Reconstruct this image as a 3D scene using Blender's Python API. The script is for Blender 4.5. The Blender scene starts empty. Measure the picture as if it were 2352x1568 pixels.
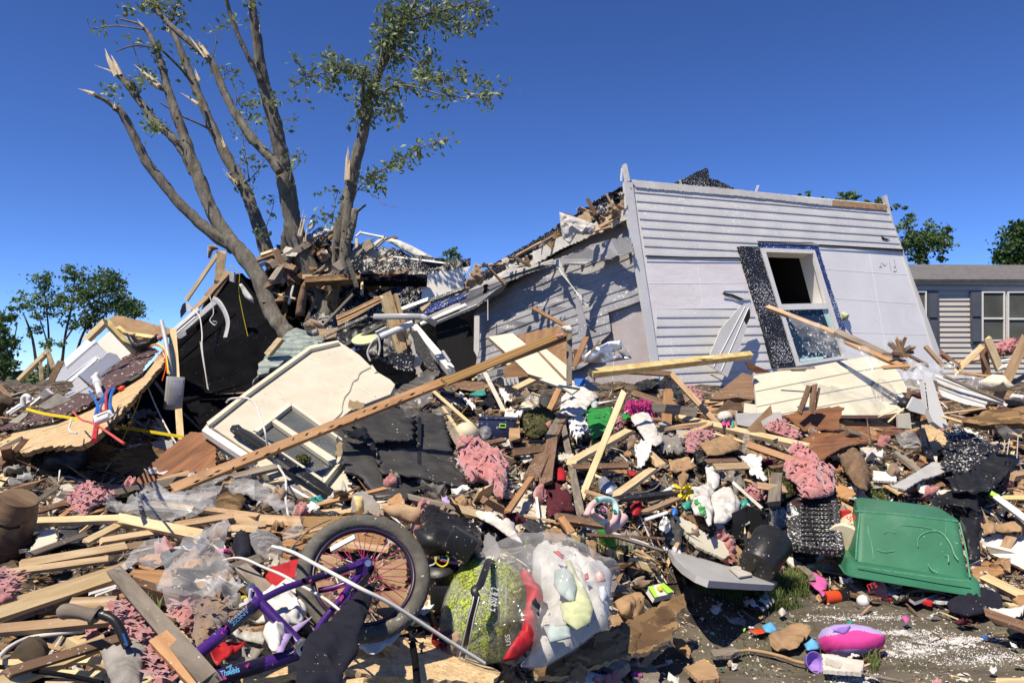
import bpy,bmesh,math,random
from mathutils import Vector,Matrix,noise
from mathutils.geometry import delaunay_2d_cdt
R=math.radians
sc=bpy.context.scene
col=sc.collection
# ----- camera
CAMZ,F,CX,CY,HOR=1.45,1711.0,1176.0,784.0,850.0
PIT=math.atan((HOR-CY)/F)
cam=bpy.data.objects.new('camera',bpy.data.cameras.new('camera'))
col.objects.link(cam)
cam.location=(0,0,CAMZ)
cam.rotation_euler=(math.pi/2+PIT,0,0)
cam.data.sensor_width=36
cam.data.lens=36*F/2352
cam.data.clip_end=3000
sc.camera=cam
# ----- sky and sun
SUN=Vector((-0.40,-0.52,1.12)).normalized()
elev=math.asin(SUN.z)
w=bpy.data.worlds.new('World');sc.world=w;w.use_nodes=True
nt=w.node_tree
bg=nt.nodes['Background']
sky=nt.nodes.new('ShaderNodeTexSky')
sky.sky_type='NISHITA';sky.sun_disc=False
sky.sun_elevation=elev
sky.sun_rotation=math.atan2(SUN.x,SUN.y)
sky.air_density=0.6;sky.dust_density=0.0;sky.ozone_density=3.0
gm=nt.nodes.new('ShaderNodeGamma');gm.inputs['Gamma'].default_value=1.22
ml=nt.nodes.new('ShaderNodeVectorMath');ml.operation='MULTIPLY';ml.inputs[1].default_value=(.805,1.017,1.42)
nt.links.new(sky.outputs[0],gm.inputs['Color']);nt.links.new(gm.outputs[0],ml.inputs[0]);nt.links.new(ml.outputs[0],bg.inputs[0])
bg.inputs[1].default_value=0.0575
sl=bpy.data.lights.new('sun','SUN')
sl.energy=4.5;sl.angle=R(0.5);sl.color=(1.0,0.90,0.75)
so=bpy.data.objects.new('sun',sl);col.objects.link(so)
so.rotation_euler=SUN.to_track_quat('Z','Y').to_euler()
so.location=(-8,-10,30)
sc.view_settings.view_transform='Standard'
sc.view_settings.look='None'
sc.view_settings.exposure=0.58
sc.view_settings.gamma=1.0
sc.cycles.max_bounces=6
sc.cycles.transparent_max_bounces=12
sc.cycles.caustics_reflective=False
sc.cycles.caustics_refractive=False
# ----- pixel <-> world
FW=Vector((0,math.cos(PIT),math.sin(PIT)));UP=Vector((0,-math.sin(PIT),math.cos(PIT)))
CAM=Vector((0,0,CAMZ))
TAG={'f':(0,0,1),'a1':(0,0,2.6876),'a2':(583.3,0,2.6876),'a3':(1367.3,350,2.3887),'b4':(0,525,3.163),'b5':(525,525,3.163),'b6':(991.7,583.3,3.163),'c1':(0,991.7,2.7206),'c2':(525,991.7,2.7206),'c3':(991.7,816.7,3.36),'c4':(991.7,1166.7,3.907),'c5':(1458.3,758.3,3.84),'c6':(1866.7,700,3.583),'c7':(1458.3,1108.3,3.4114),'c8':(1866.7,1108.3,3.412),'d1':(1003.3,1271.7,5.601),'d2':(1318.3,1120,12.217),'d3':(455,758.3,3.536),'d4':(350,1283.3,5.508),'d5':(0,729.2,4.888),'d6':(2100,1079.2,3.2063),'h1':(1925,571.7,7.68)}
def px(s):
 """'c1 10,20 30,40' -> photo points (a drawing of the place measured off the photo)"""
 out,t=[],TAG['f']
 for w_ in s.split():
  if ',' in w_:
   a,b=w_.split(',');out.append((t[0]+float(a)/t[2],t[1]+float(b)/t[2]))
  else:t=TAG[w_]
 return out
def ray(p):
 return FW+Vector((1,0,0))*((p[0]-CX)/F)+UP*((CY-p[1])/F)
def P(p,d):
 r=ray(p);return CAM+r*(d/r.y)
# ----- the heap of rubble, as distance along the view of the survey
CO=[-1500,-300,0,300,450,600,900,1200,1500,1800,2100,2352,2700,3900]
RO=[872,950,1020,1100,1200,1300,1360,1400,1500,1600,1760]
TB=[[10,10,9.5,10,11.5,8.6,9,9.6,10,10.2,11,11.5,12,12],[7.4,7.4,7.4,8.0,10.2,7.1,7.2,7.5,7.8,8,8.5,8.6,8.6,8.6],[6.0,6.0,6.0,5.9,8.0,5.7,5.8,6.0,6.4,6.7,6.9,7.0,7.0,7.0],[4.9,4.9,4.9,4.9,5.0,4.8,4.9,5.2,5.6,5.9,6.1,6.2,6.2,6.2],[3.9,3.9,3.9,3.9,3.9,3.9,4.1,4.4,4.9,5.4,5.55,5.6,5.6,5.6],[3.2,3.2,3.2,3.2,3.2,3.3,3.5,3.9,4.6,5.25,5.3,5.3,5.3,5.3],[2.95,2.95,2.95,2.95,3.0,3.05,3.25,3.6,4.4,4.8,4.86,4.86,4.86,4.86],[2.78,2.78,2.78,2.8,2.83,2.9,3.1,3.45,4.2,4.5,4.51,4.51,4.51,4.51],[2.42,2.42,2.42,2.45,2.5,2.6,2.85,3.2,3.72,3.81,3.817,3.817,3.817,3.817],[2.15,2.15,2.15,2.2,2.3,2.4,2.65,3.0,3.28,3.3,3.308,3.308,3.308,3.308],[1.85,1.85,1.85,1.9,2.0,2.1,2.4,2.65,2.73,2.74,2.745,2.745,2.745,2.745]]
def idx(a,v):
 v=min(max(v,a[0]),a[-1])
 for i in range(len(a)-1):
  if v<=a[i+1]:return i,(v-a[i])/(a[i+1]-a[i])
def D(p):
 i,u=idx(CO,p[0]);j,v=idx(RO,p[1])
 a=1/TB[j][i]*(1-u)+1/TB[j][i+1]*u
 b=1/TB[j+1][i]*(1-u)+1/TB[j+1][i+1]*u
 return 1/(a*(1-v)+b*v)
def T(p,off=0.):return P(p,D(p)-off)
def tnormal(p):
 a,b,c=T(p),T((p[0]+14,p[1])),T((p[0],p[1]-14))
 n=(b-a).cross(c-a).normalized()
 return n if n.z>0 else-n
class Plane:
 def __init__(s,o,n):
  s.o=o;s.n=n.normalized()
  if s.n.dot(CAM-o)<0:s.n=-s.n
 def hit(s,p,off=0.):
  r=ray(p);return CAM+r*((s.o+s.n*off-CAM).dot(s.n)/r.dot(s.n))
def plane3(a,da,b,db,c,dc):
 a,b,c=P(a,da),P(b,db),P(c,dc)
 return Plane(a,(b-a).cross(c-a))
def plane_for(pts,d=None,off=.06,tilt=1.0):
 if isinstance(d,Plane):return d
 xs=[p[0]for p in pts];ys=[p[1]for p in pts]
 c=((min(xs)+max(xs))/2,(min(ys)+max(ys))/2)
 if d is None:
  hx=max(10,(max(xs)-min(xs))/2);hy=max(10,(max(ys)-min(ys))/2)
  d0=D(c)-off
  gx=(D((c[0]+hx,c[1]))-D((c[0]-hx,c[1])))/(2*hx)*100*tilt
  gy=(D((c[0],c[1]+hy))-D((c[0],c[1]-hy)))/(2*hy)*100*tilt
 elif isinstance(d,(int,float)):d0,gx,gy=d,0,0
 else:d0,gx,gy=d
 k=20.
 return plane3(c,d0,(c[0]+k,c[1]),d0+gx*k/100,(c[0],c[1]+k),d0+gy*k/100)
# ----- objects
WM={}
def tag(o,label=None,cat=None,group=None,kind=None):
 if label:o['label']=label
 if cat:o['category']=cat
 if group:o['group']=group
 if kind:o['kind']=kind
 return o
def adopt(o,parent):
 if parent is not None:
  o.parent=parent;o.matrix_parent_inverse=WM[parent.name].inverted()
def mk(name,verts,faces,mat,M=None,smooth=False,parent=None,mats=None,fm=None,sharp=None):
 me=bpy.data.meshes.new(name)
 me.from_pydata([tuple(v)for v in verts],[],faces)
 for m_ in(mats or[mat]):me.materials.append(MAT(m_)if isinstance(m_,str)else m_)
 if fm:me.polygons.foreach_set('material_index',fm)
 if smooth:
  me.polygons.foreach_set('use_smooth',[True]*len(me.polygons))
  if sharp:me.set_sharp_from_angle(angle=R(sharp))
 me.update()
 o=bpy.data.objects.new(name,me);col.objects.link(o)
 M=M or Matrix.Identity(4)
 WM[o.name]=M.copy()
 adopt(o,parent)
 o.matrix_basis=M
 return o
def empty(name,loc):
 o=bpy.data.objects.new(name,None);col.objects.link(o)
 o.location=loc;o.empty_display_size=.1
 WM[o.name]=Matrix.Translation(loc);return o
def frame(o,x,n):
 n=n.normalized();x=(x-n*x.dot(n)).normalized();y=n.cross(x)
 M=Matrix((x,y,n)).transposed().to_4x4();M.translation=o;return M
# ----- materials
MD,MC={},{}
def defm(name,c1,c2=None,sc=6,rough=.85,st=(1,1,1),bump=.25,fleck=None,dirt=0.,dcol=(.06,.045,.032),metal=0.,rv=.14,det=8,kind='std',spec=.35,ramp=(.35,.68)):
 MD[name]=dict(c1=c1,c2=c2 or tuple(x*.7 for x in c1),sc=sc,rough=rough,st=st,bump=bump,fleck=fleck,dirt=dirt,dcol=dcol,metal=metal,rv=rv,det=det,kind=kind,spec=spec,ramp=ramp)
def MAT(name):
 if name in MC:return MC[name]
 q=MD[name];m=bpy.data.materials.new(name);m.use_nodes=True;MC[name]=m
 t=m.node_tree;N=t.nodes.new;L=t.links.new
 b=t.nodes['Principled BSDF'];out=t.nodes['Material Output']
 def n(ty,**kw):
  x=N('ShaderNode'+ty)
  for k,v in kw.items():
   if k[0]=='_':setattr(x,k[1:],v)
   else:x.inputs[k].default_value=v
  return x
 def ramp(src,a,c,ca=(0,0,0,1),cb=(1,1,1,1)):
  r=N('ShaderNodeValToRGB');r.color_ramp.elements[0].position=a;r.color_ramp.elements[1].position=c
  r.color_ramp.elements[0].color=ca;r.color_ramp.elements[1].color=cb
  L(src,r.inputs[0]);return r.outputs[0]
 def mix(f,a,c,mode='MIX'):
  x=N('ShaderNodeMix');x.data_type='RGBA';x.blend_type=mode
  for s,v in((x.inputs[0],f),(x.inputs[6],a),(x.inputs[7],c)):
   if hasattr(v,'is_linked'):L(v,s)
   else:s.default_value=v if isinstance(v,(int,float))else tuple(v)+(1,)
  return x.outputs[2]
 tc=N('ShaderNodeTexCoord');oi=N('ShaderNodeObjectInfo')
 mp=n('Mapping',Scale=q['st']);L(tc.outputs['Object'],mp.inputs['Vector'])
 off=n('VectorMath',_operation='SCALE');off.inputs[0].default_value=(37,91,53);L(oi.outputs['Random'],off.inputs['Scale'])
 L(off.outputs[0],mp.inputs['Location'])
 no=n('TexNoise',Scale=q['sc'],Detail=q['det'],Roughness=.62,Distortion=.4);L(mp.outputs[0],no.inputs['Vector'])
 c1,c2=q['c1'],q['c2']
 if q['kind']=='osb':
  vo=n('TexVoronoi',Scale=q['sc']);vo.feature='F1'
  wob=mix(.12,mp.outputs[0],no.outputs['Color'],'ADD');L(wob,vo.inputs['Vector'])
  sep=n('SeparateColor');L(vo.outputs['Color'],sep.inputs[0])
  c=ramp(sep.outputs[0],.1,.9,c2+(1,),c1+(1,))
  edge=ramp(vo.outputs['Distance'],.0,.55);hgt=sep.outputs[1]
 elif q['kind']=='wave':
  wv=n('TexWave',Scale=q['sc'],Distortion=5.,Detail=3.);wv.bands_direction='Y';L(mp.outputs[0],wv.inputs['Vector'])
  c=ramp(wv.outputs['Fac'],.2,.9,c2+(1,),c1+(1,));hgt=wv.outputs['Fac']
 elif q['kind']=='leafprint':
  vo=n('TexVoronoi',Scale=q['sc'],Randomness=1.);vo.feature='DISTANCE_TO_EDGE'
  wob=mix(.25,mp.outputs[0],no.outputs['Color'],'ADD');L(wob,vo.inputs['Vector'])
  c=ramp(vo.outputs['Distance'],.10,.13,c2+(1,),c1+(1,));hgt=no.outputs['Fac']
 else:
  c=ramp(no.outputs['Fac'],q['ramp'][0],q['ramp'][1],c2+(1,),c1+(1,));hgt=no.outputs['Fac']
 hv=n('HueSaturation');L(c,hv.inputs['Color'])
 mr=n('MapRange');mr.inputs['To Min'].default_value=1-q['rv'];mr.inputs['To Max'].default_value=1+q['rv']
 L(oi.outputs['Random'],mr.inputs['Value']);L(mr.outputs[0],hv.inputs['Value']);c=hv.outputs[0]
 if q['dirt']>0:
  n2=n('TexNoise',Scale=3.1,Detail=10.,Roughness=.7);L(tc.outputs['Object'],n2.inputs['Vector'])
  f=ramp(n2.outputs['Fac'],.68-.26*q['dirt'],.76-.1*q['dirt'])
  mm=n('Math',_operation='MULTIPLY');L(f,mm.inputs[0]);mm.inputs[1].default_value=.75;c=mix(mm.outputs[0],c,q['dcol'])
 if q['fleck']:
  fc,fs,ft=q['fleck']
  n3=n('TexNoise',Scale=fs,Detail=2.5,Roughness=.55);L(tc.outputs['Object'],n3.inputs['Vector'])
  n4=n('TexNoise',Scale=1.7,Detail=3.);L(tc.outputs['Object'],n4.inputs['Vector'])
  ad=n('Math',_operation='MULTIPLY_ADD');L(n4.outputs['Fac'],ad.inputs[0]);ad.inputs[1].default_value=.35;ad.inputs[2].default_value=-.175
  ad2=n('Math',_operation='ADD');L(ad.outputs[0],ad2.inputs[0]);L(n3.outputs['Fac'],ad2.inputs[1])
  ff=ramp(ad2.outputs[0],ft,ft+.03);c=mix(ff,c,fc)
 L(c,b.inputs['Base Color'])
 b.inputs['Roughness'].default_value=q['rough'];b.inputs['Metallic'].default_value=q['metal']
 b.inputs['Specular IOR Level'].default_value=q['spec']
 if q['bump']>0:
  bp=n('Bump',Strength=min(1,q['bump']),Distance=.012*max(1,q['bump']));L(hgt,bp.inputs['Height']);L(bp.outputs[0],b.inputs['Normal'])
 if name.endswith('ins'):b.inputs['Sheen Weight'].default_value=.5;b.inputs['Sheen Roughness'].default_value=.6
 if q['kind']=='film':
  tr=N('ShaderNodeBsdfTransparent');ms=N('ShaderNodeMixShader')
  fo=q.get('fo',1)if 'clear' not in name else .75
  f=ramp(no.outputs['Fac'],.35,.75,(.07*fo,)*3+(1,),(.46*fo,)*3+(1,))
  lw=n('LayerWeight',Blend=.35);ad=n('Math',_operation='MAXIMUM');L(f,ad.inputs[0])
  s2=n('Math',_operation='MULTIPLY');L(lw.outputs['Facing'],s2.inputs[0]);s2.inputs[1].default_value=.5;L(s2.outputs[0],ad.inputs[1])
  L(ad.outputs[0],ms.inputs[0]);L(tr.outputs[0],ms.inputs[1]);L(b.outputs[0],ms.inputs[2]);L(ms.outputs[0],out.inputs[0])
 if q['kind']=='leaf':
  tl=N('ShaderNodeBsdfTranslucent');ms=N('ShaderNodeMixShader');ms.inputs[0].default_value=.3
  L(c,tl.inputs['Color']);L(b.outputs[0],ms.inputs[1]);L(tl.outputs[0],ms.inputs[2]);L(ms.outputs[0],out.inputs[0])
 return m
W_=(.16,1,1)
SPK=(.06,.045,.03)
defm('pine',(.58,.44,.26),(.40,.27,.14),26,.8,W_,.25,dirt=.5,rv=.2,fleck=((.60,.55,.47),75,.685))
defm('pale_pine',(.68,.55,.33),(.50,.36,.18),26,.8,W_,.2,dirt=.3,fleck=((.16,.10,.05),9,.72),rv=.12)
defm('tan_wood',(.47,.325,.185),(.31,.19,.10),22,.75,W_,.25,dirt=.5,rv=.22,fleck=((.60,.55,.47),75,.685))
defm('orange_wood',(.42,.24,.11),(.28,.145,.06),24,.6,W_,.2,dirt=.4,rv=.12,fleck=((.60,.55,.47),75,.685))
defm('brown_wood',(.24,.145,.085),(.125,.07,.04),24,.7,W_,.25,dirt=.45,rv=.25,fleck=((.60,.55,.47),75,.67))
defm('red_ply',(.26,.115,.048),(.12,.05,.022),14,.5,(.25,1,1),.15,fleck=((.5,.42,.32),60,.73),rv=.12)
defm('weathered',(.26,.22,.17),(.13,.105,.08),24,.85,W_,.3,fleck=((.5,.47,.42),55,.70),rv=.25)
defm('oak',(.36,.22,.085),(.24,.135,.045),5,.45,(.3,2.2,2),.08,rv=.08,kind='wave')
defm('osb',(.64,.48,.27),(.42,.28,.14),60,.85,(.5,1,1),.3,dirt=.3,rv=.12,kind='osb')
defm('osb_dark',(.26,.16,.07),(.08,.045,.02),22,.9,(.35,1,1),.45,dirt=.5,rv=.15,kind='osb')
defm('osb_grey',(.33,.37,.33),(.13,.17,.16),26,.85,(.4,1,1),.35,fleck=((.5,.38,.2),14,.68),kind='osb')
defm('cardboard',(.40,.26,.14),(.27,.165,.085),9,.9,bump=.15,dirt=.3,rv=.22)
defm('cream',(.58,.53,.42),(.49,.445,.345),5,.55,bump=.06,dirt=.4,dcol=(.20,.15,.09),rv=.05,fleck=((.22,.17,.10),30,.74))
defm('cream_b',(.62,.58,.45),(.53,.49,.375),5,.5,bump=.05,dirt=.12,dcol=(.28,.22,.14),rv=.05)
defm('whitepaint',(.72,.70,.64),(.58,.555,.50),7,.5,bump=.08,dirt=.35,dcol=(.3,.25,.18),rv=.06)
defm('drywall',(.60,.57,.50),(.44,.40,.33),10,.95,bump=.3,dirt=.35,dcol=(.32,.25,.17),rv=.12)
defm('paper',(.68,.67,.63),(.52,.50,.46),8,.9,bump=.15,dirt=.3,dcol=(.3,.24,.17),rv=.08)
defm('whitecloth',(.66,.64,.60),(.44,.41,.37),13,.95,bump=.3,dirt=.45,dcol=(.30,.24,.17),rv=.1)
defm('greycloth',(.30,.28,.25),(.17,.155,.135),9,.95,bump=.3,dirt=.4,rv=.2)
defm('siding',(.64,.635,.615),(.57,.565,.545),3,.45,bump=.05,rv=.0,dirt=.14,dcol=(.30,.27,.25),fleck=((.84,.83,.82),44,.655))
defm('siding_clean',(.64,.63,.59),(.57,.56,.52),3,.4,bump=.04,rv=.04,fleck=((.2,.19,.18),20,.78))
defm('siding_side_shaded',(.38,.375,.38),(.31,.305,.31),3,.5,bump=.08,rv=.0,dirt=.2,dcol=(.22,.2,.19),fleck=((.85,.85,.84),30,.675))  # side siding, base colour darkened to imitate shade under the flap
defm('fascia',(.66,.645,.60),(.55,.53,.49),4,.6,bump=.1,rv=.0,dirt=.3,dcol=(.35,.3,.25),fleck=((.82,.81,.78),30,.7))
defm('wrap',(.79,.775,.75),(.73,.675,.665),2.4,.7,(1,2.2,1),bump=.55,rv=.0,fleck=((.36,.33,.33),40,.70))
defm('wrap_plain',(.79,.785,.765),(.71,.70,.695),1.6,.75,bump=.15,rv=.0,fleck=((.40,.37,.36),44,.70))
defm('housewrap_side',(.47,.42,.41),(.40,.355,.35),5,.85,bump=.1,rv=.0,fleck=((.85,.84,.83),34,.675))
defm('bluefilm',(.03,.06,.22),(.02,.035,.12),6,.4,bump=.1,rv=0,fleck=((.65,.68,.74),46,.60))
defm('shutter_black',(.022,.022,.026),(.012,.012,.014),6,.5,bump=.1,rv=0,fleck=((.72,.72,.71),46,.60))
defm('vinyl',(.76,.745,.70),(.68,.665,.62),5,.35,bump=.02,rv=0,dirt=.1,dcol=(.4,.38,.35))
defm('glass_dark',(.02,.035,.06),(.012,.03,.035),3,.06,bump=0,rv=0,fleck=((.68,.72,.70),20,.615),spec=.6)
defm('glass_dirty',(.13,.135,.13),(.07,.075,.075),4,.25,bump=.05,rv=.1,dirt=.3,fleck=((.5,.5,.48),60,.70),spec=.6)
defm('pane_far',(.12,.125,.105),(.07,.075,.062),1.2,.55,st=(1,1,1.),bump=.02,rv=.1,spec=.12)
defm('tarp',(.020,.021,.023),(.009,.009,.010),8,.42,bump=.4,rv=.2,fleck=((.40,.40,.40),42,.69))
defm('tar_flecked',(.026,.026,.029),(.012,.012,.013),9,.38,bump=.6,rv=.1,fleck=((.58,.58,.56),55,.60))
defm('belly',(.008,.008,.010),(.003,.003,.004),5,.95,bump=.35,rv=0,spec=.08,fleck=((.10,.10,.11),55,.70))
defm('slate',(.060,.058,.055),(.032,.031,.029),10,.7,(.4,1,1),.5,rv=.15,fleck=((.42,.42,.41),30,.70))
defm('shingle',(.050,.050,.053),(.020,.020,.022),30,.9,bump=.5,rv=.3,fleck=((.45,.44,.43),48,.68))
defm('blackplastic',(.022,.022,.022),(.010,.010,.010),8,.4,bump=.3,rv=.2,dirt=.3,dcol=(.09,.085,.075),fleck=((.5,.5,.48),50,.68))
defm('casefleck',(.040,.041,.043),(.02,.02,.021),8,.5,bump=.15,rv=.1,fleck=((.60,.60,.57),60,.61))
defm('pinkins',(.50,.195,.18),(.25,.075,.07),20,1,bump=1.,rv=.12,dirt=.25,dcol=(.16,.07,.06),ramp=(.30,.64))
defm('brownins',(.30,.19,.11),(.13,.08,.045),10,1,bump=.9,rv=.2)
defm('yellowfoam',(.70,.58,.28),(.48,.34,.13),10,.95,bump=.4,rv=.1,dirt=.15)
defm('foamwhite',(.70,.64,.50),(.52,.44,.30),14,.95,bump=.6,rv=.1)
defm('barkm',(.225,.205,.165),(.10,.088,.068),14,.95,(1,1,.3),1.6,rv=0,dirt=.25,dcol=(.05,.045,.035),fleck=((.30,.29,.25),30,.70))
defm('barkfar',(.10,.085,.065),(.05,.042,.032),2,.95,bump=.2,rv=.1)
defm('splint',(.78,.68,.50),(.56,.42,.25),18,.85,(1,1,.15),.4,rv=.05)
defm('leaf',(.27,.32,.15),(.135,.195,.075),3,.5,bump=0,rv=.05,kind='leaf',spec=.45)
defm('leaf_far',(.15,.235,.08),(.08,.14,.046),.8,.6,bump=0,rv=.15,kind='leaf')
defm('leaf_con',(.065,.13,.035),(.03,.065,.018),.8,.6,bump=0,rv=.1,kind='leaf')
defm('grassm',(.19,.24,.07),(.11,.15,.045),5,.7,bump=0,rv=.0,kind='leaf')
defm('mossm',(.085,.09,.028),(.03,.027,.012),14,1,bump=.9,rv=.1)
defm('film',(.66,.66,.65),(.55,.55,.54),3.5,.2,(1,.45,1),bump=.12,det=3,rv=.1,kind='film',spec=.7)
defm('film_dirty',(.55,.52,.46),(.40,.36,.30),5,.22,bump=.15,det=4,rv=.1,kind='film',spec=.6,fleck=((.16,.12,.08),30,.72))
defm('filmclear',(.66,.66,.65),(.55,.55,.54),4,.12,bump=.1,det=3,rv=.1,kind='film',spec=.8)
defm('metal',(.60,.61,.62),(.42,.43,.44),5,.34,bump=.15,metal=.75,rv=.1,dirt=.2)
defm('galv',(.47,.465,.44),(.36,.355,.335),8,.5,bump=.05,metal=.1,dirt=.2,rv=.05)
defm('greypaint',(.43,.425,.40),(.36,.355,.335),4,.35,bump=.03,rv=.04,dirt=.15,fleck=((.7,.7,.7),40,.73))
defm('greypaint_dk',(.25,.247,.235),(.20,.197,.187),4,.35,bump=.03,rv=.04,fleck=((.6,.6,.6),30,.735))
defm('brownroof',(.105,.058,.050),(.055,.03,.028),6,.6,bump=.1,rv=0,fleck=((.70,.66,.62),36,.65))
defm('greenplastic',(.040,.175,.092),(.026,.125,.064),3,.42,bump=.05,rv=0,dirt=.55,dcol=(.10,.20,.13),fleck=((.30,.42,.32),40,.74))
defm('greyplastic',(.44,.44,.43),(.37,.37,.36),4,.4,bump=.05,rv=0,dirt=.25,dcol=(.28,.27,.26))
defm('purple',(.070,.018,.20),(.030,.010,.085),8,.28,bump=.05,rv=0,dirt=.2,dcol=(.035,.03,.035),spec=.6,fleck=((.35,.33,.33),60,.735))
defm('decalm',(.012,.010,.03),(.02,.012,.05),8,.35,bump=0,rv=0)
defm('bagcloth',(.62,.61,.585),(.42,.41,.385),11,.8,bump=.3,rv=0,dirt=.35,dcol=(.38,.34,.28),fleck=((.14,.12,.09),48,.69))
defm('tyre',(.150,.138,.112),(.070,.064,.052),12,.9,bump=.8,rv=0,dirt=.25,dcol=(.05,.046,.04),fleck=((.36,.34,.30),40,.67))
defm('spoke',(.42,.035,.13),(.30,.03,.10),8,.4,bump=0,rv=0)
defm('rimm',(.035,.018,.05),(.02,.012,.028),10,.35,bump=.05,rv=0,fleck=((.5,.4,.45),50,.70))
defm('chrome',(.6,.6,.6),(.45,.45,.45),5,.25,bump=.02,metal=.9,rv=.05)
defm('navy',(.013,.014,.026),(.006,.0065,.012),10,.95,bump=.3,rv=.05,fleck=((.35,.34,.34),60,.735))
defm('leafcloth',(.38,.46,.035),(.045,.048,.040),26,.55,bump=.15,rv=0,kind='leafprint',dirt=.15)
defm('redcloth',(.47,.018,.025),(.26,.010,.015),7,.6,bump=.2,rv=.05)
defm('maroon',(.095,.012,.020),(.05,.008,.012),7,.9,bump=.2,rv=.05,fleck=((.45,.4,.38),60,.73))
defm('greencloth',(.022,.26,.045),(.015,.16,.03),7,.8,bump=.2,rv=.05)
defm('limecloth',(.55,.57,.33),(.44,.47,.26),7,.8,bump=.2,rv=.05)
defm('paleblue',(.54,.58,.62),(.43,.47,.51),7,.8,bump=.2,rv=.05)
defm('aquacloth',(.43,.50,.47),(.32,.39,.36),7,.8,bump=.2,rv=.05,fleck=((.6,.6,.55),30,.68))
defm('hotpink',(.70,.06,.30),(.55,.04,.22),7,.7,bump=.1,rv=.05)
defm('magenta',(.58,.12,.34),(.45,.08,.26),7,.8,bump=.2,rv=.1)
defm('lilac',(.42,.33,.58),(.34,.26,.48),5,.8,bump=.2,rv=.05,dirt=.3,dcol=(.25,.2,.25))
defm('lilac_gloss',(.34,.20,.58),(.28,.16,.50),5,.3,bump=.02,rv=.05)
defm('orangep',(.70,.085,.02),(.55,.06,.015),7,.4,bump=.05,rv=.05)
defm('redp',(.52,.03,.03),(.4,.02,.02),7,.5,bump=.1,rv=.05)
defm('bluep',(.03,.16,.50),(.02,.10,.36),7,.4,bump=.05,rv=.05)
defm('skyp',(.12,.40,.66),(.09,.30,.52),7,.6,bump=.1,rv=.05)
defm('yellowp',(.78,.62,.03),(.66,.50,.02),7,.5,bump=.1,rv=.05)
defm('limep',(.40,.72,.08),(.34,.6,.06),7,.5,bump=.05,rv=.05)
defm('mint',(.46,.68,.64),(.42,.62,.58),7,.35,bump=.02,rv=0)
defm('skinpink',(.72,.46,.42),(.66,.41,.37),7,.35,bump=.02,rv=0)
defm('tealp',(.05,.32,.27),(.03,.22,.18),7,.4,bump=.05,rv=.05)
defm('bottlegreen',(.06,.38,.07),(.04,.26,.05),7,.25,bump=.1,rv=.05)
defm('navybucket',(.022,.030,.085),(.015,.02,.05),7,.5,bump=.05,rv=0,fleck=((.3,.3,.34),30,.66))
defm('wirewhite',(.70,.675,.61),(.56,.53,.46),9,.5,bump=.05,rv=.03)
defm('ivory',(.68,.60,.42),(.58,.49,.32),6,.5,bump=.1,rv=0,fleck=((.12,.09,.05),12,.71))
defm('dirtclod',(.115,.085,.055),(.05,.037,.024),12,1,bump=.9,rv=.25)
defm('logm',(.24,.16,.095),(.10,.06,.035),14,.95,W_,.9,rv=.1)
defm('housewall',(.52,.48,.42),(.47,.43,.38),1,.7,bump=.02,rv=0)
defm('roofgrey',(.17,.16,.155),(.10,.095,.092),9,.95,bump=.3,rv=0)
defm('shutter_far',(.095,.105,.125),(.07,.08,.095),3,.6,bump=.05,rv=0)
defm('dark',(.012,.011,.010),(.006,.006,.006),4,.9,bump=.1,rv=0)
defm('blackp',(.012,.012,.013),(.008,.008,.009),4,.4,bump=.02,rv=0)
# ----- builders
def seed(s):return random.Random(s)
def local(pts,pl,ga=0.,off=0.):
 c=(sum(p[0]for p in pts)/len(pts),sum(p[1]for p in pts)/len(pts))
 o=pl.hit(c,off);g=R(ga)
 M=frame(o,pl.hit((c[0]+20*math.cos(g),c[1]-20*math.sin(g)),off)-o,pl.n)
 I=M.inverted()
 return M,[(I@pl.hit(p,off)).to_2d()for p in pts]
def jagged(q,amp,step,rnd):
 out=[]
 for i,a in enumerate(q):
  b=q[(i+1)%len(q)];d=(b-a).length;k=max(1,int(d/step));n=Vector((-(b-a).y,(b-a).x)).normalized()
  for j in range(k):
   u=j/k;out.append(a.lerp(b,u)+(n*rnd.uniform(-amp,amp)if j else Vector((0,0))))
 return out
def panel(name,mat,s,label=None,cat=None,d=None,th=.015,jag=0.,ga=0.,off=.06,tilt=1.,parent=None,po=0.,group=None,edge=None,sd=1,bend=0.):
 """a flat board of measured outline, own distance and thickness"""
 pts=px(s)if isinstance(s,str)else s
 pl=plane_for(pts,d,off,tilt)
 M,q=local(pts,pl,ga,po)
 if sum(q[i].x*q[(i+1)%len(q)].y-q[(i+1)%len(q)].x*q[i].y for i in range(len(q)))<0:q=q[::-1]
 if jag:q=jagged(q,jag,jag*2.2,seed(len(s)+sd))
 n=len(q)
 def bz(v):return bend*noise.noise(Vector((v.x*2.2,v.y*2.2,sd)))
 V=[(v.x,v.y,bz(v))for v in q]+[(v.x,v.y,bz(v)-th)for v in q]
 Fs=[list(range(n)),list(range(2*n-1,n-1,-1))]
 fm=[0,0]
 for i in range(n):
  j=(i+1)%n;Fs.append((j,i,i+n,j+n));fm.append(1 if edge else 0)
 o=mk(name,V,Fs,mat,M,parent=parent,mats=[mat,edge]if edge else None,fm=fm if edge else None)
 return tag(o,label,cat,group)
def inside(q,x,y):
 c=False
 for i in range(len(q)):
  a,b=q[i],q[i-1]
  if(a[1]>y)!=(b[1]>y)and x<(b[0]-a[0])*(y-a[1])/(b[1]-a[1])+a[0]:c=not c
 return c
def edist(q,v):
 m=9e9
 for i in range(len(q)):
  a,b=q[i],q[(i+1)%len(q)];ab=b-a;l=ab.length_squared
  u=0 if l==0 else min(1,max(0,(v-a).dot(ab)/l));m=min(m,(a+ab*u-v).length)
 return m
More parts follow.
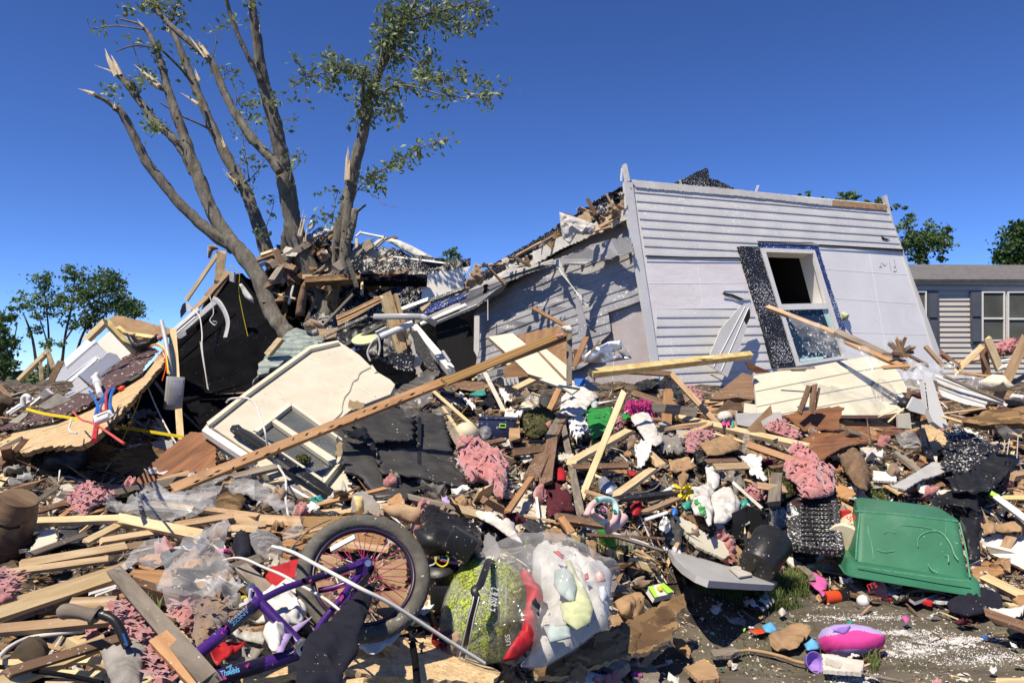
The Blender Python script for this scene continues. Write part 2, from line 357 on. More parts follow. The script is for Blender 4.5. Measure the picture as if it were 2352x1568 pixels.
def sheet(name,mat,s,label=None,cat=None,d=None,amp=.03,fr=6.,puff=0.,pw=None,res=.035,jag=0.,ga=0.,off=.08,tilt=1.,parent=None,po=0.,group=None,back=False,st=1.,ridged=True,sd=3,th=.003,mats=None,zone=None,flat=False,lump=.55):
 """cloth, film, insulation: a triangulated outline that is crumpled, and swollen if puff"""
 soft=mat in('paper','whitecloth','greycloth','redcloth','greencloth','maroon','bagcloth','magenta','tealp','skyp','navy','cardboard')and ridged
 if soft:puff*=.5;amp=max(amp,.04)*1.15;res=min(res,.017);fr*=1.15
 fluff=mat in('pinkins','brownins')
 if fluff:res=min(res,.017)
 filmy=mat.startswith('film')
 if filmy:th=0;res=min(res,.016)
 pts=px(s)if isinstance(s,str)else s
 pl=plane_for(pts,d,off,tilt)
 M,q=local(pts,pl,ga,po)
 if sum(q[i].x*q[(i+1)%len(q)].y-q[(i+1)%len(q)].x*q[i].y for i in range(len(q)))<0:q=q[::-1]
 rnd=seed(sd+len(name));q=jagged(q,jag,res*1.2,rnd)
 x0,x1=min(v.x for v in q),max(v.x for v in q);y0,y1=min(v.y for v in q),max(v.y for v in q)
 res=max(res,math.sqrt((x1-x0)*(y1-y0)/5000))
 V2=list(q);y=y0;k=0
 while y<y1:
  x=x0+(k%2)*res/2
  while x<x1:
   v=Vector((x+rnd.uniform(-.2,.2)*res,y+rnd.uniform(-.2,.2)*res))
   if inside(q,v.x,v.y)and edist(q,v)>res*.45:V2.append(v)
   x+=res
  y+=res*.87;k+=1
 r=delaunay_2d_cdt(V2,[],[list(range(len(q)))],1,1e-5)
 V2,Fs=r[0],[list(f)for f in r[2]]
 pw=pw or max(1e-3,min(x1-x0,y1-y0)*.45);V=[]
 nb=set()
 for v in V2:
  e=edist(q,v)if(puff or back)else 1
  nv=Vector((v.x*fr,v.y*fr*st,sd*3.7))
  nv=nv+Vector((noise.noise(nv*.8),noise.noise(nv*.8+Vector((7,3,1))),0))*.7
  if ridged:z=(1-2*abs(noise.noise(nv)))*.6+.5*(1-2*abs(noise.noise(nv*2.3)))+(.08 if filmy else .4)*(1-2*abs(noise.noise(nv*5.1)))-.3
  else:z=noise.fractal(nv,1.,2.2,4)
  if fluff:z+=.8*noise.fractal(nv*3.5,.8,2.2,5)
  ed=min(1,e/pw);hp=math.sqrt(max(0,1-(1-ed)**2))
  if puff:hp*=1-lump*(abs(noise.noise(nv*1.3+Vector((9,2,4))))*1.6+.7*abs(noise.noise(nv*3.1)))
  V.append([v.x,v.y,z*amp*(min(1,.25+ed)if puff else 1)+puff*hp])
 if back:
  n=len(V);B=[]
  for v2,v in zip(V2,V):
   ed=min(1,edist(q,v2)/pw);B.append([v[0],v[1],min(v[2]-.004,-puff*.45*math.sqrt(max(0,1-(1-ed)**2))-.003)])
  V2n=V+B;edges={}
  for f in Fs:
   for i in range(len(f)):
    a,b=f[i],f[(i+1)%len(f)];edges[(a,b)]=1
  F2=list(Fs)+[[i+n for i in reversed(f)]for f in Fs]
  for(a,b)in edges:
   if(b,a)not in edges:F2.append([b,a,a+n,b+n])
  V,Fs=V2n,F2
 if fluff and back:
  n=len(V)//2
  for _ in range(int(min(260,20+(x1-x0)*(y1-y0)*1500))):
   v=Vector(V[rnd.randrange(n)]);a=rnd.uniform(0,6.3);dv=Vector((math.cos(a),math.sin(a),0));sd_=Vector((-dv.y,dv.x,0));l=rnd.uniform(.015,.05);w_=l*rnd.uniform(.25,.5);b0=len(V);v.z-=.006
   for t,h,ww in((0,0,1.),(.4,.28,1.1),(.8,.42,.8),(1.1,rnd.uniform(.2,.6),.25)):
    c=v+dv*l*t+Vector((0,0,l*h))+sd_*rnd.uniform(-.2,.2)*w_;V+=[list(c-sd_*w_*ww*.5),list(c+sd_*w_*ww*.5)]
   Fs+=[[b0+k,b0+k+1,b0+k+3,b0+k+2]for k in(0,2,4)]
 if mat=='mossm':
  n=len(V)//2 if back else len(V);ar=(x1-x0)*(y1-y0);k=int(min(900,max(80,ar*(4000 if fluff else 22000))));sz=.012;V0=V[:n]
  for _ in range(k):
   v=Vector(rnd.choice(V0));nn=(Vector((rnd.gauss(0,1),rnd.gauss(0,1),rnd.gauss(2,.6)))).normalized();xx=nn.orthogonal().normalized();xx=Matrix.Rotation(rnd.uniform(0,6.3),3,nn)@xx;yy=nn.cross(xx);s_=sz*rnd.uniform(.4,1.3);b0=len(V);v+=nn*s_*rnd.uniform(-.2,.5)
   V+=[list(v-xx*s_),list(v-yy*s_*.6+nn*s_*.3),list(v+xx*s_*rnd.uniform(.6,1.4)+nn*s_*rnd.uniform(-.3,.5)),list(v+yy*s_*.6-nn*s_*.25)];Fs+=[[b0,b0+1,b0+3],[b0+1,b0+2,b0+3]]
 fm=None
 if zone:
  cs=[Vector([sum(V[i][k]for i in f)/len(f)for k in range(3)])for f in Fs];fm=[zone(c,M)for c in cs]
 o=mk(name,V,Fs,mat,M,smooth=not flat,parent=parent,mats=mats,fm=fm)
 if not back and th:
  sm=o.modifiers.new('cloth_thickness','SOLIDIFY');sm.thickness=th;sm.offset=-1
 return tag(o,label,cat,group)
def plank_mesh(L,w,t,rnd,jagA=.5,jagB=.5,bow=0.,n=6):
 """a board along X with broken or sawn ends"""
 V,Fs=[],[]
 cr=[(-w/2,-t/2),(w/2,-t/2),(w/2,t/2),(-w/2,t/2)]
 for i in range(n+1):
  u=i/n;x=-L/2+L*u;bz=bow*(4*u*(1-u)-.5)
  for k,(y,z)in enumerate(cr):
   xx=x
   if i==0:xx-=rnd.uniform(0,jagA)*w*1.6
   if i==n:xx+=rnd.uniform(0,jagB)*w*1.6
   V.append((xx,y+rnd.uniform(-.02,.02)*w,z+bz+rnd.uniform(-.03,.03)*t))
  if i:
   b=(i-1)*4
   for k in range(4):Fs.append((b+k,b+(k+1)%4,b+4+(k+1)%4,b+4+k))
 Fs.append((3,2,1,0));m=n*4;Fs.append((m,m+1,m+2,m+3))
 if jagB>.3:
  for k in range(5):
   y=rnd.uniform(-.45,.45)*w;z=rnd.uniform(-.4,.4)*t;s_=len(V);l=rnd.uniform(.6,2.2)*w*jagB
   V+=[(L/2-w*.2,y-w*.07,z-t*.1),(L/2-w*.2,y+w*.07,z-t*.1),(L/2-w*.2,y,z+t*.15),(L/2+l,y+rnd.uniform(-.1,.1)*w,z)]
   Fs+=[(s_,s_+1,s_+3),(s_+1,s_+2,s_+3),(s_+2,s_,s_+3)]
 return V,Fs
SEG=[]
def plank(name,mat,s,wpx,label=None,cat=None,d=None,t=None,off=.10,jag=.4,roll=0.,bow=0.,parent=None,group=None,sd=1,jagA=None):
 """a board between two measured ends; wpx is its face width in survey pixels of that tag"""
 a,b=px(s)[:2];scl=TAG[s.split()[0]][2]if s.split()[0]in TAG else 1
 da,db=(D(a)-off,D(b)-off)if d is None else(d if isinstance(d,tuple)else(d,d))
 A,B=P(a,da),P(b,db);w=wpx/scl/F*(da+db)/2
 t=t or min(w*.45,.038)
 SEG.append((a,b,max(9,wpx/scl*.5+5)))
 x=(B-A).normalized();c=(A+B)/2
 n0=(CAM-c).normalized()+Vector((0,0,.8));n0-=x*n0.dot(x)
 M=frame(c,x,n0)@Matrix.Rotation(R(roll),4,'X')
 V,Fs=plank_mesh((B-A).length,w,t,seed(sd+int(a[0]+b[1])),jag if jagA is None else jagA,jag,bow)
 return tag(mk(name,V,Fs,mat,M,parent=parent),label,cat,group)
def smooth_path(pts,k=6):
 if len(pts)<3:return pts
 out=[]
 for i in range(len(pts)-1):
  p0,p1,p2,p3=pts[max(i-1,0)],pts[i],pts[i+1],pts[min(i+2,len(pts)-1)]
  for j in range(k):
   u=j/k
   out.append(tuple(.5*(2*b+(c-a)*u+(2*a-5*b+4*c-e)*u*u+(3*b-a-3*c+e)*u**3)for a,b,c,e in zip(p0,p1,p2,p3)))
 out.append(tuple(pts[-1]));return out
def tube_geo(P3,rad,seg=8,flat=1.,rough=0.,V=None,Fs=None,cap=True):
 V=[]if V is None else V;Fs=[]if Fs is None else Fs;b0=len(V)
 prev=None
 for i,p in enumerate(P3):
  p=Vector(p);t=(Vector(P3[min(i+1,len(P3)-1)])-Vector(P3[max(i-1,0)])).normalized()
  if prev is None:u=t.orthogonal().normalized()if abs(t.y)>.9 else(Vector((0,1,0))-t*t.y).normalized()
  else:u=(prev-t*prev.dot(t)).normalized()
  prev=u;v=t.cross(u);r=rad[i]if hasattr(rad,'__len__')else rad
  for k in range(seg):
   a=2*math.pi*k/seg;rr=r*(1+(rough*noise.noise(p*3/max(r*10,.3)+Vector((k*1.1,0,0)))if rough else 0))
   V.append(p+u*math.cos(a)*rr*flat+v*math.sin(a)*rr)
  if i:
   b=b0+(i-1)*seg
   for k in range(seg):Fs.append((b+k,b+(k+1)%seg,b+seg+(k+1)%seg,b+seg+k))
 if cap:
  Fs.append(tuple(b0+k for k in reversed(range(seg))));e=b0+(len(P3)-1)*seg;Fs.append(tuple(e+k for k in range(seg)))
 return V,Fs
def tube(name,mat,s,r,label=None,cat=None,d=None,off=.12,parent=None,seg=8,flat=1.,group=None,k=6,cap=True):
 pts=px(s)
 if d is None:q=[(p[0],p[1],D(p)-off)for p in pts]
 elif isinstance(d,(int,float)):q=[(p[0],p[1],d)for p in pts]
 elif isinstance(d,Plane):q=None;P3=[d.hit(p,off)for p in pts]
 else:q=[(p[0],p[1],d[0]+(d[-1]-d[0])*i/max(1,len(pts)-1))for i,p in enumerate(pts)]if len(d)==2 else[(p[0],p[1],e)for p,e in zip(pts,d)]
 if q:P3=[P(p,p[2])for p in q]
 P3=smooth_path([tuple(v)for v in P3],k)
 if hasattr(r,'__len__'):r=[x[0]for x in smooth_path([(v,0)for v in r],k)]
 o_=Vector(P3[0]);V,Fs=tube_geo([Vector(p)-o_ for p in P3],r,seg,flat,cap=cap)
 return tag(mk(name,V,Fs,mat,Matrix.Translation(o_),smooth=True,parent=parent,sharp=50),label,cat,group)
def box(name,mat,M,sx,sy,sz,bev=.006,label=None,cat=None,parent=None,taper=1.,seg=2):
 bm=bmesh.new();bmesh.ops.create_cube(bm,size=1)
 for v in bm.verts:
  k=taper if v.co.z>0 else 1
  v.co=Vector((v.co.x*sx*k,v.co.y*sy*k,v.co.z*sz))
 if bev:bmesh.ops.bevel(bm,geom=list(bm.edges),offset=bev,segments=seg,affect='EDGES',profile=.5)
 me=[v.co.copy()for v in bm.verts];bm.verts.index_update();fs=[[v.index for v in f.verts]for f in bm.faces];bm.free()
 return tag(mk(name,me,fs,mat,M,smooth=True,parent=parent,sharp=35),label,cat)
def lathe(name,mat,M,prof,seg=24,label=None,cat=None,parent=None,cap=False,sharp=40):
 V,Fs=[],[]
 for i,(r,z)in enumerate(prof):
  for k in range(seg):
   a=2*math.pi*k/seg;V.append((r*math.cos(a),r*math.sin(a),z))
  if i:
   b=(i-1)*seg
   for k in range(seg):Fs.append((b+k,b+(k+1)%seg,b+seg+(k+1)%seg,b+seg+k))
 if cap:Fs.append(tuple(reversed(range(seg))));Fs.append(tuple(len(V)-seg+k for k in range(seg)))
 return tag(mk(name,V,Fs,mat,M,smooth=True,parent=parent,sharp=sharp),label,cat)
def clipped(poly,axis,v,keep):
 out=[]
 for i,a in enumerate(poly):
  b=poly[(i+1)%len(poly)];ia,ib=(a[axis]-v)*keep>=0,(b[axis]-v)*keep>=0
  if ia:out.append(a)
  if ia!=ib:
   u=(v-a[axis])/(b[axis]-a[axis]);out.append(tuple(x+(y-x)*u for x,y in zip(a,b)))
 return out
def siding(name,mat,s,dirs,pl,po=.02,pitch=.125,prof=((0,.003),(.06,.02),(.5,.013),(.56,.017),(.97,.006)),dent=.0,parent=None,label=None,cat=None,y0=None,dx=.22,sd=1,th=.004):
 """lapped vinyl siding over an outline on a plane; dirs = two points along a course"""
 pts=px(s);a,b=px(dirs);A,B=pl.hit(a,po),pl.hit(b,po)
 M=frame(A,B-A,pl.n);I=M.inverted()
 q=[tuple((I@pl.hit(p,po)).to_2d())for p in pts]
 X0,X1=min(v[0]for v in q),max(v[0]for v in q);Y0,Y1=min(v[1]for v in q),max(v[1]for v in q)
 y0=Y0 if y0 is None else y0
 ys=[];k=math.floor((Y0-y0)/pitch)
 while y0+k*pitch<Y1:
  ys+=[(y0+(k+t)*pitch,h)for t,h in prof];k+=1
 ys.append((y0+k*pitch,prof[0][1]))
 vm,V,Fs={},[],[]
 for(ya,ha),(yb,hb)in zip(ys,ys[1:]):
  if yb<=Y0 or ya>=Y1:continue
  strip=clipped(clipped(q,1,ya,1),1,yb,-1)
  if len(strip)<3:continue
  x=X0
  while x<X1:
   c=clipped(clipped(strip,0,x,1),0,x+dx,-1);x+=dx
   if len(c)<3:continue
   f=[]
   for v in c:
    key=(round(v[0],4),round(v[1],4))
    if key not in vm:
     z=ha+(hb-ha)*min(1,max(0,(v[1]-ya)/(yb-ya)))
     if dent:z+=dent*(1-2*abs(noise.noise(Vector((v[0]*1.7,v[1]*2.1,sd)))))+dent*.4*noise.noise(Vector((v[0]*6,v[1]*6,sd)))
     vm[key]=len(V);V.append((v[0],v[1],z))
    i_=vm[key]
    if i_ not in f:f.append(i_)
   if len(f)>2:Fs.append(f)
 o=mk(name,V,Fs,mat,M,parent=parent)
 return tag(o,label,cat)
def leaf_cloud(V,Fs,centres,size,rnd,flatten=.5):
 for c in centres:
  s_=size*rnd.uniform(.6,1.25);n=Vector((rnd.gauss(0,1),rnd.gauss(0,1),rnd.gauss(.5,1))).normalized()
  x=n.orthogonal().normalized();x=Matrix.Rotation(rnd.uniform(0,6.28),3,n)@x;y=n.cross(x);b=len(V);c=Vector(c)
  V+=[c-x*s_*.5,c+y*s_*.3+n*s_*.08,c+x*s_*.6,c-y*s_*.3+n*s_*.08]
  Fs+=[(b,b+1,b+2),(b,b+2,b+3)]
# ----- setting
def dense(a,step):
 o=[]
 for i in range(len(a)-1):
  k=max(1,int((a[i+1]-a[i])/step));o+=[a[i]+(a[i+1]-a[i])*j/k for j in range(k)]
 return o+[a[-1]]
defm('moundm',(.16,.12,.082),(.030,.023,.017),9,1,bump=1.,rv=0,fleck=((.42,.37,.31),24,.645),dirt=.5,dcol=(.016,.013,.010),ramp=(.42,.66))  # heap soil colour darkened to imitate deep shade between the pieces
defm('mudm',(.145,.125,.092),(.065,.054,.037),4.5,.9,(.45,1.5,1),1.,rv=0,fleck=((.46,.43,.38),40,.71),dirt=.4,dcol=(.035,.028,.02))
gx_=dense(CO,13);gy_=dense(RO,8)
V,Fs=[],[]
for j,y in enumerate(gy_):
 for i,x in enumerate(gx_):
  v=T((x,y));g=min(1,max(0,v.z/.35))
  a=g*(.05*noise.fractal(v*3.1,1,2,4)+.045*noise.fractal(v*9,1,2,3))+.012*noise.fractal(v*7,1,2,3)-.02
  V.append(v+Vector((0,-.25,.95))*a)
nx=len(gx_)
for j in range(len(gy_)-1):
 for i in range(nx-1):Fs.append((j*nx+i,(j+1)*nx+i,(j+1)*nx+i+1,j*nx+i+1))
b=len(V)
for i,x in enumerate(gx_):v=V[i];V.append(Vector((v.x*1.15,v.y+1.6,-.25)))
for i in range(nx-1):Fs.append((b+i,i,i+1,b+i+1))
cs=[sum((V[i]for i in f),Vector())/len(f)for f in Fs]
fm=[1 if(c.z<.075+.05*noise.noise(c*3)and c.x>.3)else 0 for c in cs]
ter=mk('terrain',V,Fs,None,smooth=True,mats=['moundm','mudm'],fm=fm)
tag(ter,'heap of brown rubble and soil rising from bare mud','terrain',kind='structure')
defm('landm',(.085,.085,.042),(.07,.058,.038),.35,1,bump=.3,rv=0)
V,Fs=[],[]
rr=[0,4,8,14,24,40,70,130,300,900,2000]
for r_ in rr:
 for k in range(48):
  a=2*math.pi*k/48;x,y=r_*math.cos(a),3+r_*math.sin(a)
  V.append((x,y,-.03+(.0 if r_<20 else .05*noise.noise(Vector((x*.05,y*.05,0))))))
for j in range(len(rr)-1):
 for k in range(48):Fs.append((j*48+k,(j+1)*48+k,(j+1)*48+(k+1)%48,j*48+(k+1)%48))
tag(mk('ground',V,Fs,'landm',smooth=True),'flat grassy land reaching to the horizon','ground',kind='structure')
# ----- broken tree
def twig_leaves(V,Fs,TV,TF,path,n,spread,size,rnd,u0=.15):
 L_=[Vector(p)for p in path]
 for _ in range(n):
  u=rnd.uniform(u0,1)*(len(L_)-1);i=min(int(u),len(L_)-2);p=L_[i].lerp(L_[i+1],u-i)
  dv=Vector((rnd.gauss(0,1),rnd.gauss(0,1),rnd.gauss(-.1,.9))).normalized()*spread*rnd.uniform(.25,1)
  tube_geo([p,p+dv*.55+Vector((0,0,.02)),p+dv],[.006,.004,.002],3,V=TV,Fs=TF,cap=False)
  k=rnd.randint(5,9)
  leaf_cloud(V,Fs,[p+dv*rnd.uniform(.3,1.1)+Vector((rnd.gauss(0,.05),rnd.gauss(0,.05),rnd.gauss(-.02,.05)))for _ in range(k)],size,rnd)
td=9.3
tree=empty('broken_tree',P((690,760),td))
tag(tree,'tall multi-stemmed tree with snapped limbs standing in the wreckage','tree')
def limb(s,w0,w1,d0,d1,name='limb',mat='barkm',rough=.34,seg=16):
 pts=px(s);scl=TAG[s.split()[0]][2];n=len(pts);q,r=[],[]
 for i,p in enumerate(pts):
  u=i/(n-1);d=d0+(d1-d0)*u;q.append(tuple(P(p,d))+((w0+(w1-w0)*u)/scl/F*d*.375,))
 q=smooth_path(q,7);o_=Vector(q[0][:3])
 V,Fs=tube_geo([Vector(p[:3])-o_ for p in q],[p[3]*(1+.16*noise.noise(Vector((i*.55,w0,0))))for i,p in enumerate(q)],seg,rough=rough)
 return mk(name,V,Fs,mat,Matrix.Translation(o_),smooth=True,parent=tree),[p[:3]for p in q]
def splinter(s,w0,d,n=9,sd=1):
 a,b=px(s);scl=TAG[s.split()[0]][2];A,B=P(a,d-.05),P(b,d-.05);w_=w0/scl/F*d;x=(B-A);L=x.length;x.normalize()
 rnd=seed(sd);V,Fs=[],[];yv=x.orthogonal().normalized();zv=x.cross(yv)
 for k in range(n):
  a_=rnd.uniform(0,6.28);o_=(yv*math.cos(a_)+zv*math.sin(a_))*w_*.30;l=L*(1 if k==0 else rnd.uniform(.2,.9));r_=w_*rnd.uniform(.10,.22)
  tube_geo([o_-x*w_*.4,o_*1.05+x*l*.55,o_*.9+x*l+yv*rnd.uniform(-.1,.1)*l*.3],[r_,r_*.75,r_*.08],5,flat=.55,V=V,Fs=Fs)
 mk('splintered_end',V,Fs,'splint',Matrix.Translation(A),parent=tree)
limb('a1 1860,2250 1780,2080 1700,1960 1640,1830 1580,1690 1470,1540 1400,1455',150,112,8.9,9.2,'trunk')
limb('a1 1480,1545 1330,1460 1150,1300 1000,1125 900,990 820,825 745,690 700,662',100,52,9.2,8.9)
limb('a1 715,668 640,615 570,580',40,28,8.9,8.8);splinter('a1 570,580 486,550',32,8.8)
splinter('a1 708,660 702,628',24,8.9)
_,PB=limb('a1 1450,1540 1340,1360 1245,1150 1190,1000 1120,800 1065,640 1030,530 990,380 945,255 900,185',120,32,9.2,9.4)
limb('a1 905,190 860,150 740,118',26,14,9.4,9.4);limb('a1 900,185 720,160 570,175 535,110',14,6,9.4,9.3)
limb('a1 945,295 830,283 715,318',14,9,9.4,9.2);splinter('a1 880,160 842,115',18,9.4)
limb('a1 1040,560 1000,545 960,520',48,38,9.35,9.3);splinter('a1 965,525 825,408',50,9.3,8,3)
_,PC=limb('a1 1195,1070 1130,930 1060,845 960,755 880,650 800,540 722,445',72,52,9.6,9.8)
splinter('a1 720,450 653,305',56,9.8,9,5);splinter('a1 700,448 583,403',20,9.8,3)
_,PD=limb('a1 1660,1590 1600,1400 1555,1275 1500,1150 1400,970 1315,795 1240,620 1180,470 1130,350 1085,235 1040,160',112,38,10.2,10.4)
splinter('a1 1455,1130 1368,1040',30,10.1);splinter('a1 1215,640 1116,572',26,10.2);splinter('a1 1226,490 1198,415',26,10.2);splinter('a1 1040,190 1028,88',24,10.4)
splinter('a1 1385,900 1362,830',24,10.1)
limb('a1 1310,805 1220,760 1105,708 985,632',20,10,10.2,9.9)
limb('a1 1465,1130 1430,1095 1415,1070',60,40,10.15,10.1)
_,PE=limb('a1 2010,1920 1960,1790 1860,1560 1800,1350 1765,1150 1738,980 1710,830 1655,610 1620,480 1592,300 1572,150 1545,-60',185,58,9.3,8.8)
splinter('a1 1598,200 1600,40',22,8.9)
_,PF=limb('a1 1730,1060 1690,1000 1640,940 1560,860 1450,700 1380,560 1310,390 1230,310 1100,200 1030,135 960,60 890,-20',84,32,8.8,9.0)
splinter('a1 1265,335 1180,215',48,8.9,8,9)
_,PG=limb('a1 1612,500 1530,345 1462,200 1412,55 1390,-30',42,30,8.85,8.6)
_,PH=limb('a2 440,2000 490,1800 520,1568 545,1380 590,1180 630,1000 665,850 700,700 718,590 780,430 860,270 930,130 1030,-30',130,42,9.2,8.5)
_,PI_=limb('a2 690,720 672,620 672,540 688,400',38,22,8.55,8.4)
limb('a2 545,1750 568,1500 580,1250 590,1060',100,62,8.9,8.95);splinter('a2 588,1090 596,905',64,8.9,10,11)
limb('a2 585,1480 612,1380 625,1290',66,54,8.8,8.8);limb('a2 620,1320 655,1290 690,1266',26,16,8.8,8.7)
limb('a1 1860,1850 1790,1600 1790,1480 1800,1380',150,110,9.5,9.2)
limb('a1 1640,1900 1700,1750 1760,1600',90,110,9.6,9.4)
splinter('a1 1850,1440 1880,1290',40,8.9,6,4);splinter('a1 1880,1480 1890,1380',30,8.9,4,6)
TW={}
for k_,s,w0,w1,d0,d1 in(('r1','a2 735,610 800,572 870,530 980,535 1100,570 1250,600 1400,600 1490,610',24,6,8.5,8.0),('r2','a2 848,335 940,345 1030,410 1080,490 1180,480 1340,470',20,6,8.5,8.2),('r3','a2 703,792 800,675 880,690',12,5,8.5,8.4),('r4','a2 628,1185 710,1095 850,1020 1000,930 1180,865',14,5,8.6,8.0),('r5','a2 635,1170 720,1190 800,1260 890,1280',9,4,8.6,8.3),('l1','a2 690,480 600,440 480,440 300,490',20,5,8.4,8.0),('u1','a2 780,400 795,200 805,80 830,20 900,-20',18,9,8.5,8.6),('u2','a2 930,130 1050,100 1180,60 1400,0',24,6,8.5,8.0),('u3','a2 1120,30 1190,110 1290,150 1420,110',14,4,8.3,8.0),('c1','a2 870,250 840,160 880,90',14,6,8.5,8.6),('m1','a1 1540,1120 1500,860 1480,700',12,5,10,10),('m2','a1 1545,1110 1620,1010 1690,860',10,5,10,10),('m3','a1 1460,650 1440,520 1380,420',9,4,9.2,9.2),('m4','a1 1650,640 1640,540',8,4,9.0,9),('m5','a1 1310,370 1335,230 1290,150',8,4,9,9),('m6','a1 1640,1410 1690,1250 1660,1210',8,4,9.6,9.6),('m7','a1 870,440 830,310 790,220',9,4,9.3,9.3),('m8','a1 860,560 800,500 770,490',9,5,9.7,9.6),('m9','a1 1720,740 1850,725',6,4,8.8,8.8),('m10','a1 1700,740 1705,560',6,4,8.9,8.9),('m11','a1 1790,1120 1800,980 1760,950',14,6,8.8,8.8),('m12','a1 1060,130 1085,50 1110,-20',16,6,9,9),('m13','a1 990,70 975,-10',12,6,9,9),('m14','a2 480,1380 500,1250 480,1160',8,4,8.5,8.5),('m15','a2 290,1345 380,1350 470,1350',8,5,8.8,8.7),('m16','a1 1000,310 1120,430 1190,520',20,26,9.6,10.1)):
 _,TW[k_]=limb(s,w0,w1,d0,d1,'twig','barkm',.1,6)
rnd=seed(4);LV,LF,TV,TF=[],[],[],[]
for k_,n,sp in(('r1',30,.24),('r2',24,.24),('r3',11,.2),('r4',36,.13),('l1',44,.33),('u2',56,.36),('u3',24,.26),('c1',34,.36),('m1',9,.3),('m2',5,.26),('m3',7,.28),('m4',3,.2),('m5',3,.14),('m6',5,.22),('m7',3,.12),('m8',6,.2),('m9',2,.1),('m10',3,.1),('m11',6,.2),('m12',16,.2),('m13',9,.2),('m14',7,.2),('m15',2,.1),('u1',9,.14)):
 twig_leaves(LV,LF,TV,TF,TW[k_],n,sp,.07,rnd,.05 if k_[0]in 'umc' else .2)
def part_of(path,a,b):n=len(path);return path[int(a*n):max(int(b*n),int(a*n)+2)]
for pth,a,b,n,sp in((PI_,.5,1,22,.3),(PH,.55,.72,24,.36),(PH,.76,1,62,.42),(PC,.42,.62,14,.16),(PB,.66,.86,8,.14),(PF,.84,1,8,.2),(PE,.9,1,8,.16),(PD,.68,.84,6,.12),(PD,.25,.36,3,.2),(PF,.55,.7,3,.2)):
 twig_leaves(LV,LF,TV,TF,part_of(pth,a,b),n,sp,.07,rnd,0)
for c_,r_,n in(('a2 480,370',60,9),('a2 960,280',36,5),('a2 870,370',26,3),('a1 780,70',26,4),('a1 640,180',22,3),('a1 930,470',60,6),('a1 690,560',50,5),('a1 1420,110',50,4),('a1 1230,620',20,1),('a1 1560,620',60,6),('a1 1560,760',70,6),('a1 950,790',30,9),('a2 1090,340',40,9),('a2 1070,450',50,12),('a2 1430,500',45,7),('a2 750,1140',50,7),('a2 850,690',60,10),('a2 820,610',40,7)):
 p=px(c_)[0]
 for _ in range(n):
  q=(p[0]+rnd.gauss(0,r_/2.9/2),p[1]+rnd.gauss(0,r_/2.9/2));c0=P(q,8.9+rnd.gauss(0,.25))
  leaf_cloud(LV,LF,[c0+Vector((rnd.gauss(0,.06),rnd.gauss(0,.06),rnd.gauss(0,.06)))for _ in range(7)],.07,rnd)
mk('foliage',LV,LF,'leaf',parent=tree)
mk('leafy_twigs',TV,TF,'barkm',parent=tree)['kind']='stuff'
# ----- trees behind
def far_tree(name,label,d,stems,clumps,leafn,size,mat,group='trees beyond the wreckage',seedn=1,cat='tree'):
 rnd=seed(seedn);base=px(stems[0][0])[0];root=empty(name,P(base,d));tag(root,label,cat,group)
 V,Fs=[],[]
 for s,w0,w1 in stems:
  pts=px(s);n=len(pts);q=[tuple(P(p,d+.3*math.sin(i*2.1+w0)))+((w0+(w1-w0)*i/(n-1))/F*d/2,)for i,p in enumerate(pts)]
  q=smooth_path(q,4);tube_geo([p[:3]for p in q],[p[3]for p in q],6,V=V,Fs=Fs)
 mk('trunk',V,Fs,'barkfar',parent=root)
 V,Fs=[],[]
 tot=sum(rx*ry for _,_,rx,ry in clumps)
 for cx,cy,rx,ry in clumps:
  n=int(leafn*rx*ry/tot);k=max(3,n//26)
  for _ in range(k):
   a=rnd.uniform(0,6.28);r_=math.sqrt(rnd.random());sx,sy=cx+rx*r_*math.cos(a),cy+ry*r_*math.sin(a)
   dd=d+rnd.uniform(-1,1)*rx/F*d*.8
   c0=P((sx,sy),dd);sr=rnd.uniform(.25,.6)*min(rx,ry)/F*d*.75
   leaf_cloud(V,Fs,[c0+Vector((rnd.gauss(0,sr*1.15),rnd.gauss(0,sr),rnd.gauss(0,sr*.6)))for _ in range(n//k)],size,rnd)
 mk('crown',V,Fs,mat,parent=root);return root
far_tree('maple_tree','thin-crowned maple with bare stems at far left behind the tilted trailer',38,[('f 110,870 112,780 108,720 100,660',6,2),('f 140,860 150,770 165,700 172,630',7,2),('f 112,800 90,730 60,690',4,1),('f 150,780 190,720 210,680',4,1),('f 85,850 75,780 60,735 52,718',7,2)],[(60,690,24,22),(100,665,26,36),(110,640,14,20),(160,640,14,34),(172,625,26,16),(130,700,40,22),(40,705,20,12),(95,720,26,14),(150,690,20,26),(185,650,16,24),(80,760,24,14),(165,740,24,16),(110,790,30,14)],3000,.17,'leaf_far',seedn=2)
far_tree('maple_tree','bushy full-crowned maple behind the trailer, right of the thin-crowned one',40,[('f 165,860 185,780 215,720 235,660',7,3),('f 180,820 230,740 260,690',5,2)],[(230,665,32,46),(260,670,28,40),(215,700,36,40),(245,640,18,22),(270,700,24,30),(205,745,26,22),(285,655,10,12),(190,680,18,22)],3300,.19,'leaf_far',seedn=5)
far_tree('maple_tree','hazy grey-green tree low behind the tilted trailer, right of the bushy maple',70,[('f 310,760 308,720 300,690',5,2)],[(300,710,24,26),(318,715,10,16)],900,.34,'leaf_far',seedn=7)
far_tree('maple_tree','dark green tree cut off by the left edge of the photo',34,[('f 10,900 5,830 0,760',8,3),('f 8,850 30,790 40,740',4,2)],[(5,745,24,30),(15,800,26,34),(-15,800,30,60),(10,850,26,24),(25,725,12,10),(30,860,20,14)],2000,.22,'leaf_far',seedn=9)
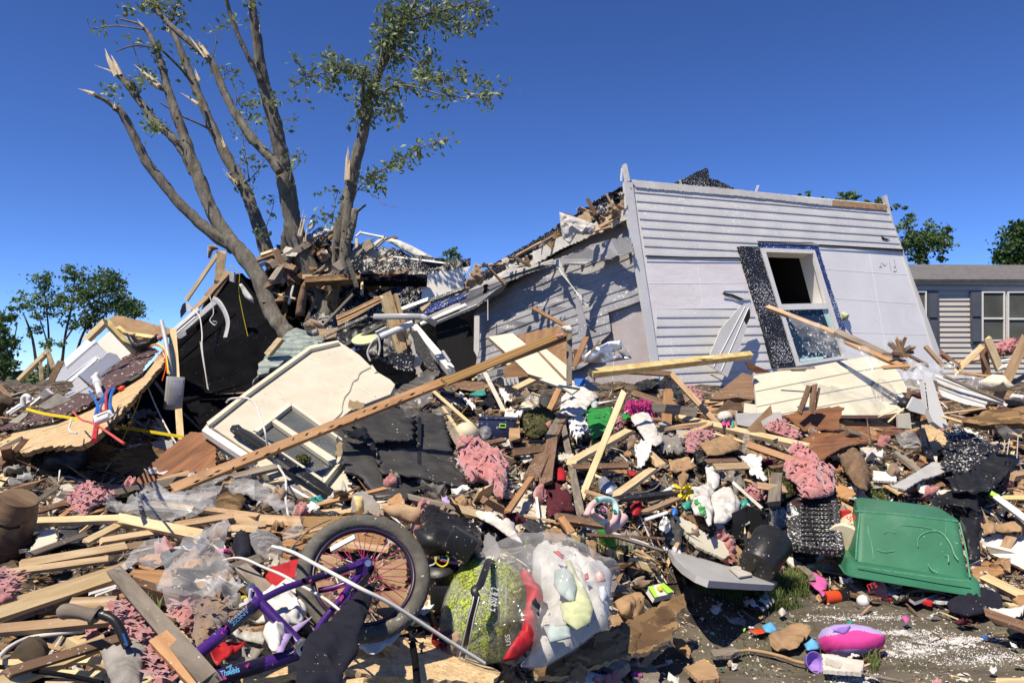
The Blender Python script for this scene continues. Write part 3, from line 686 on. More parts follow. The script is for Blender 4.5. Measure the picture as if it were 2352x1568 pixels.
far_tree('shrub','low scrubby bushes under the far maples at left',42,[('f 130,900 128,870',4,2)],[(80,868,40,14),(150,862,40,18),(200,860,40,22),(120,845,20,12)],1200,.25,'leaf_far',group='bushes far left',seedn=10,cat='bush')
far_tree('locust_tree','wind-bent feathery tree behind the leaning end wall and grey house',30,[('f 2115,640 2100,560 2075,500',6,2),('f 2110,610 2140,560 2160,520',4,1),('f 2100,590 2050,540 2000,500',4,1)],[(2150,535,26,26),(2120,560,40,26),(2165,560,26,20),(2090,540,30,30),(2080,500,18,14),(2060,478,20,9),(2135,590,34,14),(2180,540,10,18),(2095,590,30,16)],2300,.17,'leaf_far',seedn=12)
far_tree('locust_tree','sprays of foliage rising above the top edge of the leaning end wall',24,[('f 1960,560 1955,500 1940,450',4,2)],[(1945,448,22,9),(1975,456,22,8),(1850,446,16,5),(1895,455,10,4),(2005,462,16,9),(1930,462,22,8)],620,.13,'leaf_far',seedn=13)
far_tree('evergreen_tree','dense dark green tree above the grey house roof at right edge',32,[('f 2345,640 2340,560 2338,520',8,3)],[(2330,560,34,34),(2345,535,20,26),(2305,595,28,16),(2340,600,40,20),(2365,560,26,40),(2292,585,10,8)],3000,.20,'leaf_con',seedn=14)
far_tree('maple_tree','small round tree top just above the black roof sheeting',60,[('f 1035,640 1035,590',4,2)],[(1034,592,24,13),(1040,580,12,8),(1025,605,18,8)],700,.24,'leaf_far',seedn=15)
# ----- leaning mobile home
W1=plane3(px('a3 190,170')[0],9.7,px('a3 1600,290')[0],11.9,px('a3 330,1140')[0],9.45)
W2=plane3((1452,440),9.75,(1507,830),9.5,(1090,700),12.2)
home=empty('leaning_mobile_home',W1.hit((1512,900)))
tag(home,'grey mobile home knocked askew, stripped end wall with open window','mobile home')
def hp(name,mat,s,po=.0,pl=W1,th=.02,**k):return panel(name,mat,s,d=pl,po=po,th=th,parent=home,**k)
hp('wall_sheathing','wrap','a3 200,150 800,208 910,525 1110,1170 1125,1290 345,1290 330,1140')
hp('wall_sheathing','wrap','a3 800,208 1100,237 1200,535 910,525')
hp('wall_sheathing','wrap_plain','a3 1100,237 1600,285 1890,1115 1920,1290 1440,1290 1385,1130 1200,535')
hp('wall_sheathing','wrap','a3 1110,1170 1385,1130 1440,1290 1125,1290')
DIR='a3 200,170 1600,300'
SP=((0,.003),(.10,.013),(.30,.012),(.92,.004))
siding('upper_siding','siding','a3 205,165 1600,300 1688,540 1500,526 1225,508 890,490 884,572 790,580 275,570',DIR,W1,.004,.122,SP,dent=.005,parent=home)
siding('lower_siding','siding','a3 335,860 760,857 850,862 905,960 960,1180 990,1290 350,1290 330,1140',DIR,W1,.004,.122,SP,dent=.005,parent=home)
siding('siding_scrap','siding','a3 700,757 835,753 850,815 800,812 760,790 705,778',DIR,W1,.006,.122,SP,parent=home)
for s in('a3 700,768 750,776 820,806 800,808 748,786 702,780','a3 1568,458 1590,470 1620,476 1600,482 1575,474'):
 hp('siding_tear','dark',s,.032,th=.004)
hp('corner_trim','siding','a3 160,160 205,165 235,400 345,1120 350,1240 325,1240 312,1135 215,560 175,330',.03,th=.05)
hp('corner_splinter','whitepaint','a3 152,68 164,60 174,66 192,155 168,162',.03,th=.03)
hp('corner_splinter','whitepaint','a3 148,160 140,155 146,85 150,86',.0,th=.02)
hp('corner_trim','siding_clean','a3 1582,238 1600,233 1640,400 1725,640 1898,1110 1915,1200 1895,1200 1872,1110 1690,545 1605,300',.03,th=.05)
hp('trim_gap','dark','a3 1686,546 1692,546 1716,615 1875,1105 1868,1106 1710,618',.004,th=.003)
hp('trim_gap','dark','a3 1690,530 1688,542 1500,528 1226,510 1226,504',.030,th=.003)
hp('trim_gap','dark','a3 275,567 560,573 790,575 790,580 560,579 275,573',.030,th=.003)
hp('trim_gap','dark','a3 890,486 1190,494 1220,503 1190,500 890,491',.034,th=.003)
hp('top_trim','fascia','a3 196,150 800,206 1300,262 1300,293 800,240 225,192',.035,th=.03,jag=.008)
hp('top_trim','cardboard','a3 1303,262 1597,287 1600,318 1303,292',.035,th=.03,jag=.006)
hp('blue_flashing','bluefilm','a3 890,494 1190,510 1198,534 905,524',.014,th=.004)
hp('blue_flashing','bluefilm','a3 1180,512 1222,514 1300,760 1382,1000 1352,990 1345,985 1206,536',.014,th=.004,jag=.01)
hp('lower_skirt','shutter_black','a3 500,1290 960,1283 1010,1400 520,1400',-.02,th=.03)
sh=hp('shutter','shutter_black','a3 780,517 800,514 880,516 908,520 945,640 1108,1165 1090,1175 975,1182 900,900',.035,th=.03)
for s in('a3 812,560 905,562 995,838 890,836','a3 905,882 1010,872 1090,1150 985,1160'):
 p_=panel('raised_panel','shutter_black',s,d=W1,po=.042,th=.01,parent=sh)
win=empty('window',W1.hit(px('a3 1110,1170')[0]));adopt(win,home)
def wp(name,mat,s,po,th=.05):return panel(name,mat,s,d=W1,po=po,th=th,parent=win)
wp('frame','vinyl','a3 906,524 930,524 1025,845 1128,1168 1106,1172',.052)
wp('frame','vinyl','a3 931,524 1204,535 1196,554 936,546',.050)
wp('frame','vinyl','a3 1197,556 1205,536 1345,985 1392,1130 1369,1133 1262,800',.052)
wp('frame','vinyl','a3 1126,1150 1366,1114 1370,1130 1128,1168',.050)
wp('meeting_rail','vinyl','a3 1022,832 1268,826 1278,858 1030,864',.047)
wp('pane','glass_dark','a3 1030,866 1279,860 1366,1112 1126,1150',.012,.006)
wp('inner_sash','mint','a3 1245,862 1281,860 1330,1000 1296,1000',.018,.004)
wp('inner_sash','mint','a3 1120,1130 1250,1118 1252,1130 1126,1148',.018,.004)
def reveal(name,mat,s,pl,o0,o1,parent):
 q=[pl.hit(p,0)for p in px(s)];n=len(q);V=[v+pl.n*o0 for v in q]+[v+pl.n*o1 for v in q]
 return mk(name,V,[(i,(i+1)%n,(i+1)%n+n,i+n)for i in range(n)],mat,parent=parent)
reveal('reveal','vinyl','a3 932,545 1193,554 1266,826 1022,832',W1,.0,-.26,win)
def deepbox(name,mat,q0,pl,o0,o1,parent,grow=1.0):
 q=[pl.hit(p,0)for p in q0];c=sum(q,Vector())/len(q);n=len(q)
 V=[c+(v-c)*grow+pl.n*o0 for v in q]+[c+(v-c)*grow+pl.n*o1 for v in q]
 return mk(name,V,[(i,(i+1)%n,(i+1)%n+n,i+n)for i in range(n)]+[tuple(range(n,2*n))],mat,parent=parent)
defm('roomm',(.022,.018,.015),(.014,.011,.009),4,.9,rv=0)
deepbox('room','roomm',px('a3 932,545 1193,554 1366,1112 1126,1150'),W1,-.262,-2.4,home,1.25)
def text_on(name,txt,mat,pl,s,h,po,parent,mirror=False,rot180=False,bold=.0):
 cu=bpy.data.curves.new(name,'FONT');cu.body=txt;cu.size=1;cu.offset=bold;cu.resolution_u=3
 ob=bpy.data.objects.new(name,cu);col.objects.link(ob);dg=bpy.context.evaluated_depsgraph_get()
 me=ob.evaluated_get(dg).to_mesh();V=[v.co.copy()for v in me.vertices];Fs=[list(p.vertices)for p in me.polygons]
 ob.evaluated_get(dg).to_mesh_clear();bpy.data.objects.remove(ob);bpy.data.curves.remove(cu)
 a,b=[pl.hit(p,po)for p in px(s)[:2]];wdt=(b-a).length;x1=max(v.x for v in V);k=wdt/x1
 M=frame(a,b-a,pl.n);kh=h/.7
 for v in V:
  v.x*=k;v.y*=kh
  if mirror:v.x=wdt-v.x
  if rot180:v.y=h-v.y
 if mirror!=rot180:Fs=[f[::-1]for f in Fs]
 return mk(name,V,Fs,mat,M,parent=parent)
defm('pencil',(.26,.25,.27),(.3,.29,.31),5,.9,bump=0,rv=0)
for s_ in('738,235 758,340','725,318 770,310','770,245 815,295 838,285 835,245','858,240 862,270','903,225 937,400','985,180 1030,390 972,395','980,322 1015,310'):
 tube('handwriting','pencil','h1 '+s_,.0035,None,None,d=W1,off=.003,parent=home,seg=4,k=1)
for s_ in('1250,640 1710,672','1290,800 1755,830','1345,985 1820,1000','1500,530 1600,1110','290,720 850,716','560,580 590,850'):
 tube('wrap_seam','wrap_plain','a3 '+s_,.003,None,None,d=W1,off=.0,parent=home,seg=4,k=1)
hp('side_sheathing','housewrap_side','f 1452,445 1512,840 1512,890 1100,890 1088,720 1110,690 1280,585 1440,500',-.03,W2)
siding('side_siding','siding_side_shaded','f 1453,510 1478,690 1401,718 1408,762 1385,785 1390,815 1330,850 1100,880 1092,730 1115,690 1280,600 1440,540','f 1327,688 1466,637',W2,.01,.125,SP,dent=.035,parent=home)
hp('eave_flap','siding_side_shaded','b6 180,440 225,290 370,205 600,125 880,40 1300,-110 1455,-115 1480,-10 1105,75 880,75 560,205 330,390',.24,W2,bend=.12,jag=.012)
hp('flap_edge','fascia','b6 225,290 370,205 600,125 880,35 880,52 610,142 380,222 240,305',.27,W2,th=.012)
for s,m in(('b6 880,42 922,38 962,130 1003,212 1052,282 1104,312 1078,328 1018,240 948,148','siding_clean'),('b6 1045,300 1078,330 1112,480 1122,540 1100,665 1062,560 1072,480 1050,400','siding_side_shaded'),('b6 1085,318 1135,378 1128,380 1075,330','siding_clean')):
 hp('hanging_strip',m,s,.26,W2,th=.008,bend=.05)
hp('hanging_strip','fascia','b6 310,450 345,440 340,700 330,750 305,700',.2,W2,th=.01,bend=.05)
hp('torn_edge','wirewhite','b6 403,330 409,330 410,480 404,482',.26,W2,th=.006)
hp('roof_edge','tar_flecked','f 955,735 950,716 1075,640 1180,580 1285,513 1425,430 1446,425 1447,470 1300,552 1190,618 1085,690',.10,W2,jag=.02,bend=.08)
hp('roof_underlay','whitepaint','f 1075,668 1180,606 1290,540 1440,480 1442,505 1285,572 1190,632 1085,696',.16,W2,jag=.015,bend=.06)
hp('roof_underlay','bluefilm','b6 -60,360 220,305 235,345 -40,430',.2,W2,jag=.01)
hp('roof_underlay','whitepaint','b6 -60,435 235,345 240,372 -50,470',.22,W2,jag=.01)
hp('doorway','dark','b6 30,500 180,452 255,488 345,745 320,830 60,880',-.0,W2,jag=.02)  # flat dark panel painted in for the shade of the opening
q=[W1.hit(px('a3 200,152')[0]),W1.hit(px('a3 1600,287')[0])]
mk('roof',[q[0],q[1],q[1]-W1.n*6-Vector((0,0,.8)),q[0]-W1.n*3.5-Vector((0,0,1.2)),W2.hit((1090,690))],[(0,1,2,3),(0,3,4)],'tar_flecked',parent=home)
panel('roof_fragment','tar_flecked','a3 425,174 470,150 605,85 620,92 624,150 625,196',d=11.2,th=.05,parent=home,jag=.01)
panel('roof_fragment','tar_flecked','a3 622,138 660,150 775,204 622,200',d=11.25,th=.05,parent=home,jag=.01)
panel('roof_fragment','galv','a3 458,150 470,148 478,180 466,182',d=11.1,th=.03,parent=home)
panel('roof_fragment','whitepaint','a3 888,180 901,180 888,216 876,216',d=11.0,th=.02,parent=home)
sheet('torn_insulation','brownins','f 1395,470 1425,440 1445,445 1450,520 1440,530 1415,500 1390,490',d=9.72,amp=.06,puff=.05,jag=.02,parent=home,res=.04)
sheet('torn_wrap','whitecloth','a2 1885,1310 1980,1340 2060,1370 2110,1390 2090,1450 1990,1445 1950,1510 1905,1470 1890,1390',d=9.7,amp=.06,fr=5,puff=.05,parent=home,res=.035)
panel('roof_board','osb','a2 1985,1350 2065,1290 2085,1370 2010,1385',d=9.72,th=.02,jag=.01,parent=home)
panel('roof_board','brown_wood','f 1290,495 1300,488 1330,500 1345,512 1320,510',d=9.74,th=.03,jag=.008,parent=home)
for s in('f 1400,500 1440,460','f 1380,520 1430,490','f 1340,535 1400,520'):plank('roof_board','tan_wood',s,9,d=9.7,parent=home)
sheet('crumpled_metal','metal','b6 1090,760 1150,700 1280,640 1370,630 1375,690 1290,720 1450,760 1250,790 1100,790','crumpled grey metal sheeting at the foot of the leaning side wall','metal sheet',d=9.0,amp=.09,fr=4,res=.04,flat=False)
sheet('siding_curl','siding_side_shaded','b6 1365,625 1450,755 1400,760 1340,700','small dark curl of siding sticking out near the wall corner','siding',d=9.1,amp=.05,fr=4,res=.04)
ss_=panel('siding_strip','siding_clean','a3 848,822 862,848 815,1010 725,1232 608,1160 690,965 800,840','loose pale vinyl siding strip leaning against the end wall beside the black shutter','siding strip',d=W1,po=.22,th=.012)
for s_ in('a3 822,845 650,1175','a3 842,850 690,1200'):tube('ridge','siding_clean',s_,.006,None,None,d=W1,off=.222,parent=ss_,seg=6,k=1)
panel('torn_hole','dark','a3 832,880 848,858 850,905 838,930 826,940 815,915',d=W1,po=.226,th=.002,parent=ss_)
sheet('stuck_leaves','limecloth','a3 1342,880 1365,872 1388,890 1380,920 1355,922','clump of pale leaves stuck to the wall right of the window','leaves',d=W1,off=0,po=.03,amp=.08,fr=9,puff=.06,res=.03)
# ----- neighbouring house
hs_=empty('grey_house',P((2200,880),17));tag(hs_,'single-storey grey-beige house with dark shutters standing at the right edge','house')
HW=plane3((2100,700),17,(2400,700),17,(2100,800),17)
siding('wall','housewall','f 2096,650 2620,650 2620,1000 2096,1000','f 2100,700 2400,700',HW,0,.118,((0,.002),(.06,.03),(.97,.003)),parent=hs_)
rp=plane3((2098,640),16.86,(2400,641),16.86,(2090,608),19.4)
panel('roof','roofgrey','f 2070,607 2640,610 2660,642 2085,641',d=rp,th=.08,parent=hs_)
panel('fascia','whitepaint','f 2085,641 2640,643 2640,655 2090,653',d=16.87,th=.03,parent=hs_)
panel('frieze','housewall','f 2092,655 2640,657 2640,668 2096,666',d=16.95,th=.03,parent=hs_)
v0=P((2096,655),17);v1=P((2620,655),17);dn=Vector((0,0,-4.0));bk=Vector((0,7,0))
mk('back_walls',[v0,v0+dn,v0+dn+bk,v0+bk,v1,v1+dn,v1+dn+bk,v1+bk],[(0,1,2,3),(4,7,6,5),(3,2,6,7)],'housewall',parent=hs_)
a_,b_=rp.hit((2070,607)),rp.hit((2640,610))
mk('back_roof',[a_,b_,b_+Vector((0,4.6,-1.3)),a_+Vector((0,4.6,-1.3))],[(0,1,2,3)],'roofgrey',parent=hs_)
def house_window(x0,x1,y0,y1):
 f_=empty('window',P(((x0+x1)/2,y1),16.95));adopt(f_,hs_)
 ym=(y0+y1)/2+5;b=3.2
 for s in((x0,y0,x0+b,y1),(x1-b,y0,x1,y1),(x0+b,y0,x1-b,y0+b),(x0+b,y1-b,x1-b,y1),(x0+b,ym-2,x1-b,ym+2)):
  panel('frame','vinyl',[(s[0],s[1]),(s[2],s[1]),(s[2],s[3]),(s[0],s[3])],d=16.9,th=.07,parent=f_)
 for a,c in((y0+b,ym-2),(ym+2,y1-b)):
  panel('pane','pane_far',[(x0+b,a),(x1-b,a),(x1-b,c),(x0+b,c)],d=16.93,th=.01,parent=f_)
def house_shutter(x0,x1,y0,y1):
 o=panel('shutter','shutter_far',[(x0,y0),(x1,y0),(x1+2,y1),(x0+2,y1)],d=16.92,th=.05,parent=hs_);ym=(y0+y1)/2
 for a,c in((y0+6,ym-3),(ym+3,y1-6)):panel('raised_panel','shutter_far',[(x0+4,a),(x1-4,a),(x1-3,c),(x0+5,c)],d=16.89,th=.03,parent=o)
house_window(2256,2309,669,783);house_window(2315,2372,669,785);house_window(2095,2129,668,783)
house_shutter(2230,2256,668,790);house_shutter(2131,2156,668,795)
# ----- tilted trailer floor at the left
TLP=plane3((20,1010),5.6,(370,815),7.5,(250,960),6.05)
DK=plane3(px('d5 40,1500')[0],5.4,px('d5 1800,430')[0],7.4,px('d5 640,1020')[0],6.7)
trailer=empty('tilted_trailer_floor',DK.hit((150,1040)));tag(trailer,'torn trailer floor deck tipped on edge, raw particle board and brown metal','trailer floor')
panel('deck','osb','d5 -300,1380 0,1300 620,1165 1000,1005 1330,800 1590,640 1800,420 1845,440 1845,500 1330,1100 1040,1370 900,1440 600,1450 500,1440 440,1470 380,1480 330,1510 200,1500 120,1540 40,1568 -300,1620',d=DK,th=.03,jag=.02,ga=20,parent=trailer,edge='osb_dark')
plank('rim_joist','tan_wood','d5 1845,430 1050,1360',75,d=(7.25,5.75),t=.09,parent=trailer,jag=.3)
plank('rim_joist','weathered','d5 1830,540 1250,1190',40,d=(7.3,6.1),t=.05,parent=trailer,jag=.5)
siding('metal_skin','brownroof','d5 -300,1370 -300,1300 0,1262 330,1130 640,1010 1120,740 1380,480 1650,330 1790,380 1590,632 1330,792 1000,1000 620,1160 0,1290','d5 620,1165 1590,640',DK,.03,.10,((0,.0),(.2,.012),(.5,.012),(.7,.0)),dent=.02,parent=trailer)
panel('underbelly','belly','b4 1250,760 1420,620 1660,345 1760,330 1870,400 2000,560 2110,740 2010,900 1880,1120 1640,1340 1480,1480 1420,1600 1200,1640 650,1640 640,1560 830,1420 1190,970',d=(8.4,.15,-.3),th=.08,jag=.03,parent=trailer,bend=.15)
for s,m,wd in(('b4 1410,590 1520,480','tan_wood',34),('b4 1510,480 1655,320','tan_wood',40),('b4 1560,490 1640,370','brown_wood',22),('b4 1590,375 1610,195','osb',62)):
 plank('ridge_board',m,s,wd,d=7.9,parent=trailer)
for s,m,wd in(('b4 1255,748 1440,585','whitepaint',30),('b4 1275,765 1420,640','vinyl',16),('b4 1300,760 1580,520','galv',44)):
 plank('edge_trim',m,s,wd,d=7.85,t=.02,parent=trailer,jag=.2)
for s,m,wd,dd in(('b4 1270,880 1560,600','belly',30,8.0),('b4 1300,960 1700,620','belly',26,8.0),('b4 1560,900 1640,560','blackplastic',14,8.1),('b4 1320,1330 1500,1500','weathered',16,7.6),('b4 1130,1120 1240,1260','greypaint_dk',20,6.6)):
 plank('belly_rib',m,s,wd,d=dd,parent=trailer)
panel('paper_flap','whitepaint','b4 1350,540 1372,540 1400,580 1390,600 1360,600',d=7.9,th=.01,parent=trailer)
panel('paper_flap','blackplastic','b4 1345,536 1352,600 1312,650 1308,600 1325,550',d=7.92,th=.01,parent=trailer)
panel('paper_flap','whitecloth','b4 1280,770 1335,735 1350,770 1300,800',d=7.8,th=.01,parent=trailer,bend=.1,jag=.01)
# ----- wreckage, piece by piece
pn,shv,pk,tb=panel,sheet,plank,tube
# --- left structure
DB=Plane(DK.o-DK.n*.0+Vector((0,.5,0)),DK.n)
pn('appliance_shell','greypaint','b4 250,1170 330,1095 705,838 785,905 720,960 580,1062 545,1110 640,1190 500,1230 350,1290 230,1270','large grey metal door with embossed border lying on the tilted trailer floor','door',d=DB,po=.05,th=.05)
o_=bpy.data.objects['appliance_shell']
for s in('b4 400,1180 680,945 690,935 705,940 700,955 420,1195','b4 395,1160 405,1150 690,925 730,940 725,950 690,938'):
 panel('embossing','siding_clean',s,d=DB,po=.07,th=.015,parent=o_)
lathe('knob','chrome',frame(DB.hit(px('b4 358,1150')[0],.08),Vector((1,0,0)),DB.n),[(.0,.05),(.025,.05),(.03,.03),(.02,0)],12,parent=o_)
pn('grey_sheet_metal','greypaint_dk','b4 570,1062 800,902 850,915 888,968 740,1110 690,1160','dark grey sheet metal panel resting on the grey appliance door','metal panel',d=DB,po=.16,th=.04)
pn('bracket','galv','b4 525,1120 560,1075 575,1080 680,1180 660,1200 560,1190','pale bracket plate at the lower corner of the dark grey panel','bracket',d=DB,po=.2,th=.02)
pn('interior_wallboard','drywall','b4 700,830 800,738 985,905 985,925 930,945 888,968 850,915 800,900 785,905','beige wall panel propped above the dark grey panel','wall panel',d=DB,po=-.05,th=.03)
pn('door_edge','vinyl','b4 465,960 640,793 700,818 480,1005','bright white door edge rising beside the grey appliance door','door edge',d=DB,po=.1,th=.06)
pn('dark_slab','greypaint_dk','b4 395,1020 470,955 480,1005 700,818 712,835 420,1040 380,1075','dark slab in the gap under the white door edge','slab',d=DB,po=.03,th=.04)
pk('stud','pale_pine','b4 645,795 755,690',42,'short square wooden stud end on top of the white door edge','stud',d=7.2,t=.06)
pn('foam_roofing','cardboard','b4 765,668 850,630 1000,660 1250,735 1235,760 1100,795 1000,800 900,750 800,700','foam-backed roof panel propped open above the beige wall panel','roof panel',d=(7.9,.1,-.3),th=.06,edge='yellowfoam',jag=.01)
pk('foam_strip','yellowfoam','b4 770,675 985,900',38,'long yellow foam-coated strip slanting down left of the black garbage bag','foam strip',d=7.5,t=.06)
shv('foam_lump','yellowfoam','b4 835,720 870,705 930,750 990,760 980,785 900,770','lump of sprayed yellow foam under the propped roof panel','foam',d=7.4,amp=.04,puff=.05,res=.03)
pk('foam_strip','yellowfoam','b4 900,760 1120,790',30,'short yellow foam-coated strip under the propped roof panel','foam strip',d=7.7)
shv('garbage_bag','tarp','b4 920,770 960,770 1010,820 1080,810 1140,765 1170,770 1180,800 1120,850 1060,890 1000,905 975,880','shiny black plastic bag under the propped foam-backed panel','garbage bag',d=7.2,amp=.07,fr=6,puff=.12,res=.035)
shv('pink_insulation','pinkins','b4 1140,775 1175,768 1190,790 1170,820 1150,810','small pink tuft beside the steel conduit at the trailer top','insulation',d=7.0,amp=.03,puff=.05,res=.03)
cp_=tb('conduit','galv','b4 1172,672 1205,820 1242,1062',.019,'thick grey steel conduit rising from the breaker box','conduit',d=(6.6,6.25))
tb('conduit','galv','b4 1232,840 1250,1070',.008,'thin grey conduit beside the thick one above the breaker box','conduit',d=(6.5,6.25))
pk('post','pale_pine','b4 1258,745 1312,1540',44,'pale upright wooden post carrying the grey breaker box','post',d=(6.7,5.9),t=.05,jag=.2)
bc=P(px('b4 1266,1195')[0],6.1);M=Matrix.Translation(bc)@Matrix.Rotation(R(35),4,'Z')@Matrix.Rotation(R(4),4,'Y')
bb=box('breaker_box','galv',M,.13,.075,.27,.006,'grey steel breaker box hanging on the pale post','breaker box')
box('door','galv',M@Matrix.Translation((.0,-.041,.01)),.105,.012,.215,.004,parent=bb);box('latch','chrome',M@Matrix.Translation((.035,-.05,-.01)),.012,.01,.02,.002,parent=bb)
for n_,m,s,r,dd,lb in(('wire','orangep','b4 1085,860 1130,845 1180,870 1205,930 1215,1050',.010,(6.7,6.15),'orange wire looping over the trailer edge into the breaker box'),('wire','yellowp','b4 1100,850 1150,840 1195,880 1210,940 1222,1055',.014,(6.65,6.15),'thick yellow wire looping into the breaker box'),('wire','orangep','b4 1145,910 1190,930 1205,1000 1178,1105',.008,(6.5,6.2),'thin orange wire dangling left of the breaker box'),('wire','wirewhite','b4 1180,890 1210,960 1225,1055',.007,(6.5,6.15),'white wire running down into the breaker box'),('wire','wirewhite','b4 1020,1060 1060,1120 1140,1310 1230,1480 1280,1560',.011,(6.4,5.3),'white cable falling across the black hollow under the trailer'),('wire','yellowp','b4 1022,1062 1050,1110 1010,1250 940,1420 885,1545',.006,(6.4,5.6),'thin yellow wire hanging below the trailer edge'),('wire','wirewhite','b4 1405,592 1450,640 1468,760 1470,880 1510,1165',.012,(7.7,7.4),'long off-white cable hanging in front of the black underbelly'),('wire','wirewhite','b4 1515,1170 1475,960 1455,820',.008,(7.4,7.5),'frayed end of off-white cable in front of the black underbelly'),('wire','wirewhite','b4 1520,480 1545,560 1550,620 1525,665 1560,700 1575,680 1545,672',.009,(7.7,7.6),'coiled white wire hanging beside the bent metal strap'),('wire','yellowp','b4 1660,270 1700,280 1740,330 1735,450 1760,600 1800,780',.007,(7.7,7.8),'yellow-brown wire hanging from the splintered roof edge by the trunk'),('wire','orangep','b4 530,1330 590,1385 690,1420 900,1560',.010,(5.9,5.1),'orange cord crossing the raw particle board deck'),('wire','redp','b4 700,1430 690,1500 682,1540',.022,(5.5,5.4),'short thick red pipe below the plastic manifold'),('wire','bluep','b4 650,1180 690,1240 720,1320',.014,(6.0,5.7),'dark blue tube left of the plastic manifold'),('wire','bluep','b4 840,1155 780,1180 715,1280 685,1395',.014,(6.0,5.6),'blue water tube bending to the left end of the manifold'),('wire','bluep','b4 830,1160 810,1200 800,1280 812,1370',.016,(6.0,5.6),'blue water tube dropping to the right end of the manifold'),('wire','bluep','b4 800,1165 760,1230 715,1340',.011,(6.0,5.6),'thin blue tube in the middle of the manifold'),('wire','redp','b4 815,1150 780,1170 770,1250 772,1330',.014,(6.0,5.6),'red water tube standing above the manifold'),('wire','redp','b4 770,1320 730,1335',.014,(5.6,5.6),'short red tube across the manifold top'),('wire','wirewhite','b4 520,1380 510,1420 500,1450 520,1480 560,1485',.009,(5.6,5.5),'little loop of white cable on the particle board deck'),):
 tb(n_,m,s,r*.55,lb,'wire',d=DK if 'tube' in lb or 'red pipe' in lb or 'deck' in lb else dd,off=.14,seg=6)
mf=empty('manifold',P(px('b4 755,1385')[0],5.5));tag(mf,'white plastic water manifold under the blue and red tubes','manifold')
for s in('b4 690,1365 795,1325 820,1370 720,1405 690,1365','b4 690,1365 695,1400','b4 795,1325 800,1350'):tb('pipe','vinyl',s,.008,None,None,d=DK,off=.16,parent=mf,k=1)
tb('body','vinyl','b4 700,1402 800,1360',.018,None,None,d=DK,off=.17,parent=mf)
tp=tb('yellow_tape','yellowp','b4 190,1308 330,1345 520,1375 700,1418 1000,1460 1335,1513',.012,'yellow barrier tape strung across the trailer deck to the post','tape',d=(5.5,5.2),flat=.12,seg=6)
pv=empty('drain_pipe',P(px('b4 725,1210')[0],6.0));tag(pv,'white plastic drain pipe with elbow standing on the trailer deck','drain pipe')
for s,r in(('b4 728,1205 700,1110',.020),('b4 704,1125 692,1085 680,1085',.025),('b4 684,1092 700,1062 722,1055',.022)):tb('pipe','vinyl',s,r,None,None,d=DK,off=.15,parent=pv)
tb('collar','vinyl','b4 708,1132 703,1112',.030,None,None,d=DK,off=.15,parent=pv)
tb('drain_elbow','vinyl','b4 172,1290 168,1240 185,1215 210,1225 208,1245',.022,'white curved pipe elbow at the far left of the trailer deck','pipe',d=6.4)
shv('plastic_scrap','orangep','b4 850,1160 880,1138 910,1140 905,1170 870,1188','crumpled orange plastic beside the blue tubes','plastic',d=5.9,amp=.02,puff=.03,res=.02)
pn('chipboard_leaf','greycloth','b4 270,1290 415,1195 525,1240 370,1305 330,1310','thin grey-brown panel leaning on the low end of the appliance door','panel',d=(6.4,.1,-.3),th=.02,edge='yellowfoam')
for s in('b4 80,1345 250,1235 330,1165','b4 60,1340 190,1255','b4 230,1280 300,1225'):pk('window_frame_rail','vinyl',s,18,{'b4 80':'long white frame rail','b4 60':'shorter white frame rail','b4 23':'stub of white frame rail'}[s[:5]]+' at the low left end of the trailer','frame rail',d=6.5,t=.03,jag=.1)
pn('cream_box_panel','cream','b4 60,1405 165,1340 205,1330 190,1360 130,1412','cream panel lying at the low left end of the trailer','panel',d=6.2,th=.03)
pn('dark_window','greypaint_dk','b4 190,1285 305,1180 325,1160 370,1200 260,1275','dark open frame beneath the grey appliance door','frame',d=6.55,th=.05,edge='vinyl')
pn('brown_board','brown_wood','d5 50,1580 250,1360 312,1365 130,1580','flat brown board standing against the particle board deck at left','board',d=5.0,th=.02)
for s,w_,lb in(('b4 150,1090 345,898',26,'slanting top stud'),('b4 345,890 385,1005',28,'steep right stud'),('b4 292,960 302,1095',22,'upright stud')):
 pk('frame_stud','pale_pine',s,w_,lb+' of the snow-flecked broken frame against the far trees','stud',d=8.4,t=.06)
pk('frame_stud','cardboard','b4 380,1090 440,970',40,'dark torn board end right of the broken frame','board',d=8.2)
pk('stud','tan_wood','b4 -20,1130 60,1220',34,'tan stud leaning in from the left edge beneath the far trees','stud',d=7.5)
shv('torn_board','dirtclod','b4 -40,1240 30,1200 100,1230 130,1290 60,1300 0,1370 -40,1380','brown clump of torn board at the far left edge','debris',d=6.6,amp=.1,puff=.1)
pk('leaning_stick','pale_pine','b4 1355,518 1588,175',26,'pale lath leaning against the sky left of the big tree','lath',d=9.2,t=.03)
tb('bent_strap','galv','b4 1545,508 1590,535 1635,610 1655,690 1635,790',.026,'curved grey metal strap hanging over the black underbelly','strap',d=(7.7,7.5),flat=.2)
pn('junction_plate','galv','b4 1665,310 1700,315 1698,390 1668,380','small blue-grey metal plate by the tree trunk','metal plate',d=7.7,th=.04)
shv('curled_siding','whitepaint','b4 1740,405 1760,400 1845,510 1845,545 1780,500','curled white siding piece caught beside the leaning trunk','siding',d=7.9,amp=.03)
shv('insulation_scrap','brownins','b4 1510,120 1560,115 1590,150 1550,160 1530,215 1510,215','brown insulation scrap on the board end above the leaning lath','insulation',d=8.4,amp=.04,puff=.04,res=.03)
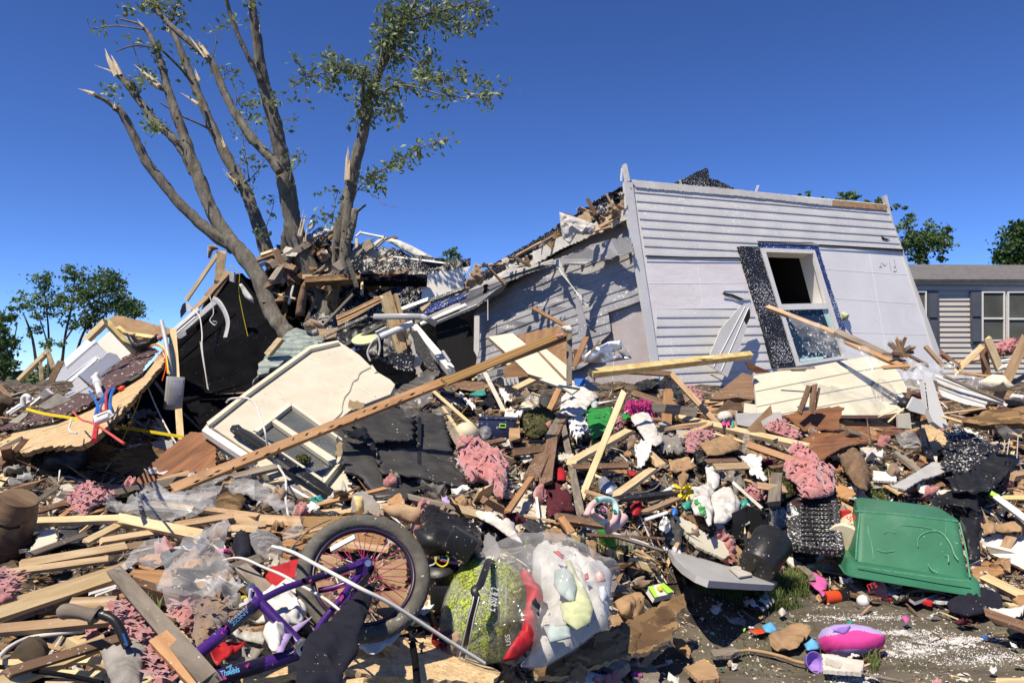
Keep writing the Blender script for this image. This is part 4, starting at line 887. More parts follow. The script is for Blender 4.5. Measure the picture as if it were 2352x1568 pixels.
# --- around the tree base
for i,(s,m,w_,lb)in enumerate((('b5 170,245 310,190','brown_wood',62,'brown beam wedged between the tree stems'),('b5 160,300 300,235','whitepaint',22,'white strip under the brown beam in the tree fork'),('b5 240,190 330,160','pale_pine',22,'pale broken board left of the main stem'),('b5 590,70 745,10','metal',34,'bent bright metal strip behind the right stem'),('b5 600,180 660,60','tan_wood',22,'upright tan lath behind the main stem'),('b5 680,140 690,40','orange_wood',20,'upright reddish lath behind the right stem'),('b5 640,140 760,40','osb_dark',46,'dark board behind the right stem'),('b5 570,380 770,220','weathered',26,'splintered grey lath fanned out before the right stem'),('b5 600,360 740,260','pale_pine',14,'thin pale splinter before the right stem'),('b5 550,700 690,390','weathered',22,'dark slanting lath below the right stem'),('b5 600,690 900,340','tar_flecked',34,'black flecked batten slanting over the roof sheeting'),('b5 800,560 900,420','tar_flecked',26,'short black flecked batten under the beam'),('b5 210,620 265,940','barkm',30,'dark broken limb upright in the black hollow'),('b5 260,700 330,620','belly',60,'black torn timber beside the trunk foot'),('b5 330,560 470,420','logm',48,'shredded brown timber below the tree stems'),('b5 400,640 420,500','osb_dark',40,'dark board upright under the tree stems'),('b5 350,180 420,330','brown_wood',50,'brown board deep in the tree fork'),('b5 250,430 340,380','brown_wood',36,'brown broken board left of the tree fork'),('b5 440,540 470,420','vinyl',14,'curled white strip hanging under the tree fork'),('b5 300,690 200,720','pale_pine',14,'thin pale stick by the upright broken limb'),('b5 960,30 1120,62','vinyl',12,'thin white frame bar against the sky behind the roof sheeting'),('b5 930,55 960,25','vinyl',10,'short white frame end against the sky'),('b5 1030,145 1120,70','drywall',26,'pale broken board pointing at the sky'),('b5 1060,150 1140,75','whitepaint',16,'white lath beside the pale board pointing at the sky'),('b5 1120,80 1210,65','brown_wood',18,'dark splintered lath end against the sky'))):
 pk('broken_board',m,s,w_,lb,'board',d=9.15 if i<16 else(9.0 if i<20 else 10.3),t=.03,jag=.7,sd=i,roll=(i*37)%50-25)
shv('bark_slab','logm','b5 482,640 500,520 525,420 552,376 572,395 568,520 555,635','rough brown slab of torn wood hanging below the tree fork','wood slab',d=8.8,amp=.04,puff=.07,fr=4,st=.3,res=.035)
shv('tar_paper','tarp','b5 350,120 480,160 520,300 560,370 420,380 300,420 240,330','crumpled black tar paper packed between the tree stems','tar paper',d=9.45,amp=.15,fr=3,jag=.05,th=0)
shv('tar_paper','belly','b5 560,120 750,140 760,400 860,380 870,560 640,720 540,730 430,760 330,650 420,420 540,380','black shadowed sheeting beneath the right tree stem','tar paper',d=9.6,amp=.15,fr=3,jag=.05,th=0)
shv('tar_paper','osb_dark','b5 560,60 600,40 700,60 760,120 700,160 600,200 560,160','torn brown roof board behind the main stem','roof board',d=9.7,amp=.1,fr=4,jag=.04,th=0)
shv('bent_flashing','metal','b5 590,75 620,20 660,-10 700,0 760,0 700,50 640,70','bent bright sheet metal between the two right stems','sheet metal',d=9.5,amp=.06,fr=4,jag=.02,res=.04)
shv('bent_flashing','whitepaint','b5 580,30 600,-60 640,-50 620,0','white scrap sticking up behind the main stem','scrap',d=9.6,amp=.05,res=.04)
shv('roof_sheeting','tar_flecked','b5 880,420 930,130 1000,150 1160,180 1400,230 1600,262 1760,270 1700,420 1560,520 1400,570 1390,720 1140,690 900,770 780,850 690,840 530,730 640,600 800,430','wide black flecked roof sheeting draped from the tree to the white panel','roof sheeting',d=(9.5,0,-.75),amp=.13,fr=2.3,st=2,res=.05,jag=.03)
shv('roof_felt','tarp','b5 780,830 1140,680 1400,600 1420,700 1340,760 1300,960 1060,960 1000,900 900,880','black roof felt hanging under the yellow disc and stud bundle','roof felt',d=(8.6,0,-.5),amp=.12,fr=3,res=.05,jag=.03)
pk('steel_beam','osb_dark','b5 560,385 960,360',56,'rusty steel chassis beam below the right tree stem','beam',d=8.75,t=.08,jag=0)
pk('steel_beam','belly','b5 940,372 1440,378',66,'black chassis beam running under the roof sheeting','beam',d=9.0,t=.1,jag=0)
shv('white_sheeting','siding_clean','b5 1140,95 1190,75 1250,90 1330,125 1450,190 1560,245 1540,262 1380,225 1260,160 1190,112','pale metal sheet curling against the sky over the roof sheeting','metal sheet',d=10.2,amp=.07,fr=3,res=.05)
for i,(s,m,w_,lb)in enumerate((('b5 1390,640 1700,500','bluefilm',40,'blue plastic wrapped edge board above the dark doorway'),('b5 1400,690 1710,560','whitepaint',22,'white fascia board above the dark doorway'),('b5 1250,590 1440,520','vinyl',26,'white strips below the clean white wall panel'),('b5 1380,560 1700,440','tar_flecked',30,'black crumpled roof edge under the clean white panel'),('b5 1490,690 1800,560','galv',12,'thin grey trim drooping over the dark doorway'),('b5 1415,575 1445,545','pine',34,'small wood block under the clean white panel'),('b5 660,800 1000,640','tar_flecked',24,'black flecked board edge below the roof sheeting'),('b5 880,900 1130,760','bluefilm',34,'blue-grey edge board under the yellow disc'),('b5 800,880 1120,700','slate',26,'dark grey board beside the yellow disc'),('b5 900,300 980,180','tar_flecked',40,'dark bent roofing standing by the right stem'),('b5 700,690 900,480','weathered',14,'thin grey lath leaning on the flecked roof sheeting'),('b5 930,420 870,240','barkm',30,'dark broken branch stub by the right stem'),('b5 1550,540 1640,490','galv',16,'thin metal strip under the clean white panel'),('b5 1180,760 1250,600','pale_pine',18,'pale lath nailed across the upright wall frame'),('b5 1340,900 1390,1050','drywall',40,'white splintered board at the foot of the door jamb'),('b5 1560,900 1600,960','paper',20,'white torn scrap in the dark doorway'))):
 pk('wreck_board',m,s,w_,lb,'board',d=8.3-.0012*px(s)[0][1],t=.03,jag=.6,sd=80+i,roll=(i*31)%40-20)
pk('eave_strip','whitepaint','b5 1200,205 1720,270',14,'thin white strip along the top of the roof sheeting','strip',d=10.0)
shv('sky_gap_cover','belly','f 560,660 700,600 900,600 1075,640 1140,760 1140,900 900,960 560,960','added black backing sheet closing the sky gap behind the collapsed middle','sheeting',d=13.6,amp=.1,fr=2,res=.14,jag=.05,th=0)  # added backing, placed to block the sky behind the middle
pn('white_wallboard','whitepaint','b5 1430,332 1640,300 1760,270 1725,330 1700,440 1670,480 1560,495 1395,542','clean white wall panel propped against the sagging roof edge','wall panel',d=(9.2,.2,-.2),th=.03)
shv('splintered_stump','brownins','b5 1700,430 1735,360 1770,290 1790,250 1845,300 1850,390 1780,420 1740,470','shredded brown timber and insulation beside the clean white panel','timber',d=9.0,amp=.1,puff=.07,jag=.03,fr=7)
pk('long_roof_board','tan_wood','f 1100,612 1155,605',7,'thin tan roof board on the skyline right of the white panel','board',d=10)
pn('sea_green_board','osb_grey','b5 490,720 560,740 700,800 660,840 590,880 300,1010 170,1130 220,1010 290,900 345,860 400,780','grey-green strand board behind the top edge of the cream wall section','strand board',d=(7.0,.1,-.6),th=.03,jag=.03)
pk('stud','pale_pine','b5 295,905 375,810',40,'short pale stud end standing beside the grey-green strand board','stud',d=6.9,t=.06)
shv('brown_batt','brownins','b5 545,690 600,650 690,690 700,720 640,740 560,740','brown fluffy insulation on top of the grey-green strand board','insulation',d=7.4,amp=.07,puff=.06,res=.04)
pn('splintered_board','pine','b5 560,745 660,725 795,715 780,780 650,785','splintered yellow board right of the brown insulation','board',d=7.35,th=.04,jag=.03)
tb('pipe_stub','greypaint_dk','b5 615,762 650,748',.035,'grey pipe stub poking out over the strand board','pipe',d=7.2)
siding('bent_siding','cardboard','b5 785,645 1180,460 1192,500 800,718','b5 785,645 1180,460',plane_for(px('b5 785,645 1180,460 800,718'),(8.0,0,-.2)),0,.07,dent=.02,label='taupe siding length lying over the black roof sheeting',cat='siding')
for s,m,w_,lb in(('b5 1130,510 1240,900','pale_pine',44,'left'),('b5 1170,500 1270,870','osb',40,'middle'),('b5 1215,490 1305,830','pine',26,'right')):
 pk('wall_stud',m,s,w_,lb+' stud of the upright broken wall frame in the centre','stud',d=7.3,t=.07,jag=.6)
pn('frame_sheathing','pale_pine','b5 1105,520 1140,500 1165,620 1180,760 1150,700','pale sheathing flap on the left of the upright wall frame','sheathing',d=7.35,th=.02,jag=.02)
pn('stud_block','tan_wood','b5 1190,700 1265,675 1270,690 1195,725','little wood block nailed to the upright wall frame','block',d=7.2,th=.04)
tb('bent_gutter','greypaint','b5 1055,640 1250,638 1390,640 1450,660 1505,692',.028,'bent grey gutter strip crossing the upright wall frame','gutter',d=(7.1,7.0,7,7,7.1),flat=.35)
tb('lamp_tube','siding_clean','b5 1105,785 1340,685',.030,'pale blue-white tube lamp hanging at the wall frame','tube lamp',d=7.05,flat=.5)
tb('thin_rod','galv','b5 1070,755 1150,715',.014,'thin grey arm at the end of the tube lamp','metal arm',d=7.1)
lathe('yellow_disc','limecloth',frame(P(px('b5 993,797')[0],7.3),Vector((1,0,0)),Vector((-.1,-.5,1))),[(0,.02),(.11,.018),(.135,.0),(.13,-.02),(0,-.022)],28,'yellow lamp cover disc lying on the black roof felt','lamp cover')
for s,lb in(('b5 1080,790 1040,830 1010,900 1030,960','white wire looping down under the yellow disc'),('b5 1090,790 1100,860 1090,920','grey wire hanging from the tube lamp')):tb('wire','wirewhite',s,.010,lb,'wire',d=7.0,seg=6)
tb('wire','belly','b5 1110,790 1100,850 1105,930',.03,'thick black hose hanging beside the wall frame','hose',d=7.1)
pk('door_jamb','whitepaint','b5 1350,720 1610,1030',52,'white weathered door jamb leaning over dark shingled panel','door jamb',d=(8.6,7.4),t=.08)
pn('shingled_board','shingle','b5 1310,745 1370,740 1560,1030 1550,1060 1440,1010 1340,850','dark shingled panel under the white door jamb','panel',d=(7.9,.1,-.3),th=.03)
pn('splintered_board','drywall','b5 1315,760 1340,800 1380,930 1410,1040 1360,1060 1335,960','upright splintered white board below the wall frame','board',d=7.2,th=.03,jag=.02)
pn('black_board','shutter_black','b5 1190,930 1250,900 1355,920 1340,1040 1200,1020','black square board below the wall frame','board',d=7.0,th=.03)
shv('black_sheet','tarp','b5 1040,940 1150,900 1240,900 1200,1000 1100,960 1060,980','black torn sheet under the hanging wires','sheet',d=7.1,amp=.07,jag=.02)
# --- cream wall section with window
CP=plane3(px('d3 75,760')[0],5.05,px('d3 1140,95')[0],6.35,px('d3 1120,1490')[0],4.35)
cw=pn('cream_wall_section','cream','d3 75,755 385,505 915,130 1140,88 1310,200 1440,330 1560,400 1600,440 1560,520 1400,580 1250,640 1170,700 1185,900 1200,1180 1290,1260 1230,1370 1120,1492 620,1210 30,812','dirty cream wall section with a window lying askew on the rubble','wall section',d=CP,th=.07)
def cp(name,mat,s,po,th=.02,**k):return panel(name,mat,s,d=CP,po=po,th=th,parent=cw,**k)
cp('edge_trim','cream_b','d3 70,745 385,500 905,125 1140,80 1145,95 915,150 400,520 85,770',.035,.03)
cp('edge_trim','whitepaint','d3 30,812 75,775 85,790 470,1040 450,1062 410,1062',.03,.04)
cp('grime','weathered','d3 85,792 120,788 470,1025 440,1045',.012,.004)
cp('edge_trim','whitepaint','d3 615,1208 640,1200 1125,1480 1110,1495',.03,.04)
cp('grime','weathered','d3 715,1200 760,1225 1130,1470 1100,1478 720,1240',.012,.004,jag=.01)
for s in('d3 915,230 1060,280 1240,410 1440,540','d3 600,445 680,540 740,590','d3 840,300 960,400 1090,520 1150,610'):tb('seam','cream',s,.007,None,None,d=CP,off=.0,parent=cw,seg=6)
for s in('d3 1415,295 1310,350 1285,400 1245,430 1220,500 1180,550 1160,620 1150,680 1060,760','d3 1415,305 1445,350'):tb('crease','cream_b',s,.016,None,None,d=CP,off=.0,parent=cw,seg=6)
wn=empty('window',CP.hit(px('d3 1010,1230')[0]));adopt(wn,cw)
def wq(name,mat,s,po,th=.03):return panel(name,mat,s,d=CP,po=po,th=th,parent=wn)
for s in('d3 425,835 740,575 765,600 455,845','d3 740,575 790,600 1170,880 1170,905 1140,880 760,610','d3 1000,1235 1160,1045 1172,1060 1020,1245','d3 425,835 455,835 1012,1200 1000,1238'):wq('frame','cream_b',s,.05,.05)
wq('pane','glass_dirty','d3 620,715 742,620 1140,900 1120,1030 1080,1030 850,870',.016,.004)
wq('pane','glass_dirty','d3 465,840 600,740 1090,1085 1005,1195',.006,.004)
wq('meeting_rail','cream_b','d3 598,738 622,714 1125,1040 1100,1075 1090,1085',.045)
shv('leaf_litter','mossm','d3 800,1030 860,1015 910,1040 890,1075 830,1065','small clump of dead leaves stuck on the cream section window','leaves',d=CP,off=0,po=.04,amp=.03,fr=14,puff=.02,res=.015,jag=.01)
pn('charred_strip','tarp','d3 258,790 275,765 330,760 360,790 440,830 700,1010 1030,1240 1100,1290 1062,1340 700,1110 560,985 300,830','long black tar strip lying across the cream wall section window','strip',d=CP,po=.07,th=.02,bend=.03)
tb('cord','wirewhite','d3 230,585 270,555 400,552 470,610 510,720 545,830 565,960 575,985',.0065,'off-white cord arching over the cream wall section','cord',d=(4.9,4.85,4.8,4.75,4.68,4.6,4.62,4.6))
tb('cord','wirewhite','d3 620,1060 700,1180 715,1260 712,1380 738,1535',.0065,'lower end of off-white cord hanging below the cream wall section','cord',d=(4.5,4.0))
# --- black shingle slab
S0=px('f 760,975 795,945 850,925 905,930 960,945 1015,958 1035,1035 1060,1080 1078,1115 1060,1128 1000,1112 960,1125 935,1150 875,1142 835,1100 790,1085 785,1030')
SPL=plane_for(S0,(5.1,.25,-.7))
slab=shv('shingle_slab','slate',S0,'broad slab of layered black roof shingles beside the cream wall section','roof shingles',d=SPL,amp=.022,fr=1.6,res=.03,jag=.02,th=.02)
for i,s in enumerate(('f 960,960 1020,965 1040,1040 1070,1110 1000,1105 965,1060','f 860,1040 960,1030 1065,1090 1075,1120 960,1100 880,1090','f 800,960 880,935 950,950 950,1010 850,1020')):
 shv('shingle_layer','slate',s,None,None,d=SPL,po=.035+.014*i,amp=.018,fr=1.6,res=.03,jag=.02,th=.012,parent=slab,sd=9+i)
pk('dark_batten','tarp','f 964,960 962,1078',8,'thin upright black batten on the black shingle slab','batten',d=(5.6,4.8))
shv('black_scrap','tarp','d3 1150,830 1250,840 1330,820 1444,990 1440,1070 1360,940 1240,900','torn black felt scrap on the left of the black shingle slab','felt',d=SPL,off=0,po=.07,amp=.06,jag=.015,res=.025)
pn('osb_scrap','osb','b5 870,1310 880,1240 985,1265 985,1290 900,1320','square of strand board at the top corner of the shingle slab','strand board',d=5.4,th=.015,jag=.012)
pn('osb_scrap','osb','d3 1110,1000 1140,905 1172,915 1165,1020 1140,1030','narrow strand board scrap beside the cream section window','strand board',d=4.55,th=.012,jag=.01)
shv('osb_scrap','tan_wood','c2 955,455 1080,440 1200,470 1195,565 1120,570 1010,520','rotten brown board just below the black shingle slab','board',d=3.95,amp=.02,jag=.02)
pn('plasterboard','drywall','c2 760,500 775,400 830,370 900,400 970,520','pale pinkish plasterboard beside the lower corner of the cream wall section','plasterboard',d=4.05,th=.012,jag=.008)
shv('foam_lump','yellowfoam','c2 780,400 840,400 850,500 800,520','pale yellow foam smear below the cream wall section corner','foam',d=4.0,amp=.02,puff=.02,res=.02)
# --- the two long boards
lath_=pk('long_lath','orange_wood','f 400,1122 1030,872',22,'long orange-brown board with nail scars across the cream wall section','board',d=(4.15,5.15),t=.03,jag=.2)
rnd=seed(5)
for i in range(20):
 u=.08+i*.044+rnd.uniform(-.01,.01);x_,y_=400+630*u,1122-250*u+rnd.uniform(-7,7);dd=1/(1/4.15*(1-u)+1/5.15*u)-.055;l_=rnd.uniform(3,11)
 panel('nail_scar','brown_wood' if i%3 else 'dark',[(x_-l_,y_+4),(x_,y_-2.5),(x_+l_,y_-4),(x_+1,y_+2.5)],d=(dd,.16,0),th=.002,parent=lath_)
pk('oak_plank','oak','b6 95,930 975,570',68,'wide oak-veneer plank rising to the dark upright post','plank',d=(5.0,6.0),t=.02,jag=.15)
pk('plank_edge','brown_wood','b6 500,790 975,610',34,'dark broken lath beneath the oak-veneer plank','lath',d=(5.5,6.0),t=.03)
pk('upright_post','weathered','b6 1000,560 998,945',40,'dark upright post under the tip of the oak-veneer plank','post',d=(5.95,5.8),t=.05)
pk('slanting_lath','orange_wood','b6 740,395 985,530',28,'tan lath slanting down to the top of the dark upright post','lath',d=6.0)
pk('slanting_lath','orange_wood','b6 1118,615 1040,800',40,'orange lath standing just right of the dark upright post','lath',d=6.2)
pk('slanting_lath','brown_wood','b6 1215,630 1110,780',12,'thin dark stick right of the orange lath','stick',d=6.5)
shv('plaster_lump','drywall','b6 945,525 1000,515 1030,545 1010,580 960,570','grey plaster lump at the junction of plank and upright post','plaster',d=5.85,amp=.03,puff=.03,res=.02)
shv('pink_insulation','pinkins','b6 900,580 950,570 960,610 915,615','tiny pink insulation tuft under the oak-veneer plank tip','insulation',d=5.8,amp=.03,puff=.02,res=.02)
pn('panelled_board','cream_b','b6 410,600 585,572 680,650 830,760 1000,900 1000,960 700,870 620,790','cream panelled door half buried behind the oak-veneer plank','door',d=(6.8,.05,-.5),th=.04,edge='tan_wood')
pn('panelled_board','cream_b','b6 780,705 830,688 1010,830 1010,930 970,900','narrow cream door strip beside the dark upright post','door',d=(6.7,.05,-.5),th=.03,edge='tan_wood')
pn('cream_board','cream_b','b6 780,910 900,890 1080,970 1020,1015 950,970','cream board lying low behind the green cloth','board',d=(6.3,0,-.5),th=.02)
pn('cabinet_veneer','orange_wood','b6 620,590 920,520 980,600 975,880 940,860 800,700 690,650','orange wood-veneer cabinet panel behind the cream door','cabinet panel',d=(7.0,0,-.1),th=.02,ga=80)
pn('cabinet_veneer','orange_wood','b6 530,815 590,790 700,880 640,900 525,890','lower corner of orange veneer peeking under the cream door','cabinet panel',d=6.6,th=.02)
pn('cabinet_veneer','red_ply','b6 1030,690 1070,690 1100,780 1040,810','dark red-brown board corner right of the upright post','board',d=6.7,th=.02)
pk('yellow_beam','yellowfoam','a3 -20,1212 848,1112',38,'long pale yellow foam-coated beam in front of the leaning end wall','beam',d=(6.3,7.6),t=.06,jag=.2)
pk('foam_chunk','yellowfoam','a3 545,1128 640,1124',18,'stub of yellow foam on top of the long yellow beam','foam',d=7.1)
pk('brown_beam','brown_wood','b6 1390,850 1720,870',40,'brown beam lying under the long yellow beam','beam',d=7.2)
# --- middle slope
for i,(s,m,w_,lb)in enumerate((('b6 600,985 885,840','pale_pine',58,'pale timber with stamped end slanting behind the black pads'),('b6 780,785 1110,985','pale_pine',26,'thin pale batten crossing in front of the cream door'),('b6 540,890 990,860','tan_wood',26,'tan rail lying level under the long yellow beam'),('b6 980,870 860,1125','orange_wood',46,'orange lath slanting left below the dark upright post'),('b6 500,790 690,830','cream_b',26,'cream strip at the foot of the cream door'),('b6 300,910 500,790','pale_pine',16,'thin lath right under the oak-veneer plank'),('b6 390,870 530,1150','drywall',30,'crusted white lath standing left of the black pads'),('b6 15,1000 300,1250','pale_pine',26,'pale batten running down beside the shingle slab'),('b6 80,1110 220,1330','pale_pine',24,'tan batten above the cream round pot'),('b6 110,1230 220,1400','weathered',60,'weathered board left of the cream round pot'),('b6 330,1395 520,1350','brown_wood',46,'brown board beneath the navy bucket'),('b6 600,1340 600,1235','cardboard',75,'cardboard piece right of the navy bucket'),('c3 1005,480 780,935','brown_wood',110,'wide brown plank standing steeply in the middle of the slope'),('c3 1000,460 905,640','weathered',60,'splintered weathered plank beside the moss clump'),('c3 930,640 880,960','brown_wood',90,'dark brown plank behind the long brown lath'),('c3 1018,550 1150,1215','weathered',52,'long brown lath standing upright in mid slope'),('c3 1095,815 1515,585','pale_pine',74,'thick pale timber in front of the green cloth'),('c3 1480,290 1160,1090','pale_pine',50,'long pale batten crossing the thick pale timber'),('c3 780,925 590,1200','orange_wood',50,'orange lath leaning over the beige panels'),('c3 1440,1070 1700,880','pale_pine',70,'rough pale timber slanting right of the toy wheel'),('c3 1110,860 1500,850','brown_wood',50,'dark timber lying in the hollow under the thick pale timber'),('c3 1200,1050 1330,1090','tan_wood',30,'tan timber end above the toy steering wheel'),('c3 720,665 950,660','brown_wood',30,'reddish board below the moss clump'),('c3 870,430 1000,465','pale_pine',22,'pale lath above the moss clump'),('c3 650,745 850,720','brown_wood',60,'flaky brown board below the moss clump'),('c3 1000,1260 1060,1340','orange_wood',60,'orange pointed board left of the toy steering wheel'),('c3 990,1250 1310,1300','brown_wood',70,'brown board lying against the toy steering wheel'),('c3 1200,1380 1790,1410','brown_wood',22,'thin brown lath lying across below the toy steering wheel'),('c3 1410,1390 1770,1500','weathered',32,'grey stick under the thin brown lath'),('c3 1400,1370 1670,1460','whitepaint',26,'white stick under the thin brown lath'),('c3 1200,1330 1360,1325','whitepaint',24,'white strip under the toy steering wheel'),('c3 1690,1140 1860,1060','weathered',36,'brown stick right of the red ball'),('c3 1650,1200 1900,1100','tan_wood',40,'tan stick right of the red ball'),('c3 1660,1260 1810,1210','vinyl',24,'white plastic trim right of the red ball'),('c3 1430,1110 1860,1060','blackplastic',56,'black bar above the red ball'),('c5 310,375 720,820','tan_wood',52,'long tan lath behind the pink pompom'),('c5 430,770 560,690','tan_wood',40,'short tan lath crossing behind the pink pompom'),('c5 0,380 520,395','tan_wood',30,'tan lath in front of the lowest grey siding'),('c5 630,635 1060,605','tan_wood',44,'tan timber at the bottom of the brown-lined box'),('c5 0,560 240,640','brown_wood',60,'striped brown board behind the black cloth'),('c5 170,720 1490,1020','pale_pine',74,'long pale timber crossing right of the pink pompom'),('c5 720,915 960,985','pine',24,'splintered strip under the long pale timber'),('c5 1000,1010 1540,1195','orange_wood',62,'orange board below the end of the long pale timber'),('c5 720,1205 970,1195','pine',60,'short square timber in mid slope below the brown paper'),('c5 640,1160 880,1150','brown_wood',50,'short brown board above the short square timber'),('c5 1250,1290 1230,1500','weathered',100,'dark upright board beside the big pink insulation'),('c5 870,1345 1110,1560','drywall',26,'thin pale lath slanting over the white rags'),('c5 150,1500 380,1420','brown_wood',36,'brown stick under the yellow flower'),('c5 1200,1210 1400,1180','brown_wood',34,'brown board over the small grass tuft'),('c5 1100,1370 1300,1400','tan_wood',60,'tan board beneath the white torn sheet'),('c5 1455,720 1530,515','brown_wood',44,'left dark splinter standing against the cream siding panel'),('c5 1560,710 1580,500','brown_wood',52,'middle brown splinter standing against the cream siding panel'),('c5 1590,690 1625,515','brown_wood',22,'right thin splinter standing against the cream siding panel'))):
 a=px(s)[0];b=px(s)[1];hi=.42 if w_>45 else .36
 d_=None
 if min(a[1],b[1])<916:
  lo=a if a[1]>b[1]else b;e_=D(lo)-hi*.5;d_=(e_,e_+.3)if lo is a else(e_+.3,e_)
  if 'cream siding panel' in lb:d_=6.9
 pk('broken_timber',m,s,w_,lb,'timber',d=d_,off=hi,jag=.5,sd=i,roll=(i*53)%40-20)
for n_,s,r,lb,m in(('thin_rod','c5 175,682 700,745 1150,785',.008,'thin pale rod crossing left of the pink insulation','pale_pine'),('thin_rod','c5 1310,815 1640,905',.008,'thin pale rod right of the pink insulation','pale_pine'),('cable','c3 1060,640 1080,900',.004,'wire','belly'),('rod','c6 0,515 400,585 700,660 1000,715 1380,835',.010,'long thin cream rod in front of the cream siding panel','cream_b'),('wire','b6 1330,700 1320,800 1310,960',.006,'thin grey wire hanging below the crumpled metal sheeting','galv'),('rod','c5 345,415 900,372',.006,'thin pale stick in front of the lowest grey siding','pale_pine'),('rod','c3 50,270 250,300',.006,'thin pale stick above the round cream pot','pale_pine'),('wire','c3 1340,700 1480,740 1560,830',.003,'thin grey wire over the dark hollow','greypaint_dk'),('wire','c5 0,1440 180,1390 270,1260',.004,'grey wire beside the yellow flower','greypaint_dk'),('wire','c5 265,1290 300,1370 380,1390 520,1340 540,1290',.005,'wire ring above the white rags','greypaint_dk')):
 if lb=='wire':continue
 tb(n_,m,s,r,lb,'rod' if 'rod' in n_ else 'wire',off=.3,seg=6)
SH=lambda*a,**k:shv(*a,**k)
